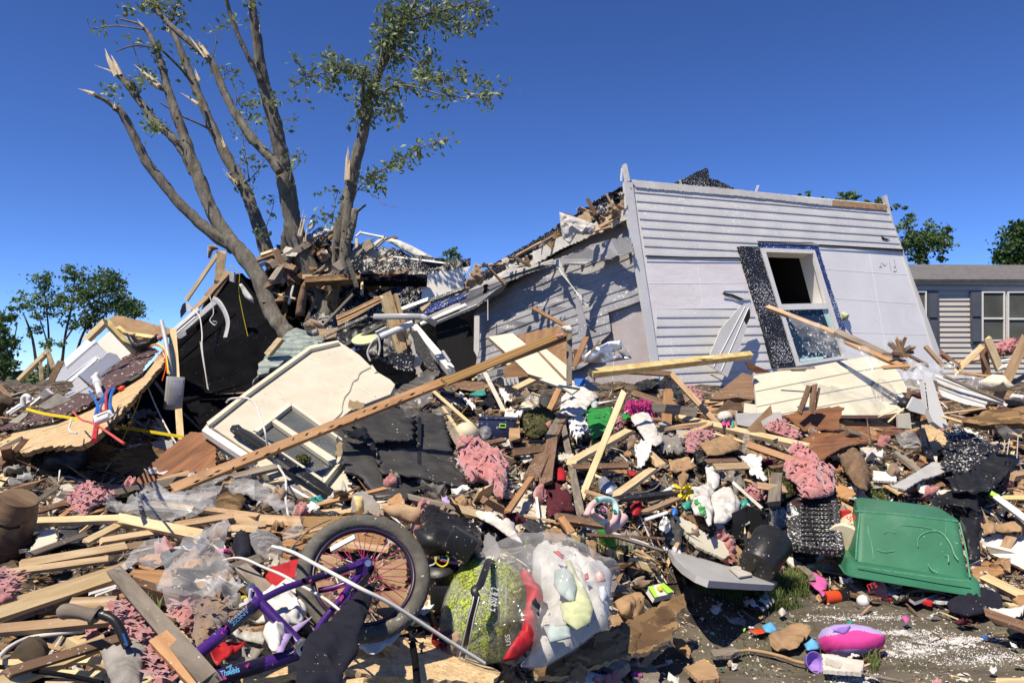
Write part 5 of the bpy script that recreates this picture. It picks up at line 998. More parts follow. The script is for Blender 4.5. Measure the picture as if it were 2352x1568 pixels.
for n_,m,s,lb,cat,kw in(('black_pad','tarp','b6 440,925 500,900 600,965 690,1050 650,1075 560,1050 470,985','black padded strip in front of the cream door','pad',dict(puff=.05,off=.15)),('foam_slab','foamwhite','c3 685,390 720,330 765,310 830,340 832,410 790,440 740,430 700,440','dirty white foam slab left of the grey-white rags','foam',dict(puff=.05,off=.15,jag=.01)),('black_pad','slate','c3 825,320 880,280 925,320 930,360 890,410 845,390','rounded black pad right of the white foam slab','pad',dict(puff=.06,off=.12)),('cloth_bundle','whitecloth','c3 1000,330 1040,285 1090,290 1130,240 1200,260 1290,320 1240,360 1200,400 1195,440 1130,470 1060,460 1030,560 1010,500 990,420','dirty grey-white bundle of cloth draped on debris left of the green cloth','cloth',dict(puff=.12,amp=.05,off=.3,fr=8)),('shredded_cloth','paper','c3 1060,520 1110,505 1170,500 1190,560 1215,600 1160,640 1110,685 1065,600','shredded white cloth hanging under the grey-white bundle','cloth',dict(amp=.06,fr=12,off=.3,jag=.012,res=.02)),('green_cloth','greencloth','c3 1185,450 1230,400 1300,420 1390,400 1385,480 1345,600 1290,620 1240,640 1215,560','bright green cloth hanging in the middle of the slope','cloth',dict(puff=.07,amp=.04,off=.32,fr=6)),('green_cloth','greencloth','c3 1220,640 1330,700 1320,820 1280,820 1240,720','green cloth tail in shadow beneath the thick pale timber','cloth',dict(amp=.03,off=.05)),('green_scrap','greencloth','c3 1460,470 1510,450 1535,500 1490,510','small green scrap left of the white bag','scrap',dict(amp=.03,off=.25,res=.02)),('blue_sponge','aquacloth','c3 1228,380 1260,355 1290,370 1275,400 1240,400','pale blue lump on top of the green cloth','sponge',dict(puff=.04,off=.42,res=.02)),('white_bag','whitecloth','c3 1530,480 1600,430 1680,460 1730,540 1750,620 1790,660 1730,700 1650,660 1590,570','white plastic bag hanging beneath the pink pompom','bag',dict(puff=.08,amp=.05,off=.35,fr=7,st=.6)),('brown_paper','paper','c3 1565,760 1600,700 1640,670 1690,740 1680,800 1640,870 1590,880','torn off-white paper hanging below the white bag','paper',dict(amp=.06,off=.2,fr=8,jag=.01)),('moss_clump','mossm','c3 700,480 760,450 850,440 950,470 985,530 900,580 800,640 740,620','dark green mossy sod clump in the middle of the slope','sod',dict(puff=.10,amp=.05,off=.15,fr=14,jag=.015,res=.02)),('pink_insulation','pinkins','c3 195,700 230,670 280,690 340,720 430,760 510,800 590,850 580,950 570,1000 545,1100 480,1060 430,960 360,940 300,980 250,900 210,800','big wad of salmon-pink insulation right of the black shingle slab','insulation',dict(puff=.13,amp=.06,off=.3,fr=7,jag=.014,res=.022)),('pink_insulation','pinkins','c3 1400,490 1450,470 1465,540 1420,580','pink insulation tuft above the thick pale timber','insulation',dict(puff=.05,off=.2,res=.02)),('maroon_cloth','maroon','c3 785,950 860,955 940,965 1050,1045 1080,1130 1100,1210 1010,1200 940,1240 895,1250 885,1120 840,1010','maroon cloth hanging over debris in the middle of the slope','cloth',dict(puff=.04,amp=.05,off=.22,fr=5)),('pink_scrap','redcloth','c3 950,880 1000,865 1045,910 1030,960 960,960','folded coral red cloth scrap above the maroon cloth','cloth',dict(puff=.04,off=.2,res=.02,mm='pinkcl')),('white_scrap','drywall','c3 675,765 740,755 780,800 770,820 710,835','white curled scrap above the orange lath','scrap',dict(amp=.03,off=.2,res=.02)),('white_scrap','drywall','c3 680,910 725,900 715,950 690,970','small white scrap beside the orange lath','scrap',dict(amp=.02,off=.2,res=.02)),('foil_wrap','metal','c3 1280,960 1330,940 1440,1030 1430,1080 1330,1060 1290,1030','crumpled silvery foil packet above the toy steering wheel','foil',dict(puff=.04,amp=.04,off=.2,res=.02)),('red_cloth_ball','redcloth','c3 1530,1160 1570,1130 1620,1150 1640,1200 1600,1230 1550,1230','raspberry red ball right of the toy steering wheel','ball',dict(puff=.10,amp=.01,off=.2,res=.02,mm='raspb')),('white_pad','whitecloth','c3 320,1215 350,1205 480,1230 560,1290 640,1310 660,1400 700,1450 600,1400 480,1310 380,1260','long dirty white padded cloth above the black wreckage','cloth',dict(puff=.06,amp=.03,off=.25,fr=7)),('cardboard_piece','cardboard','c3 860,1380 920,1340 990,1340 1040,1400 1030,1450 850,1455','tan round-cornered cardboard piece above the big clear bag','cardboard',dict(amp=.01,off=.25)),('shingle_scrap','shingle','c3 690,1310 750,1260 830,1290 890,1320 880,1370 760,1370','grey asphalt shingle scrap above the cardboard piece','shingle',dict(amp=.01,off=.25)),('dark_card','cardboard','c3 1180,1480 1220,1400 1250,1400 1265,1520 1240,1568','upright brown card right of the round-cornered cardboard','cardboard',dict(amp=.01,off=.3)),('purple_scrap','lilac','c3 75,1110 120,1100 140,1180 110,1200','lilac crumpled scrap by the black wreckage','scrap',dict(amp=.04,off=.1,res=.015)),('black_cloth','tarp','c3 1560,240 1640,200 1700,190 1840,145 1870,180 1800,230 1720,260 1600,275','black cloth slung over boards below the leaning end wall','cloth',dict(amp=.06,off=.4,fr=4)),('black_cloth','tarp','c3 1840,150 1870,170 1910,280 1955,370 1905,375 1880,320 1850,250','hanging tail of black cloth beside the pointed picket','cloth',dict(amp=.05,off=.4,fr=4)),('pink_insulation','pinkins','c5 460,500 540,520 600,590 590,640 520,590','brownish pink insulation tuft behind the tan lath','insulation',dict(puff=.06,off=.2)),('pink_insulation','pinkins','c5 1120,780 1180,755 1290,750 1320,790 1340,850 1400,900 1465,935 1400,960 1270,910 1180,890 1150,830','pink insulation lying over the end of the long pale timber','insulation',dict(puff=.09,off=.35,amp=.05,fr=8,jag=.012,res=.022)),('pink_insulation','pinkins','c5 1340,1060 1400,1040 1530,1095 1620,1160 1640,1240 1760,1235 1755,1440 1630,1465 1480,1470 1450,1380 1360,1300 1300,1230 1330,1180 1480,1210 1540,1190 1400,1110','largest heap of pink insulation, above the black tool case','insulation',dict(puff=.12,off=.28,amp=.06,fr=7,jag=.014,res=.024)),('pink_insulation','pinkins','c5 470,890 520,875 640,890 750,925 620,980 560,1000 520,1080 440,1070 455,960','flat pink insulation batt under the long pale timber','insulation',dict(puff=.05,off=.2,amp=.03,fr=9,jag=.01,res=.022)),('pink_insulation','pinkins','c5 950,1400 1090,1395 1135,1490 1060,1490','pink insulation tuft beside the thin pale lath','insulation',dict(puff=.05,off=.15,jag=.01,res=.02)),('pink_insulation','pinkins','c5 1440,525 1490,520 1530,600 1535,660 1500,700 1510,600 1460,580','pink insulation wisp on the splinters at the cream siding panel','insulation',dict(puff=.05,off=.5,jag=.01,res=.02)),('pink_insulation','pinkins','c5 740,1500 790,1480 840,1530 780,1640 750,1590','pink insulation strand lying over the white rags','insulation',dict(puff=.04,off=.2,jag=.01,res=.02)),('brown_paper','cardboard','c5 565,1010 700,960 830,930 935,975 920,1050 730,1105 640,1100','crumpled brown paper sack under the long pale timber','paper sack',dict(puff=.07,amp=.05,off=.25,fr=5)),('brown_paper','cardboard','c5 290,1160 460,1150 520,1230 480,1250 310,1250','brown paper scrap below the hanging white paper','paper',dict(amp=.04,off=.2)),('brown_paper','cardboard','c5 370,1330 420,1260 470,1300 450,1350 400,1400','small crumpled brown paper over the wire ring','paper',dict(amp=.05,off=.2,res=.02)),('torn_film','film_dirty','c5 940,1090 950,960 990,860 1015,870 1005,1000 970,1100','grey translucent film standing in front of the long pale timber','plastic film',dict(amp=.04,off=.4,res=.03)),('white_sheet','paper','c5 940,1100 1060,1100 1120,1150 1110,1250 1165,1345 1130,1370 960,1210','white torn sheet hanging in mid slope under the long pale timber','sheet',dict(amp=.03,off=.3,jag=.01)),('white_shoe','whitecloth','c5 620,1210 650,1180 725,1190 750,1300 740,1370 700,1400 640,1360','white curved moulding above the white rags','moulding',dict(puff=.06,amp=.02,off=.25)),('white_rags','whitecloth','c5 450,1440 480,1410 560,1390 640,1370 710,1400 690,1460 650,1490 580,1480 500,1500','pale lilac-white gathered cloth above the printed shopping bag','cloth',dict(puff=.08,amp=.05,off=.22,fr=12,res=.02)),('white_rags','whitecloth','c5 680,1430 780,1395 860,1440 930,1530 900,1620 800,1700 700,1700 660,1560','heap of white rags on the right of the printed shopping bag','cloth',dict(puff=.10,amp=.06,off=.22,fr=9,res=.024)),('brown_tuft','brownins','c5 215,540 260,530 250,580 220,580','little brown tuft by the pointed picket','tuft',dict(puff=.03,off=.3,res=.02)),('sod','mossm','c5 1120,1210 1230,1180 1310,1250 1310,1330 1400,1360 1410,1450 1320,1480 1310,1340 1160,1320','green moss patch left of the largest pink insulation','sod',dict(puff=.05,amp=.04,off=.1,fr=14,res=.02)),('cloth_scrap','redcloth','c3 1505,905 1540,890 1580,930 1530,945','bright red-pink scrap in the dark hollow','scrap',dict(amp=.03,off=.1,res=.02)),('dirty_rag','greycloth','c3 1660,650 1760,640 1900,660 1960,760 1900,800 1800,760','grey rag and debris right of the white bag','rag',dict(amp=.06,off=.12,jag=.015)),('clear_wrap','film','c3 360,580 400,545 450,530 470,580 450,620 390,640','crushed clear plastic jar between cream pot and navy bucket','jar',dict(puff=.06,amp=.03,off=.3,res=.02)),('black_scrap','tarp','c3 610,590 660,610 710,660 700,690 640,660','black plastic scrap beside the navy bucket','scrap',dict(amp=.03,off=.15,res=.02)),('white_card','paper','c3 515,255 560,270 580,300 620,310 620,370 560,375 540,330','white folded card above the navy bucket','card',dict(amp=.03,off=.3,res=.02)),('white_card','paper','c3 565,440 620,430 640,470 680,430 710,440 680,500 640,510 600,560 560,520','crumpled white paper right above the navy bucket','paper',dict(amp=.05,off=.25,res=.02)),('teal_bottle','tealp','c3 285,320 300,295 370,275 415,275 420,300 400,310 340,310 300,335','teal plastic bottle behind the round cream pot','bottle',dict(puff=.04,amp=.005,off=.35,res=.02)),('rust_mat','brown_wood','c3 150,230 250,200 400,210 460,260 440,290 330,280 220,260','rusty brown mat above the round cream pot','mat',dict(amp=.02,off=.25)),('black_heap','tarp','c3 60,300 130,290 260,360 330,430 230,440 110,370','black debris hollow left of the round cream pot','debris',dict(amp=.05,off=.1)),('white_strip','paper','c3 210,305 240,310 300,370 340,410 320,420 260,370','white narrow lid above the round cream pot','lid',dict(amp=.01,off=.3,res=.02)),('plastic_film','film_dirty','b5 1200,1200 1300,1130 1400,1060 1480,1030 1530,1050 1520,1090 1400,1180 1480,1200 1440,1290 1330,1390 1250,1330','grey translucent plastic sheeting beside the long orange-brown board','plastic film',dict(d=(5.6,.2,-.6),amp=.06,res=.035,fr=4)),('plastic_film','film_dirty','b6 0,1150 80,1100 150,1110 140,1180 0,1190','small grey film scrap at the top right of the shingle slab','plastic film',dict(off=.25,amp=.04)),):
 mm=kw.pop('mm',None)
 kw.setdefault('amp',.035)
 if kw.get('puff'):kw['back']=True
 SH(n_,m,s,lb,cat,**kw)
for s,lb in(('c3 560,1000 610,950 640,1010 610,1090 560,1080','beige panel scrap under the salmon-pink insulation'),('c3 640,1110 700,1060 770,1080 800,1240 740,1260 600,1285','ribbed beige panel left under the maroon cloth'),('c3 740,1040 820,1010 890,1040 885,1200 880,1310 800,1240','ribbed beige panel right under the maroon cloth')):
 pn('beige_wallboard','drywall',s,lb,'panel',off=.12,th=.015,jag=.008)
pk('white_tube','vinyl','c3 800,1015 825,1250',20,'thin white strip on the ribbed beige panels','strip',off=.25)
pn('picket','orange_wood','c3 1820,188 1862,285 1850,545 1772,552 1790,290','pointed orange picket standing below the leaning end wall','picket',d=(7.2,0,-.1),th=.03,ga=90)
pn('card_pocket','cardboard','c3 412,1090 470,1070 520,1100 585,1180 575,1260 480,1240 410,1200','brown cardboard under the salmon-pink insulation','cardboard',off=.18,th=.01,bend=.05,jag=.006)
pn('brown_box_wall','brown_wood','c5 660,605 800,490 945,375 1060,400 1070,620 900,590 760,610','dark brown-lined box side left of the cream siding panel','box panel',d=(8.0,0,-.6),th=.03)
pn('brown_flap','red_ply','c5 975,280 1000,283 1205,370 1080,382 1010,350','brown flap at the foot of the black shutter','flap',d=8.6,th=.03)
pn('shadow_board','weathered','c5 150,640 560,680 540,760 160,720','long grey shadowed board behind the pink pompom','board',d=7.0,th=.03)
pn('grey_box_cover','cream','c5 965,640 1300,690 1385,680 1390,720 1310,740 960,725','pale grey box lid below the cream siding panel','lid',d=(7.3,0,-.4),th=.03)
pn('white_box','whitepaint','c5 890,735 1290,720 1300,800 1050,860 900,830','white box side under the pale grey box lid','box',d=7.0,th=.04)
pn('tan_card','cardboard','c5 990,870 1200,660 1215,740 1110,800 1160,900 1020,900','tan triangular card left of the pink insulation','card',d=6.3,th=.01)
pn('tan_card','cardboard','c5 990,1040 1200,1130 1200,1180 1120,1210 985,1090','tan flat board below the long pale timber','card',off=.12,th=.015)
pn('grey_bin','greypaint','c5 360,855 470,860 480,945 380,950','grey plastic bin corner below the tan laths','bin',off=.12,th=.04)
pn('brown_cabinet_board','brown_wood','c5 700,730 830,610 880,640 940,640 960,720 840,700','brown cabinet side below the dark brown-lined box','cabinet',d=7.1,th=.02)
CS=plane3((1740,890),7.6,(2050,880),7.9,(1880,940),7.35)
csp=pn('cream_wallboard','cream_b','a3 868,1225 1050,1190 1200,1172 1420,1130 1560,1108 1620,1150 1660,1200 1710,1290 1690,1420 1590,1440 890,1440','large cream plank-patterned wall panel in front of the leaning end wall','wall panel',d=CS,th=.04)
for s in('a3 880,1312 1130,1262 1400,1208 1640,1170','a3 885,1395 1140,1345 1420,1290 1700,1245','a3 1000,1440 1400,1365 1705,1320'):tb('groove','greypaint_dk',s,.006,None,None,d=CS,off=.0,parent=csp,seg=4)
pk('panel_top_rail','weathered','a3 1000,1192 1200,1180',12,'thin grey rail on top of the cream plank-patterned panel','rail',d=7.5)
pn('top_flap','weathered','a3 1085,1190 1165,1185 1150,1200 1100,1200','small board tab sticking out over the cream plank-patterned panel','board',d=7.1,th=.1)
sheet('plastic_drape','film','a3 1035,900 1120,920 1330,1000 1500,1100 1560,1150 1500,1230 1500,1290 1560,1280 1640,1340 1620,1375 1540,1360 1500,1400 1420,1393 1400,1260 1340,1140 1200,1110 1110,1000','clear plastic sheeting draped from the long slanting sticks over the cream panel','plastic sheeting',d=(7.3,.05,-.25),amp=.09,fr=4,st=.5,res=.04)
sheet('plastic_drape','film','c6 700,520 800,470 950,490 1180,500 1160,560 1250,600 1450,650 1490,700 1300,680 1100,600 980,590 860,740 740,720','clear plastic sheeting bunched to the right of the cream panel','plastic sheeting',d=(7.0,.1,-.5),amp=.08,fr=4,res=.04)
sheet('plastic_drape','film_dirty','c6 480,680 560,600 640,650 690,720 700,820 640,800 520,790','clear plastic bag hanging in front of the cream panel','plastic bag',d=6.9,amp=.06,fr=6,puff=.08,back=True,res=.035)
pk('slanting_stick','weathered','a3 1325,985 1740,1180',34,'lower half of the long dark slanting stick against the end wall','stick',d=(8.0,7.3),t=.05)
pk('slanting_stick','tan_wood','a3 950,852 1335,1000',24,'upper half of the long slanting stick crossing the open window','stick',d=(8.8,8.0),t=.05)
pk('slanting_stick','orange_wood','a3 1380,1040 1710,1185',26,'orange lath under the long dark slanting stick','stick',d=(7.9,7.2),t=.04)
for i in range(14):
 a=R(-30+i*15);c0=px('c6 720,370')[0];rr=seed(i)
 q0=(c0[0]+rr.uniform(-10,12),c0[1]+rr.uniform(-2,14));q1=(q0[0]+math.sin(a-1.2)*rr.uniform(14,32),q0[1]-abs(math.cos(a-1.2))*rr.uniform(14,36))
 dd=7.3+.02*i;V_,F_=plank_mesh((P(q1,dd)-P(q0,dd)).length,.03,.015,rr,1,1)
 o=mk('splinter',V_,F_,('brown_wood','weathered','orange_wood')[i%3],frame((P(q0,dd)+P(q1,dd))/2,P(q1,dd)-P(q0,dd),Vector((0,-1,0))))
 tag(o,'dark wood splinter in the spiky bundle right of the clear plastic','splinter','splinters of the spiky bundle before the end wall')
for i,(s,m,w_,lb,dd)in enumerate((('c6 800,420 930,490','brown_wood',34,'brown board under the spiky splinter bundle',7.2),('c6 930,345 1060,490','tan_wood',40,'tan lath below the right corner of the leaning wall',7.6),('c6 1060,400 1200,510','brown_wood',50,'brown board leaning right of the leaning wall corner',7.9),('c6 1390,345 1185,545','pale_pine',46,'pale stud slanting left in front of the grey house',8.0),('c6 1440,290 1535,520','pale_pine',60,'pale stud with pink tip in front of the grey house',8.0),('c6 1745,300 1525,760','tan_wood',76,'thick tan timber rising at the right edge',7.2),('c6 1230,560 1510,600','orange_wood',34,'orange lath below the pale studs at right',7.4),('c6 1400,350 1430,560','brown_wood',56,'dark upright board between the pale studs',8.1),('c6 1200,470 1420,440','tan_wood',40,'tan board behind the slanting pale stud',8.2),('c6 1090,590 1555,790','weathered',30,'brown-grey batten lying over the white siding pile',6.7),('c6 1540,400 1739,390','brown_wood',40,'brown board below the far pink heap at right',8.3),('c6 1560,460 1739,420','whitepaint',16,'white strip under the far pink heap',8.0),('c6 1650,640 1739,590','weathered',36,'brown sheet edge at the right margin',7.3),('c6 1070,895 1420,850','tan_wood',16,'thin tan lath under the white siding pile',6.5),('c6 545,920 690,860','pale_pine',12,'thin pale stick left of the white vinyl post',6.4),('c6 625,960 745,855','pale_pine',14,'second pale stick crossing left of the white vinyl post',6.35),('c6 590,515 780,500','orange_wood',34,'splintered orange lath end beside the clear plastic',7.0),('c6 1080,920 1210,960','pale_pine',24,'pale split lath right of the white vinyl post',6.3))):
 pk('broken_timber',m,s,w_,lb,'timber',d=dd,jag=.5,sd=60+i,roll=(i*41)%40-20)
for n_,m,s,lb,cat,kw in(('pink_insulation','pinkins','c6 1450,330 1500,315 1640,275 1739,310 1739,380 1640,400 1540,430 1440,440','dark pink insulation heap far right in front of the grey house','insulation',dict(d=8.4,puff=.14,amp=.09,fr=7,back=True,jag=.02,res=.035)),('foam_pile','foamwhite','c6 1370,630 1480,570 1575,580 1620,640 1640,690 1540,720 1440,700','pale yellow foam lumps at the base of the thick tan timber','foam',dict(d=7.2,puff=.12,amp=.08,fr=6,back=True,res=.03)),('white_cloth','whitecloth','c6 1610,770 1640,730 1739,740 1739,800 1680,790','white cloth at the right margin by the thick tan timber','cloth',dict(d=6.7,puff=.06,amp=.05,back=True,res=.03)),('white_cloth','whitecloth','c6 1515,540 1560,490 1620,480 1610,530','white rag at the foot of the pale studs','rag',dict(d=7.7,puff=.04,amp=.04,back=True,res=.03)),('black_bag','tarp','c6 690,820 740,760 800,770 860,860 900,900 830,935 760,870','small black bag left of the white vinyl post','bag',dict(d=6.5,puff=.06,amp=.06,back=True,res=.03)),('clear_packet','film','c6 670,1060 830,1040 895,1150 870,1180 760,1190 700,1130','clear zip bag with pink edge below the brown veneer sheet','plastic bag',dict(off=.2,amp=.05,puff=.03,res=.03)),('tar_sheet','tar_flecked','c6 1090,1060 1180,1035 1260,1080 1350,1130 1560,1200 1500,1270 1390,1310 1300,1390 1180,1420 1060,1360 1075,1200','black tar sheet covered in wood chips at right','tar sheet',dict(off=.2,amp=.06,fr=7,jag=.02,res=.03)),('black_tarp','tarp','c6 1385,1290 1500,1260 1690,1270 1695,1320 1620,1400 1510,1500 1430,1568 1320,1568 1150,1540 1080,1450 1280,1400','black tarp draped behind the green tote','tarp',dict(off=.28,amp=.06,fr=4,res=.035)),('black_tarp','tarp','d6 90,255 200,190 330,165 440,230 515,320 400,300 250,270 150,285','tail of black tarp above the right end of the green tote','tarp',dict(off=.2,amp=.05,fr=5,st=2,res=.03)),('black_felt','tarp','d6 330,350 480,370 470,560 480,660 400,665 370,480','black felt hanging at the right side of the green tote','felt',dict(off=.15,amp=.03,fr=5,jag=.008,res=.03)),('driftwood','logm','c6 220,1250 300,1210 370,1230 420,1290 480,1420 440,1530 370,1500 300,1420 250,1330','rotten grey-brown log end at right below the brown veneer sheet','log',dict(off=.25,puff=.09,amp=.06,fr=9,st=.22,back=True,res=.018,jag=.012,ga=60)),('brown_cloth','cardboard','d6 480,420 560,400 700,395 800,420 808,490 600,470 500,500','crumpled brown paper right of the green tote','paper',dict(off=.12,amp=.05,fr=5,res=.025)),('crate_pink','pinkins','c7 650,545 710,535 750,600 720,640 670,590','pink insulation wisp on the grey table top','insulation',dict(d=4.9,puff=.03,back=True,jag=.01,res=.015)),('crate_pink','pinkins','c7 1040,680 1110,670 1140,690 1090,740 1045,720','pink insulation wisp at the right end of the grey table top','insulation',dict(off=.1,puff=.04,back=True,jag=.01,res=.015)),('magenta_cloth','magenta','c7 1310,722 1380,715 1430,725 1512,780 1500,840 1470,850 1500,880 1470,905 1440,850 1380,810','crumpled magenta cloth on the mud left of the green tote','cloth',dict(off=.1,amp=.03,fr=9,puff=.02,res=.018)),('navy_garment','navy','c8 1050,960 1100,900 1180,880 1300,862 1400,870 1485,905 1490,980 1400,1000 1340,1025 1200,1040 1080,1010','dark navy garment crumpled in front of the green tote','garment',dict(off=.12,puff=.10,amp=.05,fr=10,back=True,res=.018)),('newspaper','paper','c8 1340,1005 1500,995 1660,1000 1640,1060 1580,1090 1430,1080','folded white papers lying at the right edge of the mud','papers',dict(off=.05,amp=.02,fr=4,res=.025)),('black_bag','tarp','c8 1520,1160 1600,1110 1680,1100 1680,1230 1560,1210','shredded black plastic bag at the right edge of the mud','plastic bag',dict(off=.05,puff=.05,amp=.04,fr=10,back=True,res=.02)),('black_strip','tarp','c8 1450,1250 1600,1225 1660,1235 1600,1255','flat black strip on the mud at the right edge','strip',dict(off=.03,amp=.01,res=.025)),('kraft_paper','cardboard','c7 1040,1230 1110,1190 1200,1145 1330,1140 1400,1190 1350,1230 1270,1312 1150,1320 1060,1290','crumpled tan paper on the mud left of the pink cushion','paper',dict(off=.05,amp=.03,fr=5,res=.022)),('blue_rag','skyp','c7 990,1125 1030,1105 1085,1110 1118,1160 1060,1175 1020,1165','bright blue rag on the mud above the tan paper','rag',dict(off=.05,amp=.02,puff=.02,back=True,res=.015)),('blue_rag','skyp','c7 1325,1270 1380,1250 1440,1245 1440,1300 1350,1310','light blue rag tucked left of the pink cushion','rag',dict(off=.05,amp=.02,puff=.02,back=True,res=.015)),('wrapper','orangep','c7 890,1165 940,1150 1000,1135 1022,1185 960,1190','orange snack wrapper beside the bright blue rag','wrapper',dict(off=.04,amp=.015,res=.015)),('zebra_cloth','whitecloth','c7 838,915 880,890 960,868 1040,880 1100,935 1060,970 1000,1005 930,990 880,975','crumpled black and white patterned cloth at the grass edge','cloth',dict(off=.08,puff=.05,amp=.03,fr=9,back=True,res=.018,zeb=1)),('tan_bag','cardboard','c4 1640,840 1720,790 1800,785 1880,850 1910,930 1840,990 1700,950','tan crumpled cloth bag behind the big clear bag','bag',dict(off=.2,puff=.08,amp=.05,fr=9,back=True,res=.02)),('paper_scrap','paper','c7 600,985 650,970 680,1020 640,1050 590,1030','tan leafy paper scrap at the grass edge','paper',dict(off=.05,amp=.03,jag=.008,res=.015)),('white_plate','paper','c8 990,1010 1040,1000','','',None),('cotton','whitecloth','c7 1320,655 1360,645 1420,680 1380,700','white fluff on the mud above the magenta cloth','fluff',dict(off=.06,puff=.03,amp=.02,back=True,res=.015)),('cotton','whitecloth','c7 1120,1020 1160,1005 1190,1030 1150,1045','white crumpled tissue on the mud right of the patterned cloth','tissue',dict(off=.04,puff=.02,amp=.02,back=True,res=.012)),('pink_scrap','magenta','c8 695,1090 740,1078 770,1100 730,1115','small coral scrap on the mud above the pink cushion','scrap',dict(off=.04,amp=.01,res=.015)),('grey_cloth_shard','greycloth','c7 680,1080 760,1060 870,1100 850,1130 740,1120','grey flat rag pressed into the mud','rag',dict(off=.03,amp=.01,res=.02))):
 if kw is None:continue
 zb=kw.pop('zeb',0);kw.setdefault('amp',.035)
 if zb:kw.update(mats=['whitecloth','blackp'],zone=lambda c,M:1 if noise.noise(c*26)>.02 else 0)
 shv(n_,m,s,lb,cat,**kw)
VS=plane_for(px('c6 0,1060 420,870 760,1030 40,1270'),None,.3)
pn('veneer_sheet','red_ply','c6 -140,1120 0,1060 180,1005 300,905 330,880 420,872 760,1028 560,1090 400,1130 250,1190 40,1275 -80,1330 -180,1300','large splintered red-brown veneer sheet above the black tool case','veneer sheet',d=VS,th=.012,jag=.012,ga=10,bend=.06)
pn('veneer_sheet','red_ply','c5 1320,745 1500,710 1792,665 1850,680 1800,800 1792,880 1480,885','upright red-brown veneer board behind the splintered veneer sheet','veneer board',d=(7.0,0,-.3),th=.012,jag=.01)
pn('shaded_board','cream','c6 370,1160 540,1110 490,1220 400,1190','grey shaded panel under the splintered veneer sheet','panel',off=.1,th=.02)
pn('vinyl_post','siding_clean','c6 908,620 978,590 1000,650 1045,800 1118,1000 1060,1012 990,960 945,850','white slotted vinyl post standing in the rubble at right','vinyl post',d=(6.4,.1,-.15),th=.05)
for k in range(7):panel('slot','dark','c6 %d,%d %d,%d %d,%d %d,%d'%(922+k*4,640+k*34,928+k*4,640+k*34,931+k*4,660+k*34,925+k*4,660+k*34),d=(6.36,.1,-.15),th=.004,parent=bpy.data.objects['vinyl_post'])
for i,s in enumerate(('c6 985,590 1100,600 1590,835 1570,855 1180,740 1010,655','c6 1010,690 1180,745 1420,815 1400,862 1250,835 1050,775')):
 siding('siding_pile','fascia',s,'c6 1010,660 1570,850',plane_for(px(s),(6.8-.1*i,.1,-.4)),0,.10,dent=.02,label=('upper','lower')[i]+' length of off-white siding fallen across the rubble at right',cat='siding')
pn('grey_plastic_board','siding_clean','c6 780,850 830,755 900,790 930,870 920,905 800,870','pale grey plastic panel left of the white vinyl post','panel',d=6.35,th=.03)
pn('board_post','cream','c6 700,900 800,890 815,1020 705,1010','greenish grey board standing under the small black bag','board',d=6.2,th=.03)
pn('roof_board','osb_dark','c6 1235,965 1390,880 1560,850 1760,835 1760,985 1600,975 1440,990 1260,965','brown roof panel jutting in from the right edge','roof panel',d=(6.2,-.2,-.3),th=.06,jag=.015)
sheet('hanging_film','film_dirty','c6 1480,990 1760,960 1760,1120 1700,1090 1560,1110','grey film hanging beneath the jutting roof panel','plastic film',d=6.1,amp=.05,res=.035)
for s,lb in(('c6 1690,1080 1680,1260','first'),('c6 1580,1110 1575,1200','second'),('c6 1620,1100 1600,1230','third')):tb('thread','wirewhite',s,.004,lb+' white thread hanging under the jutting roof panel','thread',d=6.05,seg=5)
pn('grey_metal_sheet','galv','c6 650,1492 800,1405 990,1290 1090,1305 1172,1338 1050,1390 940,1425 900,1430 760,1520','grey metal sheet lying flat at right behind the green tote','metal sheet',off=.28,th=.012,jag=.006)
pn('osb_shard','osb','c6 895,985 1000,985 1050,1030 1110,1080 1085,1190 1030,1240 990,1280 950,1130','tall triangle of strand board right of the clear zip bag','strand board',off=.25,th=.02,jag=.01,ga=70,tilt=.5)
pn('osb_shard','orange_wood','c6 1070,1040 1110,1000 1170,1015 1110,1070','small orange board chip above the tar sheet','board',off=.3,th=.02)
pn('black_batten','tarp','c6 870,1020 920,1010 990,1220 1000,1270 940,1260 900,1130','black batten on the left of the strand board triangle','batten',off=.33,th=.02,tilt=.5)
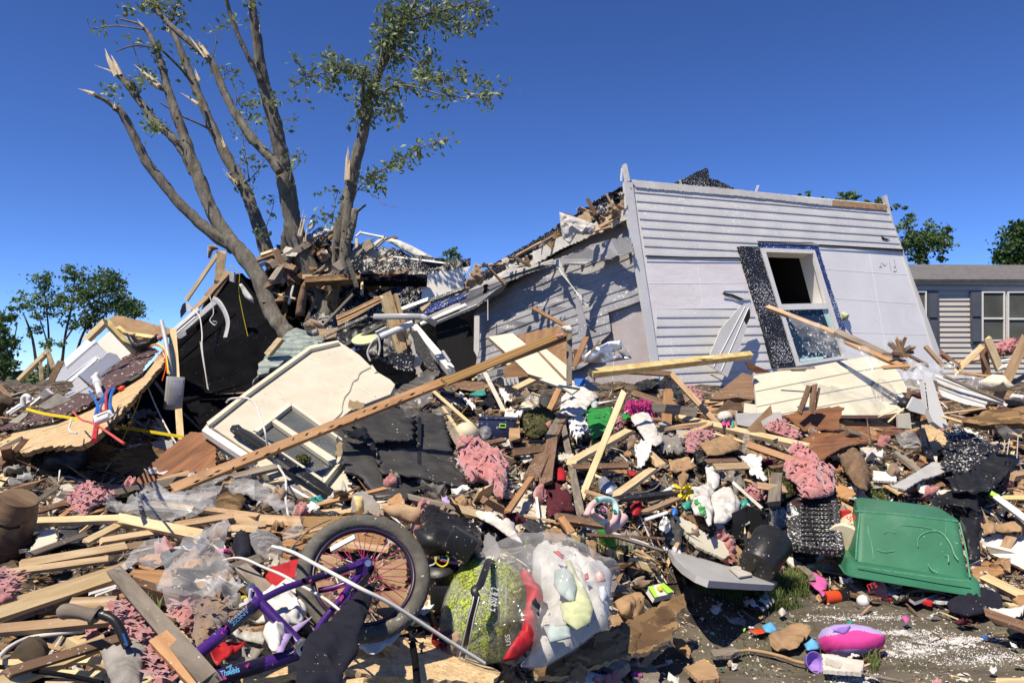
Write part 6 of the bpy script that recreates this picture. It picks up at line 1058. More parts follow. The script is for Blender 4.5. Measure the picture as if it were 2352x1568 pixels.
for i,(s,m,lb,kw)in enumerate((('c6 500,1360 680,1390 690,1450 500,1430','paper','white flat carton at right below the rotten log',{}),('c6 600,1300 750,1330 740,1360 620,1340','foamwhite','pale foam strip above the white flat carton',{}),('c6 860,1510 1180,1520 1150,1560 1000,1560','drywall','cream board sliver behind the green tote',{}),('c6 180,1460 370,1540 300,1600 200,1568','orange_wood','orange veneer square right of the black tool case',{}),('c6 780,1380 880,1270 960,1280 820,1390','brown_wood','brown board under the grey metal sheet',{}),('c6 700,1520 900,1470 1050,1450 1100,1490 900,1520','brown_wood','brown splintered board below the grey metal sheet',{}),('c6 1610,1400 1700,1360 1739,1370 1739,1480 1640,1450','orange_wood','orange-brown broken board at the right edge',{}),('c6 1640,1500 1739,1480 1739,1568 1660,1568','tan_wood','tan board under the orange-brown board at the right edge',{}),('c8 1310,455 1430,395 1560,395 1680,412 1680,690 1530,620 1390,560 1330,500','whitepaint','large white plasterboard piece right of the green tote',dict(edge='cardboard')),('c8 1240,660 1370,602 1530,680 1400,745 1270,792','orange_wood','brown plywood piece against the right side of the green tote',{}),('c8 1225,620 1340,600 1290,650 1240,665','paper','white paper corner behind the brown plywood piece',{}),('c8 1240,812 1320,800 1485,822 1532,868 1400,892 1260,880','navybucket','faded blue board under the right end of the green tote',dict(edge='cardboard')),('c8 1500,935 1656,950 1660,965 1540,965','pale_pine','split pale wood piece right of the navy garment',{}),('c8 400,848 480,800 700,805 745,905 600,890','blackp','black and red game box lying under the green tote',dict(edge='redp')),('c8 520,850 600,840 730,895 600,880','redp','red card printed flap on the game box',{}),('c8 890,905 1010,900 1180,890 1190,925 1000,930','paper','white booklet under the green tote lip',{}),('c8 850,925 940,915 930,945','redp','small red card under the green tote lip',{}),('c8 290,600 100,595 240,640 280,600','tan_wood','tan board at the left foot of the green tote',{}),('c8 250,790 330,730 420,800 410,850 290,850','cardboard','brown carton lying under the left lip of the green tote',{}),('c8 270,850 540,900 500,915 300,870','brown_wood','brown strip under the game box',{}),('c7 280,252 480,330 660,385 745,560 700,590 480,500 360,380','cream_b','cream triangular board above the grey table top',{}),('c7 350,245 480,255 590,340 640,385 520,345','brown_wood','brown strip on top of the cream triangular board',{}),('c7 690,440 740,430 870,560 830,640 760,590','tan_wood','tan split board right of the cream triangular board',{}),('c7 1110,430 1180,365 1250,450 1200,540','drywall','dirty beige card left of the black tool case',{}),('c7 610,270 700,330 720,400 660,380','paper','white carton flap below the white rags',{}),('c7 1040,0 1170,0 1170,130 1050,150','weathered','dark square-ended board above the black boxes',{}),('c7 1150,560 1250,590 1350,690 1240,660','drywall','pale board lying in the grass by the black can',{}),('c4 1200,1495 1440,1460 1500,1480 1640,1490 1700,1550 1230,1575','whitepaint','white melamine shelf at the bottom centre',{}),('c4 1765,1190 1800,1205 1900,1320 2045,1480 2035,1600 1810,1600','weathered','grey weathered shard standing at the bottom centre',{}),('c7 390,1440 540,1370 640,1440 660,1540 500,1560','cardboard','tan cardboard piece at the bottom centre right',{}),('c7 300,1210 380,1230 440,1310 430,1350 330,1280','orange_wood','orange-brown chip right of the strand board ramp',{}),('c7 1500,1340 1592,1345 1640,1400 1600,1450 1490,1420','drywall','white-brown board under the pink cushion',{}),('c8 75,1345 400,1400 380,1480 80,1450','drywall','mouldy white board in front of the pink cushion',{}),('c7 600,1300 780,1290 830,1320 750,1350 620,1350','weathered','brown peeled board on the mud above the long cord',{}),('c4 1600,960 1780,960 1850,1020 1650,1060','tan_wood','tan timber piece behind the big clear bag',{}),('c7 0,560 85,565 80,680 10,650','drywall','white foam block left of the grey table top',{}))):
 kw=dict(kw);pn('board_piece',m,s,lb,lb.split()[-1]if 0 else 'board piece',off=.10,th=.018,jag=.005,bend=.02,sd=i,**kw)
pk('stud','pale_pine','c8 1375,765 1660,905',76,'pale square timber at the right edge beside the green tote','timber',off=.16,t=.05)
pk('spirit_level','siding_clean','d6 600,200 830,370',46,'long grey spirit level with lime end at the right edge','spirit level',off=.3,t=.03,jag=0)
pk('end_cap','limep','d6 560,175 618,205',34,None,None,off=.29,t=.04,jag=0,parent=bpy.data.objects['spirit_level'])
pk('foam_bar','yellowfoam','d6 665,205 830,205',38,'pale foam bar at the right edge behind the spirit level','foam bar',off=.3)
tb('mud_cable','cardboard','c7 740,1425 760,1370 800,1330 880,1312 1000,1325 1150,1360 1250,1395 1340,1415',.009,'tan cord snaking over the mud to the purple bowl','cord',off=.02)
tb('mud_stick','weathered','c8 80,1455 400,1500 720,1560',.008,'thin stick on the mud in front of the pink cushion','stick',off=.03)
# ----- lower left lumber heap
for i,(s,m,w_,lb,hi)in enumerate((('c1 90,565 745,545','pale_pine',62,'pale notched lumber across the top of the lower left heap',.30),('c1 735,540 1255,645','pale_pine',66,'pale lumber with dark cross marks meeting the clear plastic',.30),('c1 140,825 770,715','pine',52,'pine lumber under the grey shingle and cream shard',.22),('c1 540,685 735,585','pale_pine',46,'short pale lumber stub behind the notched piece',.2),('c1 640,680 980,625','pine',44,'pine strip below the short lumber stub',.18),('c1 -30,892 650,800','pine',54,'long pine lumber with a row of nail marks',.24),('c1 470,780 900,700','tan_wood',40,'tan lumber running under the clear plastic',.18),('c1 150,1045 770,845','pine',56,'pine lumber rising towards the grassy grey stake',.26),('c1 -40,1150 670,915','pale_pine',84,'wide pale lumber with rectangular nail plates',.30),('c1 -40,1200 470,1055','weathered',40,'grey lumber beneath the wide nail-plated piece',.2),('c1 30,1235 750,1170','tan_wood',80,'sawn tan timber lying level above the bicycle grip',.28),('c1 260,1095 700,1075','oak',90,'smooth tan plank end between pine lumber',.2),('c1 -40,1600 630,1320','pale_pine',96,'broad pale board with rotten edge at the bottom left corner',.26),('c1 60,1500 760,1285','brown_wood',60,'brown timber over the broad pale board',.32),('c1 -20,1445 620,1425','pale_pine',44,'pale board just above the bottom left corner',.16),('c1 -20,1490 640,1520','pale_pine',46,'pale lumber at the very bottom left',.12),('c1 720,870 1310,1550','weathered',96,'grey grassy stake slanting down through the lower left',.46),('c1 1015,1310 1290,1600','orange_wood',120,'orange lumber beneath the grey grassy stake',.40),('c1 900,450 1190,480','pale_pine',46,'pale lumber wrapped in plastic above the heap',.25),('c1 1110,580 1440,528','tan_wood',46,'tan lumber with crusted end right of the wrapped piece',.28),('c1 1300,487 1600,525','tan_wood',44,'tan lumber running to the yellow veneer board',.26),('c1 1400,600 1600,610','pine',40,'pine lumber at the left of the yellow veneer board',.24),('c1 180,768 530,640','weathered',34,'dark lath across the grey shingle',.28),('c1 120,525 430,440','brown_wood',40,'brown lath left of the pink insulation wad',.2),('c1 1000,320 1500,180','tan_wood',60,'tan board continuing below the cream wall section',.3),('c1 390,525 480,460','orange_wood',36,'orange stub under the pink insulation wad',.2),('c1 130,500 360,340','weathered',30,'grey stick in the dark hollow at left',.1),('c1 560,1010 740,955','vinyl',16,'white trim strip in the pine lumber',.28),('c1 600,1020 720,975','vinyl',12,'second white trim strip in the pine lumber',.28),('c1 -20,215 170,45','brown_wood',56,'flat brown board leaning at the left edge under the particle board',.3),('c1 660,400 735,340','weathered',40,'small grey board end in the dark hollow',.1),('c2 0,540 440,560','tan_wood',62,'tan board left of the yellow veneer board',.22),('c2 0,605 220,575','pine',40,'pine board under the clear plastic by the bicycle',.24),('c2 20,860 180,800','weathered',70,'grey timber block behind the bicycle seat clamp',.26),('c2 90,860 250,1000','weathered',80,'weathered square post behind the bicycle seat clamp',.32),('c2 345,665 630,590','tan_wood',20,'thin tan lath behind the top of the bicycle tyre',.2),('c2 0,290 390,200','weathered',52,'crusted grey-pink stick at the lower end of the long orange-brown board',.42),('c2 660,690 980,735','oak',44,'veneer strip under the yellow veneer board',.12),('c1 850,1490 1020,1430','brown_wood',40,'brown stick by the dirty grey fabric',.2),('c1 0,650 200,640','brown_wood',30,'dark lath by the brown barrel',.1))):
 pk('lumber',m,s,w_,lb,'lumber',off=hi+.08,jag=.35,sd=i,roll=(i*29)%36-18,t=None)
for n_,m,s,lb,cat,kw in(('pink_insulation','pinkins','c1 420,430 480,380 590,365 640,385 710,410 640,440 580,470 540,520 500,510 470,470','pink insulation wad on the dark hollow at left','insulation',dict(puff=.06,off=.3,amp=.04,fr=9,jag=.008,res=.015,back=True)),('pink_insulation','pinkins','c1 -20,890 60,905 110,930 125,970 70,1000 100,1035 50,1055 -20,1065','pink insulation at the left edge of the lumber heap','insulation',dict(puff=.05,off=.3,amp=.035,fr=9,jag=.006,res=.014,back=True)),('pink_insulation','pinkins','c1 700,1085 780,1078 860,1120 905,1215 945,1280 960,1360 1020,1450 1100,1560 1060,1600 960,1580 930,1460 880,1290 790,1260 740,1180','long ragged pink insulation strip beside the bicycle handlebar','insulation',dict(puff=.05,off=.34,amp=.04,fr=9,jag=.008,res=.014,back=True)),('pink_insulation','pinkins','c1 1040,1110 1130,1090 1225,1080 1205,1210 1180,1280 1120,1190','flat pink insulation under the clear plastic','insulation',dict(puff=.03,off=.22,amp=.025,fr=9,res=.016,back=True)),('pink_insulation','pinkins','c1 530,1200 600,1190 620,1260 590,1310 540,1300','pink insulation tuft below the bicycle grip','insulation',dict(puff=.03,off=.2,amp=.02,fr=9,res=.014,back=True)),('brown_batt','brownins','c1 1215,1115 1330,1060 1400,1090 1435,1190 1340,1300 1250,1375 1205,1260','brown fibrous insulation batt left of the bicycle top tube','insulation',dict(puff=.05,off=.26,amp=.03,fr=8,st=.4,res=.015,back=True)),('brown_batt','osb_dark','c1 1360,390 1430,375 1500,380 1540,420 1500,490 1400,500 1345,470','brown rotten block wrapped in clear plastic','board block',dict(puff=.04,off=.2,amp=.02,res=.02,back=True)),('grey_fabric','greycloth','c1 615,1345 650,1380 720,1375 800,1320 840,1310 925,1350 915,1440 880,1600 700,1600 650,1470','dirty grey-brown fabric with rivet below the bicycle handlebar','fabric',dict(puff=.04,off=.36,amp=.03,fr=5,res=.016)),('red_cloth','redcloth','d4 680,1260 830,1110 1000,1080 1180,1110 1090,1180 990,1260 900,1330 810,1390','orange-red cloth between the two bicycle tubes','cloth',dict(off=.2,amp=.03,fr=7,res=.014)),('white_tissue','paper','d4 1395,440 1500,390 1600,360 1720,380 1830,540 1960,660 1900,780 1840,830 1750,820 1700,960 1640,1080 1560,1170 1480,1100 1395,950 1440,800 1390,650','crumpled dirty white tissue on the bicycle frame','tissue',dict(puff=.05,off=.44,amp=.03,fr=13,res=.011,back=True)),('white_tissue','paper','d4 1595,350 1700,310 1790,305 1830,350 1815,440 1720,370','small white tissue lump above the crumpled white tissue','tissue',dict(puff=.04,off=.36,amp=.02,fr=10,res=.012,back=True)),('pink_band','lilac','d4 2030,750 1860,820 1720,885 1600,1080 1565,1185 1650,1185 1700,1080 1790,950','dirty pink ribbon beside the crumpled white tissue','ribbon',dict(off=.46,amp=.012,res=.014)),('white_scraps','whitecloth','d4 940,1060 1150,960 1380,960 1420,1060 1380,1150 1250,1100 1060,1090','pinkish white rag under the bicycle top tube','rag',dict(off=.18,amp=.03,fr=8,res=.014)),('navy_trousers','navy','c2 905,950 908,1000 880,1100 850,1185 805,1290 805,1385 720,1495 700,1600 415,1600 440,1430 470,1325 520,1270 600,1220 700,1110 820,1000','dark navy garment hanging over the bicycle rear frame','garment',dict(puff=.035,off=.62,amp=.07,fr=7,st=.5,res=.014,back=True)),('white_litter','paper','c2 815,1315 880,1290 1030,1258 1062,1300 950,1385 900,1412 800,1385','white wet papers under the bicycle wheel','paper',dict(off=.2,amp=.02,res=.015)),('tarp_lump','tarp','c1 330,80 400,50 480,58 555,85 550,150 545,210 480,280 400,320 240,325 265,220 290,150','black tarp lump under the particle board deck','tarp',dict(d=5.0,puff=.06,amp=.05,fr=5,res=.025,back=True)),('grey_shingle','shingle','c1 360,600 490,588 500,690 380,715','grey asphalt shingle behind the cream shard','shingle',dict(off=.2,amp=.012,res=.02)),('grey_shingle','shingle','c1 110,700 200,610 260,620 180,760 120,765','dark shingle left of the cream shard','shingle',dict(off=.12,amp=.012,res=.02)),('clear_plastic','film','c1 700,870 800,810 930,720 990,675 1010,720 1070,765 1110,750 1250,640 1395,540 1445,600 1400,700 1385,830 1475,930 1510,1010 1470,1072 1370,1060 1200,1085 1045,1120 960,1020 1080,850 950,860 860,850','large shiny clear plastic sheet draped over the lower left lumber','plastic sheet',dict(off=.55,amp=.06,fr=2.6,st=2.6,ga=50,res=.013)),('clear_plastic','film','c1 640,480 690,430 780,460 900,390 960,360 1100,390 1300,310 1420,290 1590,290 1590,420 1480,390 1390,370 1330,480 1200,520 1070,560 960,540 840,530 740,510','clear plastic sheet bunched above the lower left lumber','plastic sheet',dict(off=.42,amp=.06,fr=3.4,st=1.6,res=.014)),('clear_plastic','film','c2 0,330 130,300 230,340 300,420 440,500 350,540 250,470 80,400 0,400','clear plastic continuing below the cream wall section','plastic sheet',dict(off=.35,amp=.05,fr=5,res=.022)),('clear_plastic','film','c2 130,640 180,620 290,650 345,700 330,790 260,800 180,770 140,710','small clear plastic bag at the end of the thick white cable','plastic bag',dict(off=.36,puff=.04,amp=.03,fr=8,res=.018)),('clear_plastic','film','c2 330,660 400,590 440,550 470,600 440,660 380,690','clear film scrap left of the yellow veneer board','film',dict(off=.3,amp=.03,res=.018)),('black_cloth','navy','c2 40,640 100,600 140,700 140,780 60,800 20,720','dark bundle under the clear plastic sheet','cloth',dict(off=.25,puff=.05,amp=.02,res=.02,back=True)),('rock_wool','dirtclod','c1 40,1425 150,1340 280,1290 310,1360 290,1430 150,1440','grey-brown clod of insulation at the bottom left','insulation',dict(off=.24,puff=.05,amp=.03,res=.016,back=True)),('paper_curl','film_dirty','c2 640,742 690,690 780,645 795,670 720,730 650,752','clear plastic bottle seen through the bicycle spokes','bottle',dict(off=.15,puff=.03,amp=.005,res=.012,back=True)),('black_bag','blackplastic','c2 1205,430 1270,470 1400,545 1475,560 1575,640 1585,700 1530,760 1480,700 1380,680 1200,640 1195,520','shredded black plastic hood above the wrecked vacuum motor','plastic',dict(off=.3,amp=.06,fr=4,res=.02,back=True,puff=.05)),):
 kw.setdefault('amp',.035);shv(n_,m,s,lb,cat,**kw)
for i,(s,m,lb,kw)in enumerate((('c1 160,765 260,632 340,595 356,685 230,740','cream_b','cream triangular shard on the lower left lumber',dict(off=.30)),('c1 700,1000 830,862 1060,848 1085,950 770,1032','orange_wood','yellow-brown plywood under the clear plastic sheet',dict(off=.22)),('c1 250,1172 380,1062 720,1055 705,1130 420,1185','oak','tan veneer board among the pine lumber',dict(off=.16)),('c1 1185,-5 1270,0 1350,60 1345,230 1290,275 1230,250 1140,240 1060,270 1000,312 960,350 880,425 780,472 755,430 900,250 1040,110','red_ply','dark red-brown plywood sheet left of the cream wall section',dict(d=(4.7,0,-.35),ga=40)),('c1 540,130 600,65 680,75 760,115 850,95 930,50 960,90 1030,120 1010,190 960,250 850,275 560,215','osb_dark','rotten jagged board hanging in shadow under the trailer deck',dict(d=(5.15,0,-.2))),('c1 770,92 900,70 1080,50 1092,95 1030,122 900,110','vinyl','white trim piece behind the rotten jagged board',dict(d=5.5)),('c1 1050,325 1090,262 1190,252 1150,312','whitepaint','white corner showing through the broken red-brown plywood',dict(d=4.75)),('c1 330,440 380,340 440,330 480,370 420,440 330,500','drywall','grey board in the shade left of the pink insulation wad',dict(off=.1)),('c2 440,522 970,525 978,655 970,690 780,740 650,722 560,690 450,680','oak','yellow wood-grain veneer board behind the bicycle tyre',dict(off=.16,ga=0)),('c2 220,855 380,800 445,788 432,935 300,982 262,960','redp','matte red board behind the bicycle seat stay',dict(off=.2)),('c2 345,670 450,640 490,700 420,790 340,760','orange_wood','reddish wood panel left of the bicycle tyre',dict(off=.14)),('c2 915,815 1040,800 1112,790 1118,900 1100,962 1000,935 960,900','cardboard','large tan cardboard behind the bicycle spokes',dict(off=.1)),('c2 540,950 740,958 720,1010 600,1020','cardboard','cardboard left of the bicycle hub',dict(off=.1)),('c2 960,1000 1110,980 1130,1050 1060,1150 930,1100','cardboard','brown cardboard behind the lower bicycle spokes',dict(off=.1)),('c2 560,770 680,760 720,830 580,860','tan_wood','tan board piece behind the upper left bicycle spokes',dict(off=.08)),('c2 100,1440 440,1400 780,1340 1060,1270 1340,1280 1560,1430 1700,1500 1640,1570 1400,1545 1000,1535 860,1520 700,1475 100,1540','osb','long strand board ramp along the bottom centre',dict(off=.16,th=.03,jag=.008,ga=-5)),('d4 900,1330 1170,1220 1180,1260 1080,1370 900,1360','tan_wood','tan wood square below the orange-red cloth',dict(off=.24)),('d4 1000,680 1300,560 1420,640 1460,860 1330,940 1100,930','greyplastic','grey plastic tub behind the bicycle top tube',dict(off=.1)),('c4 480,225 520,205 570,260 620,390 560,490 440,475','greypaint_dk','dark grey curved plate beside the wrecked vacuum motor',dict(off=.3)))):
 kw=dict(kw);kw.setdefault('th',.014);kw.setdefault('jag',.006);pn('board_piece',m,s,lb,'board piece',bend=.02,sd=40+i,**kw)
SB=plane3(px('c4 1480,1130')[0],3.35,px('c4 2250,850')[0],3.75,px('c4 1250,1480')[0],3.1)
pn('strand_board_ramp','osb_dark','c4 905,1452 1200,1300 1480,1128 1900,940 2150,800 2260,760 2285,870 2200,960 2060,1000 2200,1010 2215,1060 2110,1190 1900,1290 1480,1400 1200,1500 960,1505','big rough strand board tipped up under the clear storage bag','strand board',d=SB,th=.03,jag=.008,ga=25,edge='osb')  # shade painted into the dark face, pale edge imitates the lit rim
lm=Matrix.Translation(T(px('c1 40,650')[0],.3))@Matrix.Rotation(R(25),4,'Y')@Matrix.Rotation(R(12),4,'X')
cask=lathe('wooden_cask','logm',lm,[(0,-.22),(.07,-.22),(.095,-.1),(.10,0),(.095,.1),(.075,.2),(.06,.205),(0,.2)],20,'small brown wooden cask at the left edge of the lumber heap','cask')
tb('hoop','belly','c1 0,585 60,600 118,590',.006,None,None,d=2.95,parent=cask)
tb('dark_cable','belly','c1 -10,1465 200,1490 420,1520 640,1565',.006,'thin dark rod along the bottom left corner','rod',off=.36)
tb('white_cable','wirewhite','c1 -10,1410 60,1345 170,1290 320,1265 520,1240',.007,'white cable curving over the bottom left boards','cable',off=.3)
tb('white_cable','wirewhite','c2 275,715 400,750 560,835 700,910 840,985 1000,1065 1200,1190 1400,1320 1600,1445',.0065,'thick white cable running from the bicycle wheel to bottom centre','cable',d=(2.75,2.62,2.5,2.45,2.42,2.45,2.5,2.55,2.6))
tb('white_cable','wirewhite','c2 -30,800 40,786 110,796 220,845 330,890 440,950 600,1040 712,1128',.0048,'thinner white cable lying across the left of the bicycle wheel','cable',d=(2.9,2.8,2.75,2.7,2.62,2.55,2.45,2.4))
tb('black_cable','belly','c2 1150,1320 1165,1420 1172,1500 1180,1600',.012,'short black strap hanging over the strand board ramp','strap',off=.25)
tb('twig','weathered','c2 380,740 430,680 520,600 640,545',.004,'thin twig arching beside the bicycle tyre','twig',off=.3)
# ----- bicycle
bike=empty('bicycle',T(px('c2 850,1265')[0]));tag(bike,'purple child bicycle lying on its side, muddy rear wheel upright','bicycle')
wc=P(px('c2 848,896')[0],2.72);vd=(CAM-wc).normalized()
wn_=(Matrix.Rotation(R(-24),3,'X')@vd);wn_=(Matrix.Rotation(R(6),3,'Z')@wn_).normalized()
WX=frame(wc,Vector((1,0,.12)),wn_)
def torus(name,mat,M,R_,r_,parent,n=64,m=12,sy=1.,knob=False):
 V,Fs=[],[]
 for i in range(n):
  a=2*math.pi*i/n
  for k in range(m):
   b=2*math.pi*k/m;rr=r_
   if knob and math.cos(b)>.25:rr*=1.07 if(i+k)%2 else .97
   V.append(((R_+rr*math.cos(b))*math.cos(a),(R_+rr*math.cos(b))*math.sin(a),rr*math.sin(b)*sy))
 for i in range(n):
  for k in range(m):Fs.append((i*m+k,((i+1)%n)*m+k,((i+1)%n)*m+(k+1)%m,i*m+(k+1)%m))
 return mk(name,V,Fs,mat,M,smooth=True,parent=parent)
SR=.240
wheel=torus('wheel','tyre',WX,SR-.028,.028,bike,120,14,.95,True)
torus('rim','rimm',WX,SR-.061,.008,wheel,64,10,1.7)
lathe('hub','chrome',WX,[(0,-.045),(.012,-.045),(.022,-.035),(.022,-.03),(.012,-.026),(.012,.026),(.022,.03),(.022,.035),(.010,.045),(0,.06)],14,parent=wheel)
V,Fs=[],[]
for k in range(36):
 a=2*math.pi*k/36;b=a+(.55 if k%4<2 else-.55);z=.03*(1 if k%2 else-1)
 tube_geo([Vector((.02*math.cos(b),.02*math.sin(b),z)),Vector(((SR-.074)*math.cos(a),(SR-.074)*math.sin(a),0))],.0016,5,V=V,Fs=Fs)
mk('spokes',V,Fs,'spoke',WX,parent=wheel)
pk('reflector','vinyl','c2 640,735 790,655',30,None,None,d=2.68,t=.01,jag=0,parent=wheel)
def ft(name,s,r,d,mat='purple',parent=bike,seg=12,k=4,**kw):return tb(name,mat,s,r,None,None,d=d,parent=parent,seg=seg,k=k,**kw)
tt=ft('frame_tube','c2 190,1055 20,1205 -145,1350 -340,1500 -430,1580',.0185,(2.36,2.02))
dt=ft('frame_tube','c2 450,1372 300,1425 120,1480 -60,1530 -250,1580',.021,(2.3,2.05))
ft('frame_tube','c2 190,1055 300,1170 400,1275 452,1345',.016,(2.36,2.3))
ft('seat_clamp','c2 196,1075 175,1030 150,1000',.021,(2.36,2.38));ft('seat_post','c2 165,1015 130,985 150,960',.012,(2.38,2.42),'chrome')
ft('seat_clamp','c2 140,980 135,1040 165,1070',.006,2.35,'wirewhite')
st_=ft('stay','c2 865,808 740,850 600,895 440,945 330,985 200,1050',.0115,(2.60,2.36))
ft('stay','c2 870,838 760,930 660,970 560,990',.0105,(2.74,2.7))
ft('stay','c2 845,870 760,960 690,1060 590,1180 530,1285 470,1335',.0115,(2.6,2.32))
ft('stay','c2 880,880 800,980 740,1060 660,1180',.0105,(2.74,2.7))
panel('dropout','purple','c2 795,805 860,785 885,800 900,860 870,900 830,905 790,880 800,840',d=2.58,th=.02,parent=bike)
panel('dropout','dark','c2 870,880 905,830 905,870 850,960 780,1000 800,960',d=2.56,th=.02,parent=bike)
lathe('axle_nut','chrome',frame(P(px('c2 872,820')[0],2.56),Vector((1,0,0)),vd),[(0,.016),(.011,.016),(.013,-.01),(0,-.02)],8,parent=bike)
bbM=frame(P(px('c2 458,1345')[0],2.3),Vector((1,0,0)),vd+Vector((.2,0,0)))
lathe('bottom_bracket','chrome',bbM,[(.010,.05),(.022,.05),(.026,.04),(.026,-.05),(0,-.05)],16,parent=bike)
hb=ft('handlebar','c1 590,1133 650,1145 710,1175 750,1230 775,1290 800,1340',.0125,(2.05,2.02),'blackplastic')
gr_=ft('grip','c1 392,1130 420,1118 500,1128 560,1140 605,1145',[.020,.021,.017,.018,.020],(2.06,2.05),'weathered',hb)
ft('grip_flange','c1 590,1140 606,1148',.027,2.05,'weathered',hb)
for s,m,w0,dd in(('c1 770,1262 795,1330','bluep',10,2.0),):pk('decal',m,s,w0,None,None,d=dd,t=.003,parent=hb)
def tube_patch(parent,s,r,d,mat):return ft('decal',s,r,d,mat,parent,12,2,cap=False)
tube_patch(tt,'c2 150,1092 60,1172 -20,1238',.0190,(2.335,2.24),'decalm');tube_patch(dt,'c2 240,1442 120,1478 -40,1523',.0215,(2.22,2.12),'decalm');tube_patch(st_,'c2 740,850 600,895 470,935',.0119,(2.545,2.42),'decalm')
def txt_flat(name,t_,mat,a,b,d,h,parent,bold=.01,lift=.0):
 p,q=px(a)[0],px(b)[0];A,B=P(p,d-lift),P(q,d-lift);n=(CAM-A).normalized();up=n.cross((B-A).normalized())
 pl=Plane(A,n);return text_on(name,t_,mat,Plane(A,(B-A).normalized().cross(up)),'f %f,%f %f,%f'%(p[0],p[1],q[0],q[1]),h,0,parent,bold=bold)
txt_flat('lettering','Sneaker','wirewhite','c2 5,1195','c2 125,1090',2.24,.011,tt,.0)
txt_flat('lettering','ZONY','skyp','c2 28,1212','c2 132,1118',2.235,.010,tt,.02)
txt_flat('lettering','Thrubls','skyp','c2 -50,1530','c2 70,1496',2.10,.016,dt,.02)
txt_flat('lettering','Z','skyp','c2 0,1512','c2 40,1490',2.10,.02,dt,.03)
txt_flat('lettering','Hands','wirewhite','c2 528,912','c2 564,900',2.465,.007,st_,.02);txt_flat('lettering','off','hotpink','c2 568,900','c2 580,895',2.47,.007,st_,.03);txt_flat('lettering','My Bike!','wirewhite','c2 584,895','c2 624,882',2.475,.007,st_,.02)
for s in('c2 -10,1215 -30,1240 -20,1205','c2 -50,1250 -42,1240 -30,1262 -48,1258','c2 100,1460 130,1440 120,1470 105,1475','c2 -60,1530 -30,1518 -10,1540 -40,1548','c2 500,930 515,915 520,928 505,938','c2 690,1040 715,1010 720,1030 700,1060'):
 dd=2.215 if '12' in s.split()[1].split(',')[1][:2]else(2.10 if 'c2 -6' in s else(2.15 if 'c2 1' in s else 2.42));panel('splash','hotpink',s,d=dd,th=.001,parent=dt if dd<2.2 else(tt if dd<2.3 else st_))
# ----- clear bag of bedding
def bag_zone(c,M):return 0
BP=plane3(px('c4 200,1000')[0],3.02,px('c4 1500,800')[0],3.16,px('c4 800,400')[0],3.42)
bagroot=empty('storage_bag',T(px('c4 800,1400')[0]));tag(bagroot,'big clear zipped bag stuffed with bedding on the bottom centre','storage bag')
shv('cover','filmclear','c4 60,1100 70,960 110,840 200,620 330,530 480,470 560,400 700,340 930,330 1080,320 1230,360 1400,450 1560,520 1690,570 1650,700 1630,850 1600,1090 1480,1130 1280,1290 1000,1440 880,1450 620,1390 420,1420 240,1375 150,1270 90,1200',None,None,d=BP,puff=.21,lump=.22,amp=.03,fr=6,res=.022,parent=bagroot,th=0)
shv('leafy_bedspread','leafcloth','c4 75,1090 85,960 120,850 200,640 300,560 430,560 560,600 760,650 860,740 850,880 800,960 780,1100 700,1240 620,1350 500,1340 380,1340 240,1330 130,1220','green leaf-printed bedspread folded inside the clear storage bag','bedspread',d=BP,po=-.01,puff=.185,lump=.2,amp=.012,fr=4,res=.02,back=True)
shv('red_cloth','redcloth','c4 780,600 830,585 910,640 990,740 1000,830 920,900 960,1010 930,1090 960,1200 850,1280 760,1350 640,1370 720,1240 800,1130 820,960 850,860 850,720','red cloth squeezed between bedspread and white clothes in the clear bag','cloth',d=BP,po=.075,puff=.10,amp=.055,fr=9,res=.014,back=True)
shv('white_clothes','bagcloth','c4 910,390 1000,350 1230,380 1400,470 1560,560 1620,600 1600,800 1580,1060 1460,1120 1260,1270 1000,1420 800,1420 900,1280 960,1180 940,1050 990,900 990,760 900,620','white and pastel clothes packed in the right half of the clear bag','clothes',d=BP,po=-.03,puff=.19,lump=.35,amp=.05,fr=9,res=.02,back=True)
cl_=bpy.data.objects['white_clothes']
for s,m,po in(('c4 1200,480 1250,470 1300,600 1400,760 1450,900 1420,1030 1300,1090 1180,1000 1150,860 1280,830 1300,700','limecloth',.13),('c4 1100,560 1190,530 1270,600 1300,700 1280,830 1230,830 1140,760 1095,680','aquacloth',.14),('c4 1490,690 1560,700 1580,790 1530,840 1500,780','paleblue',.11),('c4 1090,390 1130,385 1190,430 1180,455','redp',.13),('c4 1370,590 1400,580 1410,630 1375,640','redp',.13),('c4 1460,600 1540,590 1560,650 1480,660','skinpink',.12),('c4 1000,1060 1230,1040 1250,1160 1060,1200','aquacloth',.11),('c4 900,820 980,840 960,960 890,900','navy',.165)):
 shv('patch',m,s,None,None,d=BP,po=po-.015,puff=.012,amp=.03,fr=9,res=.014,parent=cl_,back=True)
shv('dirty_top','film_dirty','c4 360,520 560,410 920,345 930,420 900,560 780,600 560,560 440,560',None,None,d=BP,po=.10,puff=.08,amp=.02,fr=5,res=.022,parent=bagroot,th=0)
zp=tb('zipper','blackplastic','c4 265,1375 310,1180 350,1000 390,850 400,790 380,735 430,690 465,600 500,500 520,465 550,475',.014,None,None,d=(2.86,2.80,2.77,2.76,2.76,2.77,2.79,2.86,2.98,3.06,3.1),parent=bagroot,flat=.35)
for s in('c4 240,1370 285,1180 325,1000 365,850 375,790','c4 300,1360 340,1180 375,1000 412,850 425,790'):tb('piping','vinyl',s,.0025,None,None,d=(2.835,2.775,2.745,2.735,2.74),parent=bagroot,seg=5)
txt_flat('lettering','£ $50 & 2','vinyl','d1 745,740','d1 800,440',2.76,.030,bagroot,.02)
txt_flat('lettering','Bed E','vinyl','d1 690,665','d1 715,460',2.76,.010,bagroot,.0)
txt_flat('lettering','machine wash warm','vinyl','d1 890,800','d1 905,440',2.76,.010,bagroot,.0)
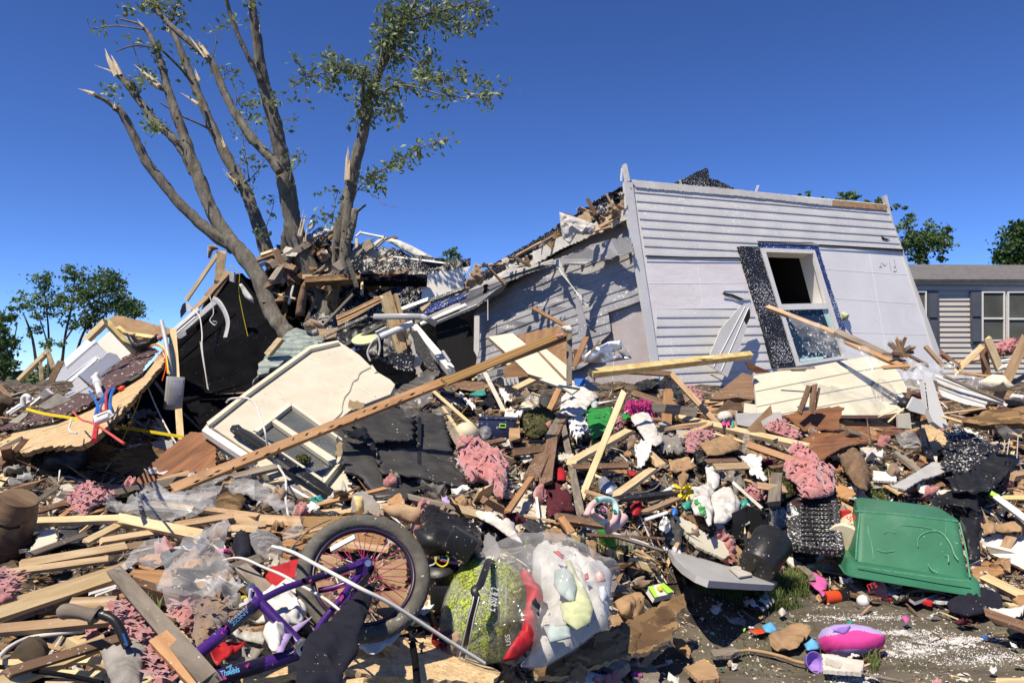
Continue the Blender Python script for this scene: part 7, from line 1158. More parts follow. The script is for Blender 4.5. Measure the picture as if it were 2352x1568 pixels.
txt_flat('lettering','USS','vinyl','d1 955,1170','d1 935,1030',2.77,.018,bagroot,.0)
# ----- green tote upside down
def tote():
 bx=P(px('c8 800,600')[0],4.95)
 pts={k:px('c8 '+v)[0]for k,v in dict(a='352,222',b='1150,298',c='1232,752',e='338,612',bt='420,172',).items()}
 A,B,C_,E=P(pts['a'],5.02),P(pts['b'],4.86),P(pts['c'],4.62),P(pts['e'],4.78)
 dep=Vector((.12,.44,.0));ins=Vector((0.015,-.02,-.02))
 root=empty('storage_tote',(C_+E)/2);tag(root,'scuffed green plastic storage tote lying upside down on the mud','storage tote')
 def loft(rings,name,cap,r=.045,th=None):
  V,Fs=[],[];n=6
  for ring in rings:
   c=sum(ring,Vector())/4;k=[]
   for i in range(4):
    p,pr,nx_=ring[i],ring[i-1],ring[(i+1)%4];d1,d2=(pr-p).normalized(),(nx_-p).normalized()
    for j in range(n+1):
     u=j/n;a_,b_=p+d1*r,p+d2*r;k.append((1-u)**2*a_+2*u*(1-u)*p+u*u*b_)
   V+=k
  m=4*(n+1)
  for q in range(len(rings)-1):
   for i in range(m):Fs.append((q*m+i,(q+1)*m+i,(q+1)*m+(i+1)%m,q*m+(i+1)%m))
  if cap:Fs.append(tuple(reversed(range(m))))
  return mk(name,V,Fs,'greenplastic',parent=root,smooth=True,sharp=38)
 sh_=.03
 top=[A,B,B+dep*.82+Vector((-.02,0,.02)),A+dep*.82+Vector((.05,0,.03))]
 bot=[E,C_,C_+dep,E+dep]
 def lerp(u):return[a.lerp(b,u)for a,b in zip(top,bot)]
 def grow(ring,g):
  c=sum(ring,Vector())/4;return[p+(p-c).normalized()*g for p in ring]
 body=loft([grow(lerp(-.02),-.05),grow(lerp(-.025),-.02),grow(lerp(.0),.0),lerp(.06),lerp(.35),lerp(.7),lerp(1)],'body',True)
 dn=(E-A).normalized()*.10
 lip0,lip1=grow(bot,.0),None
 r1=grow(bot,.055);r2=[p+dn*.12 for p in grow(bot,.065)];r3=[p+dn*.95 for p in grow(bot,.068)];r4=[p+dn for p in grow(bot,.085)];r5=[p+dn*1.06 for p in grow(bot,.08)]
 loft([bot,r1,r2,r3,r4,r5,grow([p+dn for p in bot],.03)],'rim',False,.06)
 FP=Plane(A,(B-A).cross(E-A))
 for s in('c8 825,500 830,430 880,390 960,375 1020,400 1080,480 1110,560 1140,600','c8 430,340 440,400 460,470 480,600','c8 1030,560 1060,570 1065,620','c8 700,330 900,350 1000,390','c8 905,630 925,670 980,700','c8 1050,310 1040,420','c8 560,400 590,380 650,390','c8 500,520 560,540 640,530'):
  tube('scuff_mark','mint' if 0 else 'scuff_highlight',s,.0035,None,None,d=FP,off=.001,parent=root,seg=4,flat=.25)
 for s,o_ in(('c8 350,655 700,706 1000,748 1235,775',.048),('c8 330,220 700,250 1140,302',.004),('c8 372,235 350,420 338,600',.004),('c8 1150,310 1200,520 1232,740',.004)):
  tube('edge_highlight','scuff_highlight',s,.006,None,None,d=FP,off=o_,parent=root,seg=6,flat=.4)  # lighter lines laid along tote edges and rim as painted highlights
 return root
defm('scuff_highlight',(.13,.34,.20),(.07,.24,.13),30,.6,bump=0,rv=0)  # pale green for the scuff marks and the painted edge highlights
tote()
bk_=lathe('paint_bucket','ivory',frame(P(px('c8 292,400')[0],5.2),Vector((0,0,1)),(P(px('c8 262,430')[0],5.1)-P(px('c8 330,330')[0],5.3))),[(0,.16),(.115,.16),(.122,.15),(.122,.13),(.105,.125),(.10,-.2),(0,-.2)],28,'cream plastic bucket with red lettering behind the green tote','bucket')
txt_flat('lettering','Stix','redp','c8 290,310','c8 350,270',5.08,.04,bk_,.02)
panel('red_tools','redp','c8 228,225 305,220 310,260 250,320 235,330','red plastic tool case corner beside the black tool case','tool case',d=5.3,th=.05)
# ----- toys and small things on the slope
def sphere(name,mat,M,r,sz=1.,label=None,cat=None,parent=None,n=20):
 return lathe(name,mat,M,[(max(1e-4,r*math.sin(math.pi*i/n)),-r*sz*math.cos(math.pi*i/n))for i in range(n+1)],28,label,cat,parent,sharp=180)
TL=Matrix.Translation
sphere('white_ball','vinyl',TL(P(px('c8 395,928')[0],4.66)),.038,1,'white plastic ball on the mud in front of the game box','ball')
bw=lathe('toy_bowl','lilac_gloss',frame(P(px('c7 1415,1405')[0],3.62),Vector((1,0,0)),Vector((.25,-.85,.45))),[(.0,-.055),(.025,-.053),(.042,-.03),(.05,.0),(.047,.0),(.038,-.028),(0,-.048)],28,'small glossy purple plastic bowl on the mud','bowl')
cu_=lathe('drink_cup','orangep',frame(P(px('c8 150,898')[0],4.72),Vector((0,0,1)),P(px('c8 110,905')[0],4.7)-P(px('c8 260,890')[0],4.75)),[(0,.06),(.040,.06),(.042,.05),(.040,-.05),(0,-.05)],20,'orange and black plastic cup lying left of the white ball','cup')
lathe('base','blackplastic',cu_.matrix_basis.copy(),[(0,-.045),(.044,-.045),(.044,-.10),(.036,-.13),(0,-.13)],20,parent=cu_)
shc='c8 42,1200 75,1145 150,1118 280,1112 400,1130 490,1165 545,1205 556,1260 540,1310 480,1345 380,1370 250,1378 150,1362 90,1320 50,1260'
CU=plane_for(px(shc),(3.85,0,-.12))
cush=shv('heart_cushion','hotpink',shc,'pink and lilac quilted cushion lying on the mud at lower right','cushion',d=CU,po=.0,puff=.10,amp=.003,fr=6,res=.010,back=True,pw=.07,ridged=False,lump=0,mats=['hotpink','lilac'],zone=lambda c,M:1 if(c.y>.020+.010*math.cos(c.x*26)or c.y<-.055)else 0)
shv('purple_patch','lilac_gloss','c8 150,1150 210,1130 260,1125 300,1115 275,1165 240,1185 190,1165',None,None,d=CU,po=.10,amp=.004,res=.014,parent=cush)
toy=empty('toy_steering_wheel',T(px('d2 800,1150')[0]));tag(toy,'mint and pink toy steering wheel standing on the slope','toy steering wheel')
TP=plane3(px('d2 770,600')[0],3.85,px('d2 1170,600')[0],3.93,px('d2 770,1000')[0],3.78)
def tq(s,po=0):return[TP.hit(p,po)for p in px(s)]
def trim_tube(name,mat,s,r,po=0,flat=1.,parent=toy):
 P3=smooth_path([tuple(v)for v in tq(s,po)],6);V,Fs=tube_geo(P3,r,12,flat);return mk(name,V,Fs,mat,smooth=True,parent=parent)
trim_tube('rim','mint','d2 575,420 700,340 860,310 1020,340 1130,440 1180,560 1180,660 1165,770',.0165)
trim_tube('rim','skinpink','d2 345,770 390,680 430,580 500,480 580,418',.0165);trim_tube('rim','skinpink','d2 1165,765 1150,870 1080,970 940,1070',.0165)
trim_tube('spoke','mint','d2 480,660 590,750 680,850 780,900 880,980',.022,.0,.6);trim_tube('spoke','mint','d2 470,640 430,720',.014)
panel('hub','skinpink','d2 600,560 680,580 760,510 860,500 930,560 940,660 910,750 940,800 920,850 860,870 800,850 700,780 640,730 570,680 560,610',d=TP,po=.03,th=.025,parent=toy)
TF_=frame(TP.hit(px('d2 795,650')[0],.031),Vector((1,0,0)),TP.n)
lathe('dial','blackp',TF_,[(0,.008),(.025,.008),(.030,.0)],28,parent=toy);lathe('dial_centre','magenta',TF_,[(0,.012),(.010,.012),(.013,.006)],20,parent=toy)
for s,m in(('d2 625,640','blackp'),('d2 885,805','blackp'),('d2 645,350','tealp'),('d2 1140,670','tealp')):
 q=px(s)[0];lathe('button',m,frame(TP.hit(q,.032 if m=='blackp' else .014),Vector((1,0,0)),TP.n),[(0,.006),(.012,.006),(.0135,0)],16,parent=toy)
for k in range(12):
 a=math.pi*2*k/12;o=TF_@Vector((.020*math.cos(a),.020*math.sin(a),.009));lathe('dial_mark','wirewhite',frame(o,Vector((1,0,0)),TP.n),[(0,.001),(.0022,.0008)],6,parent=toy)
trim_tube('base_arm','skinpink','d2 960,1150 1080,1100 1250,980 1400,830',.026,-.03);trim_tube('base_arm','skinpink','d2 830,400 930,400 990,470',.010,-.04)
lathe('green_bottle','bottlegreen',frame(T(px('c3 1350,1385')[0],.2),Vector((1,0,0)),Vector((-.25,-.5,.8))),[(0,.075),(.03,.074),(.045,.06),(.05,.03),(.043,.01),(.05,-.01),(.045,-.06),(.04,-.09),(0,-.09)],20,'dented green plastic bottle under the toy steering wheel','bottle')
pot=sphere('round_pot','ivory',TL(T(px('c3 267,595')[0],.38)),.098,.88,'round cream gourd-like pot with brown spots above the salmon insulation','pot')
lathe('lid','weathered',TL(T(px('c3 267,545')[0],.38)),[(0,.03),(.03,.028),(.06,.0),(.055,-.01)],18,parent=pot)
sheet('blue_cap','skyp','c3 215,630 245,625 275,650 240,655',None,None,off=.47,amp=.01,puff=.015,res=.015,back=True,parent=pot)
nb=empty('navy_box',T(px('c3 510,630')[0],.3));tag(nb,'navy blue box with a lime green handle tag beside the cream pot','box')
NBM=Matrix.Translation(T(px('c3 508,565')[0],.35))@Matrix.Rotation(R(-6),4,'Z')@Matrix.Rotation(R(2),4,'Y')
box('body','navybucket',NBM,.29,.2,.18,.012,parent=nb,taper=1.04);box('rim','navybucket',NBM@TL((0,0,.092)),.31,.22,.014,.004,parent=nb)
for a,b,c,e in((-.03,.03,.005,.02),(-.03,.03,-.025,.02),):pass
for dx_,dz_,sx_,sz_ in((0,.016,.056,.008),(0,-.012,.056,.008),(-.024,.002,.008,.022),(.024,.002,.008,.022)):box('handle_tag','limep',NBM@TL((.055+dx_,-.106,.035+dz_)),sx_,.012,sz_,.002,parent=nb)
pp=empty('pompom',T(px('c3 1630,460')[0],.4));tag(pp,'hot pink shredded pompom above the white bag','pompom')
rnd=seed(7);V,Fs=[],[];c0=T(px('c3 1600,385')[0],.75)
for k in range(230):
 a=rnd.uniform(0,6.28);ph=rnd.uniform(.1,1.5);L_=rnd.uniform(.10,.30);dv=Vector((math.cos(a)*math.sin(ph)*.9+.25,math.sin(a)*math.sin(ph)*.6-.15,math.cos(ph)*.7))
 s0=c0+Vector((rnd.uniform(-.12,.10),rnd.uniform(-.05,.08),rnd.uniform(-.06,.05)));q=[s0+dv*L_*u*.6+Vector((rnd.gauss(0,.012),rnd.gauss(0,.012),-L_*1.15*u*u+rnd.gauss(0,.008)))for u in(0,.25,.5,.75,1)]
 tube_geo(q,.0045,4,.5,V=V,Fs=Fs)
mk('strands',V,Fs,'hotpink',parent=pp)
tb('handle','vinyl','c3 1490,440 1535,420 1580,410',.008,None,None,off=.45,parent=pp)
pl_=empty('plush_toy',T(px('c5 800,800')[0],.4));tag(pl_,'dirty white plush toy with a pink bow lying behind the long timber','plush toy')
for s,r,m,n_ in(('c5 795,770',.075,'whitecloth','head'),('c5 850,745',.06,'brownins','body'),('c5 790,715',.035,'whitecloth','ear'),('c5 880,725',.03,'whitecloth','ear')):
 o=sphere(n_,m,TL(T(px(s)[0],.45)),r,.9,parent=pl_,n=14)
for s in('c5 770,800 805,815 800,835 765,838','c5 835,800 808,815 812,835 840,838'):sheet('bow','hotpink',s,None,None,off=.56,puff=.015,amp=.006,res=.012,back=True,parent=pl_)
for s in('c5 800,782','c5 770,790'):sphere('eye','blackp',TL(T(px(s)[0],.535)),.009,1,parent=pl_,n=8)
sheet('green_foot','tealp','c5 850,815 875,795 880,850 850,850',None,None,off=.5,puff=.02,amp=.005,res=.015,back=True,parent=pl_)
cr=empty('blue_crate',P(px('b6 1075,950')[0],6.4));tag(cr,'bright blue lattice crate peeking out beside the upright post','crate')
CRP=plane3(px('b6 1040,905')[0],6.4,px('b6 1112,905')[0],6.3,px('b6 1075,960')[0],6.3)
panel('rim','bluep','b6 1035,903 1112,903 1112,914 1036,914',d=CRP,th=.2,parent=cr)
for i in range(6):tb('lattice','bluep','b6 %d,914 %d,960'%(1038+i*13,1048+i*13),.007,None,None,d=CRP,off=0,parent=cr,seg=5);tb('lattice','bluep','b6 %d,914 %d,960'%(1050+i*13,1040+i*13),.007,None,None,d=CRP,off=0,parent=cr,seg=5)
pn('keyboard','whitepaint','b6 520,900 625,892 635,940 530,955','white slotted tray in front of the cream door','tray',d=6.1,th=.02)
for i in range(3):panel('slots','greypaint_dk','b6 %d,903 %d,900 %d,945 %d,950'%(535+i*30,545+i*30,552+i*30,542+i*30),d=6.08,th=.004,parent=bpy.data.objects['keyboard'])
for i in range(6):pk('fan_blade','belly','b6 %d,890 %d,840'%(470+i*9,482+i*7),5,'dark rib of the black comb-like grille before the cream door','grille rib',d=6.2,group='ribs of the black grille before the cream door')
TC=plane3(px('c8 20,300')[0],5.25,px('c8 200,300')[0],5.2,px('c8 100,500')[0],4.95)
tc=pn('tool_case','casefleck','f 1802,1148 1812,1143 1862,1140 1866,1133 1912,1137 1918,1142 1926,1160 1938,1250 1935,1264 1880,1258 1815,1250','open black moulded tool case littered with white flecks','tool case',d=TC,th=.05)
for i in range(9):panel('rib','casefleck','f %d,%d %d,%d %d,%d %d,%d'%(1840,1155+i*10,1916+i,1157+i*10,1916+i,1160+i*10,1841,1159+i*10),d=TC,po=.015,th=.015,parent=tc)
for s in('c7 1225,185','c7 1250,420','c7 1430,300'):lathe('boss','casefleck',frame(TC.hit(px(s)[0],.0),Vector((1,0,0)),TC.n),[(0,.004),(.012,.006),(.022,.012),(.028,.0)],16,parent=tc)
tb('cord','blackplastic','c7 1370,140 1350,180 1350,240 1380,320 1400,400 1425,470',.007,None,None,d=TC,off=.03,parent=tc)
bx=empty('black_bin',T(px('c7 930,430')[0],.1));tag(bx,'broken black plastic bin tipped open behind the black can','bin')
panel('side','blackplastic','c7 760,240 870,190 880,210 850,420 780,450 750,440 770,330',d=5.0,th=.012,parent=bx);panel('inside','dark','c7 870,190 1050,260 1050,330 1030,400 870,440 850,420',d=5.15,th=.012,parent=bx);panel('rim','blackplastic','c7 860,185 890,180 1070,250 1070,300 1050,310 1045,265',d=4.98,th=.03,parent=bx)
lathe('black_can','blackplastic',frame(P(px('c7 1025,545')[0],4.75),Vector((0,0,1)),P(px('c7 1080,460')[0],4.85)-P(px('c7 960,650')[0],4.7)),[(0,.12),(.125,.12),(.13,.11),(.115,-.14),(.108,-.15),(0,-.15)],28,'upright dented black can behind the grey table top','can')
TT=plane3(px('c7 300,520')[0],4.85,px('c7 1090,790')[0],4.62,px('c7 560,560')[0],5.25)
tt_=pn('oval_tabletop','greyplastic','c7 268,520 285,505 330,505 560,560 740,635 940,690 1030,725 1125,772 1085,800 900,790 700,775 580,765 480,725 380,660 310,590','grey oval plastic table top propped over the grass','table top',d=TT,th=.035)
panel('litter','drywall','c7 735,660 830,640 900,690 920,720 820,735',d=TT,po=.015,th=.008,parent=tt_);panel('wet_patch','greypaint_dk','c7 400,530 560,560 570,585 520,590 440,560',d=TT,po=.003,th=.002,parent=tt_)
tb('bent_metal_tube','chrome','c7 262,490 290,460 330,455 560,520',.012,'bent metal table leg along the far edge of the grey table top','table leg',d=(4.9,5.1))
shv('can_scrap','paleblue','c7 225,500 260,490 280,540 250,590 225,580','crushed blue-grey can at the left tip of the grey table top','can',d=4.8,puff=.03,amp=.01,res=.02,back=True)
sb_=shv('shopping_bag','whitecloth','c7 440,180 460,120 520,100 590,140 615,220 600,330 575,340 540,260 470,250','white plastic shopping bag printed with green stripes','shopping bag',off=.28,puff=.07,amp=.03,fr=8,res=.016,back=True)
for s in('c7 455,140 490,125 500,150 550,185 545,200 470,165','c7 490,190 545,180 550,200 500,208','c7 498,212 552,204 555,222 505,232','c7 508,238 556,228 556,246 515,256'):sheet('green_stripe','bottlegreen',s,None,None,off=.36,amp=.006,res=.015,parent=sb_,th=0)
shv('blue_bag','bluep','c7 280,215 330,205 340,240 300,255','blue lump beside the printed shopping bag','cloth',off=.25,puff=.04,amp=.02,res=.018,back=True)
shv('blue_bag','tealp','c7 370,160 430,140 450,200 400,210 360,190','dark teal cloth left of the printed shopping bag','cloth',off=.2,puff=.04,amp=.02,res=.018,back=True)
shv('teal_cloth','tealp','c7 820,145 880,135 930,160 900,190 840,195','teal cloth behind the broken black bin','cloth',off=.2,puff=.04,amp=.02,res=.018,back=True)
wpk=pn('wipes_pack','whitepaint','c7 100,812 228,782 308,850 300,862 160,898','white and lime green packet lying at the grass edge','packet',off=.12,th=.04,bend=.01)
PL_=plane_for(px('c7 100,812 228,782 308,850 160,898'),None,.12)
for s,m in(('c7 104,812 140,803 180,890 160,897','limep'),('c7 195,795 228,784 306,850 260,862','limep'),('c7 170,815 200,805 220,835 195,842','yellowp')):panel('print',m,s,d=PL_,po=.014,th=.004,parent=wpk)
yf=empty('yellow_flower',T(px('c5 420,1420')[0],.25));tag(yf,'bright yellow artificial flower left of the white rags','flower')
V,Fs=[],[];rnd=seed(3);c0=T(px('c5 425,1418')[0],.27)
for k in range(26):
 a=rnd.uniform(0,6.28);dv=Vector((math.cos(a),-.5+rnd.uniform(-.3,.4),math.sin(a)*.6)).normalized();b=len(V);x=dv.orthogonal().normalized()*.018;s0=c0+Vector((rnd.uniform(-.05,.05),0,rnd.uniform(-.02,.02)))
 V+=[s0,s0+dv*.05+x,s0+dv*.09,s0+dv*.05-x];Fs.append((b,b+1,b+2,b+3))
mk('petals',V,Fs,'yellowp',parent=yf);sphere('heart','barkm',TL(c0+Vector((0,-.03,.0))),.022,.7,parent=yf,n=8)
tb('white_roll','vinyl','c5 240,1450 310,1405 350,1385',.022,'white plastic tube end left of the yellow flower','tube',off=.25)
vc=empty('vacuum_cleaner',T(px('c2 1320,1080')[0]));tag(vc,'wrecked black vacuum cleaner with exposed motor right of the bicycle wheel','vacuum cleaner')
VM=frame(P(px('c2 1330,960')[0],3.25),Vector((1,0,0)),Vector((-.1,-.35,.95)))
lathe('motor_housing','blackplastic',VM,[(0,.15),(.03,.15),(.03,.12),(.07,.115),(.085,.10),(.085,.05),(.092,.045),(.092,-.06),(.10,-.07),(.10,-.22),(0,-.22)],26,parent=vc)
lathe('shaft_cap','chrome',VM@TL((0,0,.15)),[(0,.018),(.022,.018),(.028,.0),(.028,-.01)],16,parent=vc)
shv('casing','blackplastic','c2 1160,610 1300,580 1420,640 1560,650 1580,740 1540,830 1480,790 1380,770 1260,780 1190,720',None,None,d=3.2,puff=.09,amp=.03,fr=4,res=.02,back=True,parent=vc)
shv('casing','blackplastic','c2 1110,780 1140,770 1160,850 1150,1000 1120,990',None,None,d=3.3,puff=.02,amp=.01,res=.02,back=True,parent=vc)
box('switch_block','blackplastic',Matrix.Translation(P(px('c2 1450,700')[0],3.1))@Matrix.Rotation(R(30),4,'Y'),.12,.08,.10,.01,parent=vc);box('bracket','blackplastic',Matrix.Translation(P(px('c2 1330,1040')[0],3.1)),.09,.03,.10,.006,parent=vc)
tb('yellow_lead','yellowp','c2 1290,780 1300,820 1335,840 1365,825 1375,790 1360,765',.0035,None,None,d=3.08,parent=vc);tb('orange_lead','orangep','c2 1320,800 1370,815 1440,820',.0035,None,None,d=3.1,parent=vc);tb('blue_lead','bluep','c2 1330,795 1400,810 1450,815',.0035,None,None,d=3.09,parent=vc);tb('white_lead','wirewhite','c2 1255,835 1290,820 1300,780',.003,None,None,d=3.08,parent=vc)
gb=pn('game_board','blackp','c8 615,810 880,828 1035,848 800,932','black game board with orange diamonds under the tote lip','game board',d=(4.68,0,-.9),th=.02,edge='paper')
GP=plane_for(px('c8 615,810 880,828 1035,848 800,932'),(4.68,0,-.9))
for i in range(5):
 for j in range(3):
  cx_,cy_=660+i*42+j*38,822+i*6+j*22
  if cx_<900:panel('diamond',('orange_wood','yellowfoam')[(i+j)%2],'c8 %d,%d %d,%d %d,%d %d,%d'%(cx_-17,cy_,cx_,cy_-9,cx_+17,cy_,cx_,cy_+9),d=GP,po=.003,th=.002,parent=gb)
txt_flat('lettering','JTS','redp','c8 435,838','c8 510,815',4.6,.03,bpy.data.objects['game_board'],.01)
# ----- loose debris: meshes made once, copied one by one
KEEP=[px(s)for s in('f 60,1030 480,1030 400,1120 60,1120','c8 262,170 1150,170 1290,750 1290,850 300,700','c4 60,1100 200,620 560,400 950,330 1400,450 1690,570 1600,1090 900,1450 240,1375','c2 430,900 500,650 760,525 1050,530 1250,800 1260,1000 1100,1230 860,1265','d3 75,755 1140,88 1600,440 1120,1492','c7 268,520 330,505 560,560 1125,772 1085,800 580,765','c8 40,1160 280,1115 550,1200 550,1300 250,1375 60,1290','d2 350,770 700,300 1200,500 1400,800 1000,1150','c7 1310,720 1510,780 1500,940 1600,940 1600,880')]
GROUND=px('f 1440,1340 1560,1300 1800,1330 2000,1380 2400,1400 2400,1640 1470,1640 1500,1440')
rnd=seed(11)
def zone_of(p):
 if inside(GROUND,*p):return 'on the bare mud at lower right'
 if p[0]<700:return 'over the lower left lumber heap' if p[1]>1130 else 'below the tilted trailer floor'
 if p[0]<1240:return 'around the bicycle and clear bag' if p[1]>1180 else 'beside the black shingle slab'
 if p[0]<1720:return 'on the slope below the leaning end wall' if p[1]<1150 else 'above the clear storage bag'
 return 'on the right slope behind the green tote'
PROT={}
def proto(kind,mat,k):
 key=(kind,mat,k)
 if key in PROT:return PROT[key]
 r=seed(hash((kind,k))%1000 if 0 else len(kind)*31+k)
 if kind=='wood_splinter':
  V,Fs=plank_mesh(r.uniform(.10,.32),r.uniform(.012,.03),r.uniform(.006,.012),r,1,1,0,3)
 elif kind=='wood_offcut':
  V,Fs=plank_mesh(r.uniform(.22,.60),r.uniform(.035,.085),r.uniform(.018,.036),r,.5,.8,0,4)
 else:
  n=r.randint(5,8);rad={'board_scrap':.10,'paper_scrap':.07,'cloth_scrap':.10,'shingle_scrap':.10,'insulation_tuft':.055,'plastic_bit':.035}[kind];th={'board_scrap':.012,'paper_scrap':.0015,'cloth_scrap':.006,'shingle_scrap':.006,'insulation_tuft':.05,'plastic_bit':.008}[kind]
  q=jagged([Vector((math.cos(6.283*i/n)*rad*r.uniform(.5,1.2),math.sin(6.283*i/n)*rad*r.uniform(.35,.9)))for i in range(n)],rad*.07,rad*.22,r)
  am={'board_scrap':.006,'paper_scrap':.035,'cloth_scrap':.06,'shingle_scrap':.015,'insulation_tuft':.035,'plastic_bit':.012}[kind]
  m=len(q);cen=sum(q,Vector((0,0)))/m;rings=[1,.75,.5,.25];V=[]
  for f in rings:V+=[((v.x-cen.x)*f,(v.y-cen.y)*f)for v in q]
  V.append((0,0));top=[(x,y,am*(1-2*abs(noise.noise(Vector((x*14,y*14,k*5.))))+.8*noise.noise(Vector((x*40,y*40,k))))+(.05*math.sqrt(max(0,1-(x*x+y*y)/.003))+.02*noise.fractal(Vector((x*40,y*40,k)),1,2,3)if kind=='insulation_tuft' else 0))for i,(x,y)in enumerate(V)]
  V=top+[(x,y,z-th)for(x,y,z)in top[:m]];Fs=[];c=4*m
  for rr in range(3):
   for i in range(m):Fs.append((rr*m+i,rr*m+(i+1)%m,(rr+1)*m+(i+1)%m,(rr+1)*m+i))
  for i in range(m):Fs.append((3*m+i,3*m+(i+1)%m,c));Fs.append(((i+1)%m,i,c+1+i,c+1+(i+1)%m))
  Fs.append(tuple(c+1+i for i in reversed(range(m))))
 me=bpy.data.meshes.new(kind);me.from_pydata([tuple(v)for v in V],[],Fs);me.materials.append(MAT(mat))
 if kind in('cloth_scrap','insulation_tuft'):me.polygons.foreach_set('use_smooth',[True]*len(me.polygons))
 PROT[key]=me;return me
LAB={'pine':'pine','pale_pine':'pale','tan_wood':'tan','orange_wood':'orange-brown','brown_wood':'dark brown','weathered':'weathered grey','osb':'strand-board','osb_dark':'rotten brown','cardboard':'tan cardboard','drywall':'dirty white plaster','cream_b':'cream','red_ply':'reddish veneer','paper':'white','whitecloth':'dirty white','greycloth':'grey','tarp':'black','shingle':'grey-black','slate':'black','pinkins':'pink','brownins':'brown','redcloth':'red','navy':'navy','bluep':'blue','redp':'red','limep':'lime','tealp':'teal','magenta':'magenta','yellowp':'yellow','lilac':'lilac','orangep':'orange','film':'clear','metal':'shiny metal','film_dirty':'grubby clear','maroon':'maroon','barkm':'bark-covered','vinyl':'bright white'}
KW={'wood_splinter':'splinter of wood','wood_offcut':'broken length of lumber','board_scrap':'torn board scrap','paper_scrap':'crumpled paper or sheet scrap','cloth_scrap':'crumpled cloth or film scrap','shingle_scrap':'torn roof shingle scrap','insulation_tuft':'tuft of insulation','plastic_bit':'small plastic fragment'}
def put(kind,mat,p,lift=.0,tilt=22,yaw=None,sc_=1.):
 v=T(p);g=min(1,max(0,v.z/.35))
 v=v+Vector((0,-.25,.95))*(g*(.05*noise.fractal(v*3.1,1,2,4)+.045*noise.fractal(v*9,1,2,3))+.012*noise.fractal(v*7,1,2,3)-.02)
 n=tnormal(p);n=(n+Vector((rnd.gauss(0,1),rnd.gauss(0,1),rnd.gauss(0,1)))*math.tan(R(tilt))*.6).normalized()
 a=rnd.uniform(0,6.283)if yaw is None else yaw
 M=frame(v+n*lift,Vector((math.cos(a),math.sin(a),0)),n)
 o=bpy.data.objects.new(kind,proto(kind,mat,rnd.randrange(7)));col.objects.link(o);o.matrix_basis=M@Matrix.Scale(sc_*rnd.uniform(.7,1.25),4)
 z=zone_of(p);tag(o,LAB[mat]+' '+KW[kind]+' '+z,KW[kind].split(' of ')[0].split(' or ')[0].split()[-1],LAB[mat]+' '+kind.replace('_',' ')+'s '+z)
 return o
def near_plank(p):
 v=Vector(p)
 for a,b,r in SEG:
  a,b=Vector(a),Vector(b);ab=b-a;u=min(1,max(0,(v-a).dot(ab)/max(1e-6,ab.length_squared)))
  if(a+ab*u-v).length<r:return True
 return False
def spot(y0=905,y1=1600,x0=-220,x1=2560,keep=True):
 while True:
  p=(rnd.uniform(x0,x1),y0+(y1-y0)*rnd.random()**.8)
  if keep and(any(inside(k,*p)for k in KEEP)or near_plank(p)):continue
  return p
def lot(kind,mats,n,lift,tilt,ground=.25,**kw):
 k=0
 while k<n:
  p=spot(kw.get('y0',905),kw.get('y1',1600),kw.get('x0',-220),kw.get('x1',2560))
  if inside(GROUND,*p)and rnd.random()>ground:continue
  if kind in('wood_offcut',)and inside(GROUND,*p):continue
  yaw=rnd.gauss(.25,.4)if(p[0]<750 and p[1]>1120 and rnd.random()<.75)else None
  s_=kw.get('sc',1.)*(.85+.25*(D(p)/5))*(.55 if inside(GROUND,*p)else 1)
  put(kind,rnd.choice(mats),p,lift+rnd.uniform(0,.05)*(0 if inside(GROUND,*p)else 1),tilt,yaw,s_);k+=1
lot('wood_offcut',['pine','tan_wood','pale_pine','brown_wood','weathered','weathered','brown_wood'],110,.03,24)
lot('wood_splinter',['pine','pale_pine','tan_wood','brown_wood','weathered','orange_wood'],290,.03,28,.3)
lot('board_scrap',['osb','brown_wood','cardboard','tan_wood','drywall','osb_dark','weathered','orange_wood','drywall','cream_b','cardboard'],240,.025,28,.13,sc=.85)
lot('paper_scrap',['paper','drywall','cardboard','paper','whitecloth'],150,.03,30,.5)
lot('cloth_scrap',['whitecloth','greycloth','tarp','navy','redcloth','film','film','maroon','whitecloth','greycloth','greycloth','film_dirty','cardboard'],120,.03,25,.05)
lot('shingle_scrap',['shingle','tarp','slate'],120,.02,25,.1)
lot('insulation_tuft',['pinkins','pinkins','brownins','brownins'],90,.01,20,.03,x0=200)
lot('plastic_bit',['bluep','redp','limep','tealp','magenta','yellowp','lilac','orangep','vinyl','metal','tarp'],90,.02,30,.35,x0=500,y0=960)
lot('board_scrap',['tan_wood','osb','drywall','cardboard','brown_wood'],40,.03,40,.2,x0=1700,x1=2392,y0=905,y1=1010,sc=1.5)
lot('wood_offcut',['pale_pine','tan_wood','brown_wood','orange_wood'],24,.05,30,.2,x0=1500,x1=2392,y0=905,y1=1000,sc=1.3)
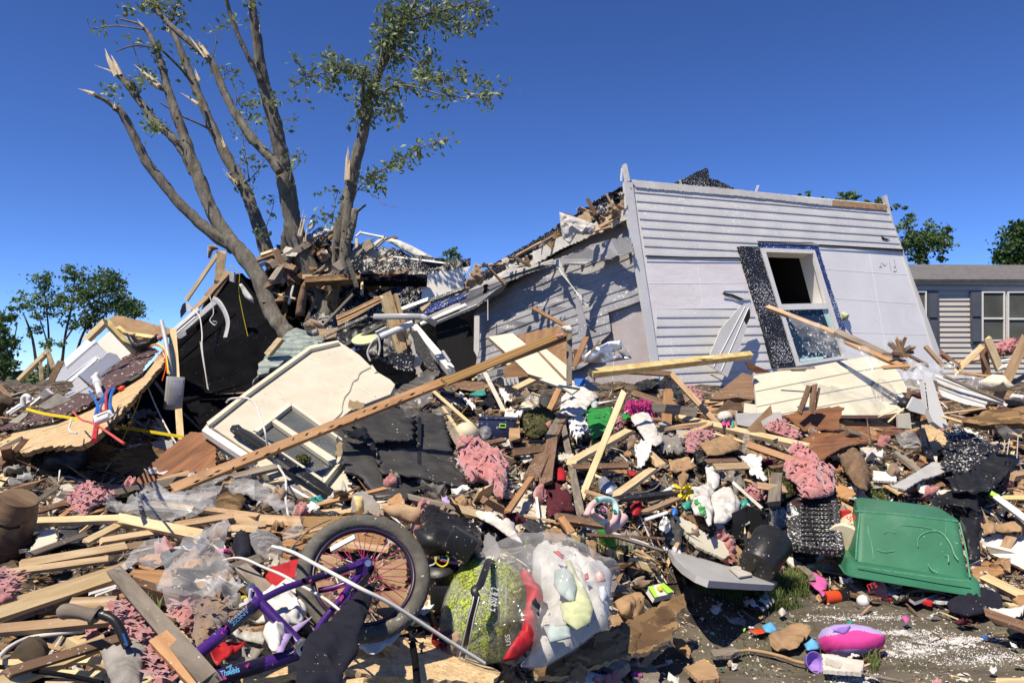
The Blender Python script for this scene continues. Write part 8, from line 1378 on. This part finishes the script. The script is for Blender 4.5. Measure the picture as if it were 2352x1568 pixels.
for k in range(95):
 r_=k%2;cx_,cy_,sx_,sy_,d_=((735,610,90,42,9.25),(1280,560,130,70,9.9))[0 if k<62 else 1]
 if k<62:p=(rnd.gauss(cx_,sx_),rnd.gauss(cy_,sy_));p=(min(890,max(650,p[0])),min(690,max(p[1],560+abs(p[0]-760)*.2)))
 else:u=rnd.random();p=(1110+320*u+rnd.gauss(0,8),655-205*u+rnd.gauss(0,9));d_=11.2-1.6*u
 kd,mt=rnd.choice((('wood_offcut','tan_wood'),('wood_offcut','brown_wood'),('board_scrap','osb_dark'),('board_scrap','drywall'),('cloth_scrap','tarp'),('wood_splinter','pale_pine'),('insulation_tuft','brownins'),('cloth_scrap','whitecloth'),('wood_offcut','weathered')))
 M=frame(P(p,d_+rnd.uniform(-.3,.25)),Vector((rnd.gauss(0,1),rnd.gauss(0,.4),rnd.gauss(0,.8))).normalized(),Vector((rnd.gauss(0,.5),-1,rnd.gauss(.5,.5))))
 o=bpy.data.objects.new(kd,proto(kd,mt,rnd.randrange(7)));col.objects.link(o);o.matrix_basis=M@Matrix.Scale(rnd.uniform(.8,1.7)if k<62 else rnd.uniform(.5,.9),4);z='wedged around the foot of the broken tree' if k<62 else 'caught along the torn sagging roof edge'
 tag(o,LAB[mt]+' '+KW[kd]+' '+z,KW[kd].split(' of ')[0].split(' or ')[0].split()[-1],LAB[mt]+' '+kd.replace('_',' ')+'s '+z)
V,Fs,fm=[],[],[]
CR=['drywall','tan_wood','brown_wood','weathered','paper','dirtclod','osb_dark','blackplastic']
for k in range(52000):
 p=(rnd.uniform(-260,2620),890+700*rnd.random()**.75);v=T(p);g=min(1,max(0,v.z/.35));gd=inside(GROUND,*p)
 if gd and rnd.random()<(.95 if noise.noise(v*2.2)<.1 else .6):continue
 if p[0]<720 and p[1]>1130 and rnd.random()<.6:continue
 v=v+Vector((0,-.25,.95))*(g*(.05*noise.fractal(v*3.1,1,2,4)+.045*noise.fractal(v*9,1,2,3))+.012*noise.fractal(v*7,1,2,3)-.02)
 s_=rnd.uniform(.004,.016)*(.55 if gd else 1)*(D(p)/4.2)*(2.1 if rnd.random()<.12 else 1);x=Vector((rnd.gauss(0,1),rnd.gauss(0,1),rnd.gauss(0,.5))).normalized();n=(tnormal(p)+Vector((rnd.gauss(0,.5),rnd.gauss(0,.5),rnd.gauss(0,.3)))).normalized();y=n.cross(x).normalized();x=y.cross(n)
 a=rnd.uniform(.6,1.5)if gd or rnd.random()<.5 else rnd.uniform(2.5,9.);b=len(V);v+=n*s_*.3
 y*=1 if a<2.4 else .45;V+=[v-x*s_*a-y*s_*.5,v+x*s_*a*.8-y*s_*rnd.uniform(.3,.8),v+x*s_*a*rnd.uniform(.7,1.2)+y*s_*.6,v-x*s_*a*.7+y*s_*rnd.uniform(.4,.9),v+n*s_*rnd.uniform(.3,.8)]
 m=rnd.choice((0,0,4,3,1,5))if gd else rnd.choice((0,1,1,2,2,3,4,5,5,6,7))
 for f in((0,1,4),(1,2,4),(2,3,4),(3,0,4)):Fs.append(tuple(b+i for i in f));fm.append(m)
tag(mk('debris_crumbs',V,Fs,None,mats=CR,fm=fm),'fine crumbs of plaster, wood and soil strewn over everything','debris',kind='stuff')
defm('dustm',(.66,.64,.61),(.5,.48,.45),14,1,bump=.3,rv=0)
V,Fs=[],[]
for k in range(5200):
 c=rnd.choice(((2130,1472,150,12),(2080,1447,90,8),(2250,1500,160,16),(2090,1488,70,9),(1960,1548,60,12),(2000,1410,160,8),(2180,1462,120,7)));p=(c[0]+rnd.gauss(0,c[2]/2),c[1]+rnd.gauss(0,c[3]/1.7))
 if not inside(GROUND,*p):continue
 v=T(p);v=v+Vector((0,0,.012*noise.fractal(v*7,1,2,3)-.016));s_=rnd.uniform(.0015,.005)*(3 if rnd.random()<.03 else 1);b=len(V);n_=5;a0=rnd.uniform(0,6)
 V+=[v+Vector((math.cos(a0+i*1.257)*s_*rnd.uniform(.6,1.8),math.sin(a0+i*1.257)*s_*rnd.uniform(.5,1.1),-.004))for i in range(n_)]+[v+Vector((0,0,s_*.35))]
 for i in range(n_):Fs.append((b+i,b+(i+1)%n_,b+n_))
tag(mk('plaster_dust',V,Fs,'dustm'),'white plaster crumbs smeared over the bare mud','plaster dust',kind='stuff')
V,Fs=[],[]
def blade(v,h,r):
 a=r.uniform(0,6.283);l=Vector((math.cos(a),math.sin(a),0));s_=Vector((-l.y,l.x,0))*r.uniform(.0018,.0035);b=len(V);k=r.uniform(.15,.7)
 V.extend([v-s_,v+s_,v+l*h*k*.35+Vector((0,0,h*.6))-s_*.7,v+l*h*k*.35+Vector((0,0,h*.6))+s_*.7,v+l*h*k+Vector((0,0,h*(1-k*.35)))])
 Fs.extend([(b,b+1,b+3,b+2),(b+2,b+3,b+4)])
for s,n,h in(('c7 430,850 560,760 800,790 1080,800 1180,700 1250,650 1330,760 1370,900 1300,960 1050,990 800,1000 600,960 450,930',5600,.10),('c7 1240,520 1400,500 1540,520 1560,570 1400,600 1280,590',900,.08),('c8 390,1340 450,1320 530,1360 530,1440 480,1480 430,1430',90,.06),('c8 0,510 110,510 150,570 0,590',250,.06),('c8 430,90 560,90 580,150 480,180',160,.08),('c5 1130,1200 1240,1180 1320,1260 1320,1330 1150,1320',260,.06),('c3 690,470 760,440 880,450 880,520 760,560',200,.06),('c3 700,1390 840,1380 840,1430 720,1450',120,.05),('c3 1260,1430 1560,1440 1560,1560 1280,1550',260,.05),('c1 850,1090 1000,1090 990,1190 900,1180',50,.06),('c4 1640,350 1830,340 1830,500 1640,500',200,.05),('c6 1560,1420 1650,1400 1640,1568 1540,1568',100,.06),('c7 500,1000 1500,960 1500,1500 400,1500',420,.028),('c8 0,1000 1656,1000 1656,1560 0,1560',320,.022)):
 q=px(s);x0,x1=min(p[0]for p in q),max(p[0]for p in q);y0,y1=min(p[1]for p in q),max(p[1]for p in q);k=0
 while k<n:
  p=(rnd.uniform(x0,x1),rnd.uniform(y0,y1))
  if not inside(q,*p):continue
  k+=1
  if noise.noise(T(p)*5)<-.12 and n>200:continue
  up=.12 if s.startswith(('c3','c5'))else(.4 if s.startswith('c1')else 0)
  blade(T(p,up)-Vector((0,0,.02)),h*rnd.uniform(.5,1.5),rnd)
tag(mk('grass',V,Fs,'grassm'),'green grass tufts poking through the debris and mud','grass',kind='stuff')
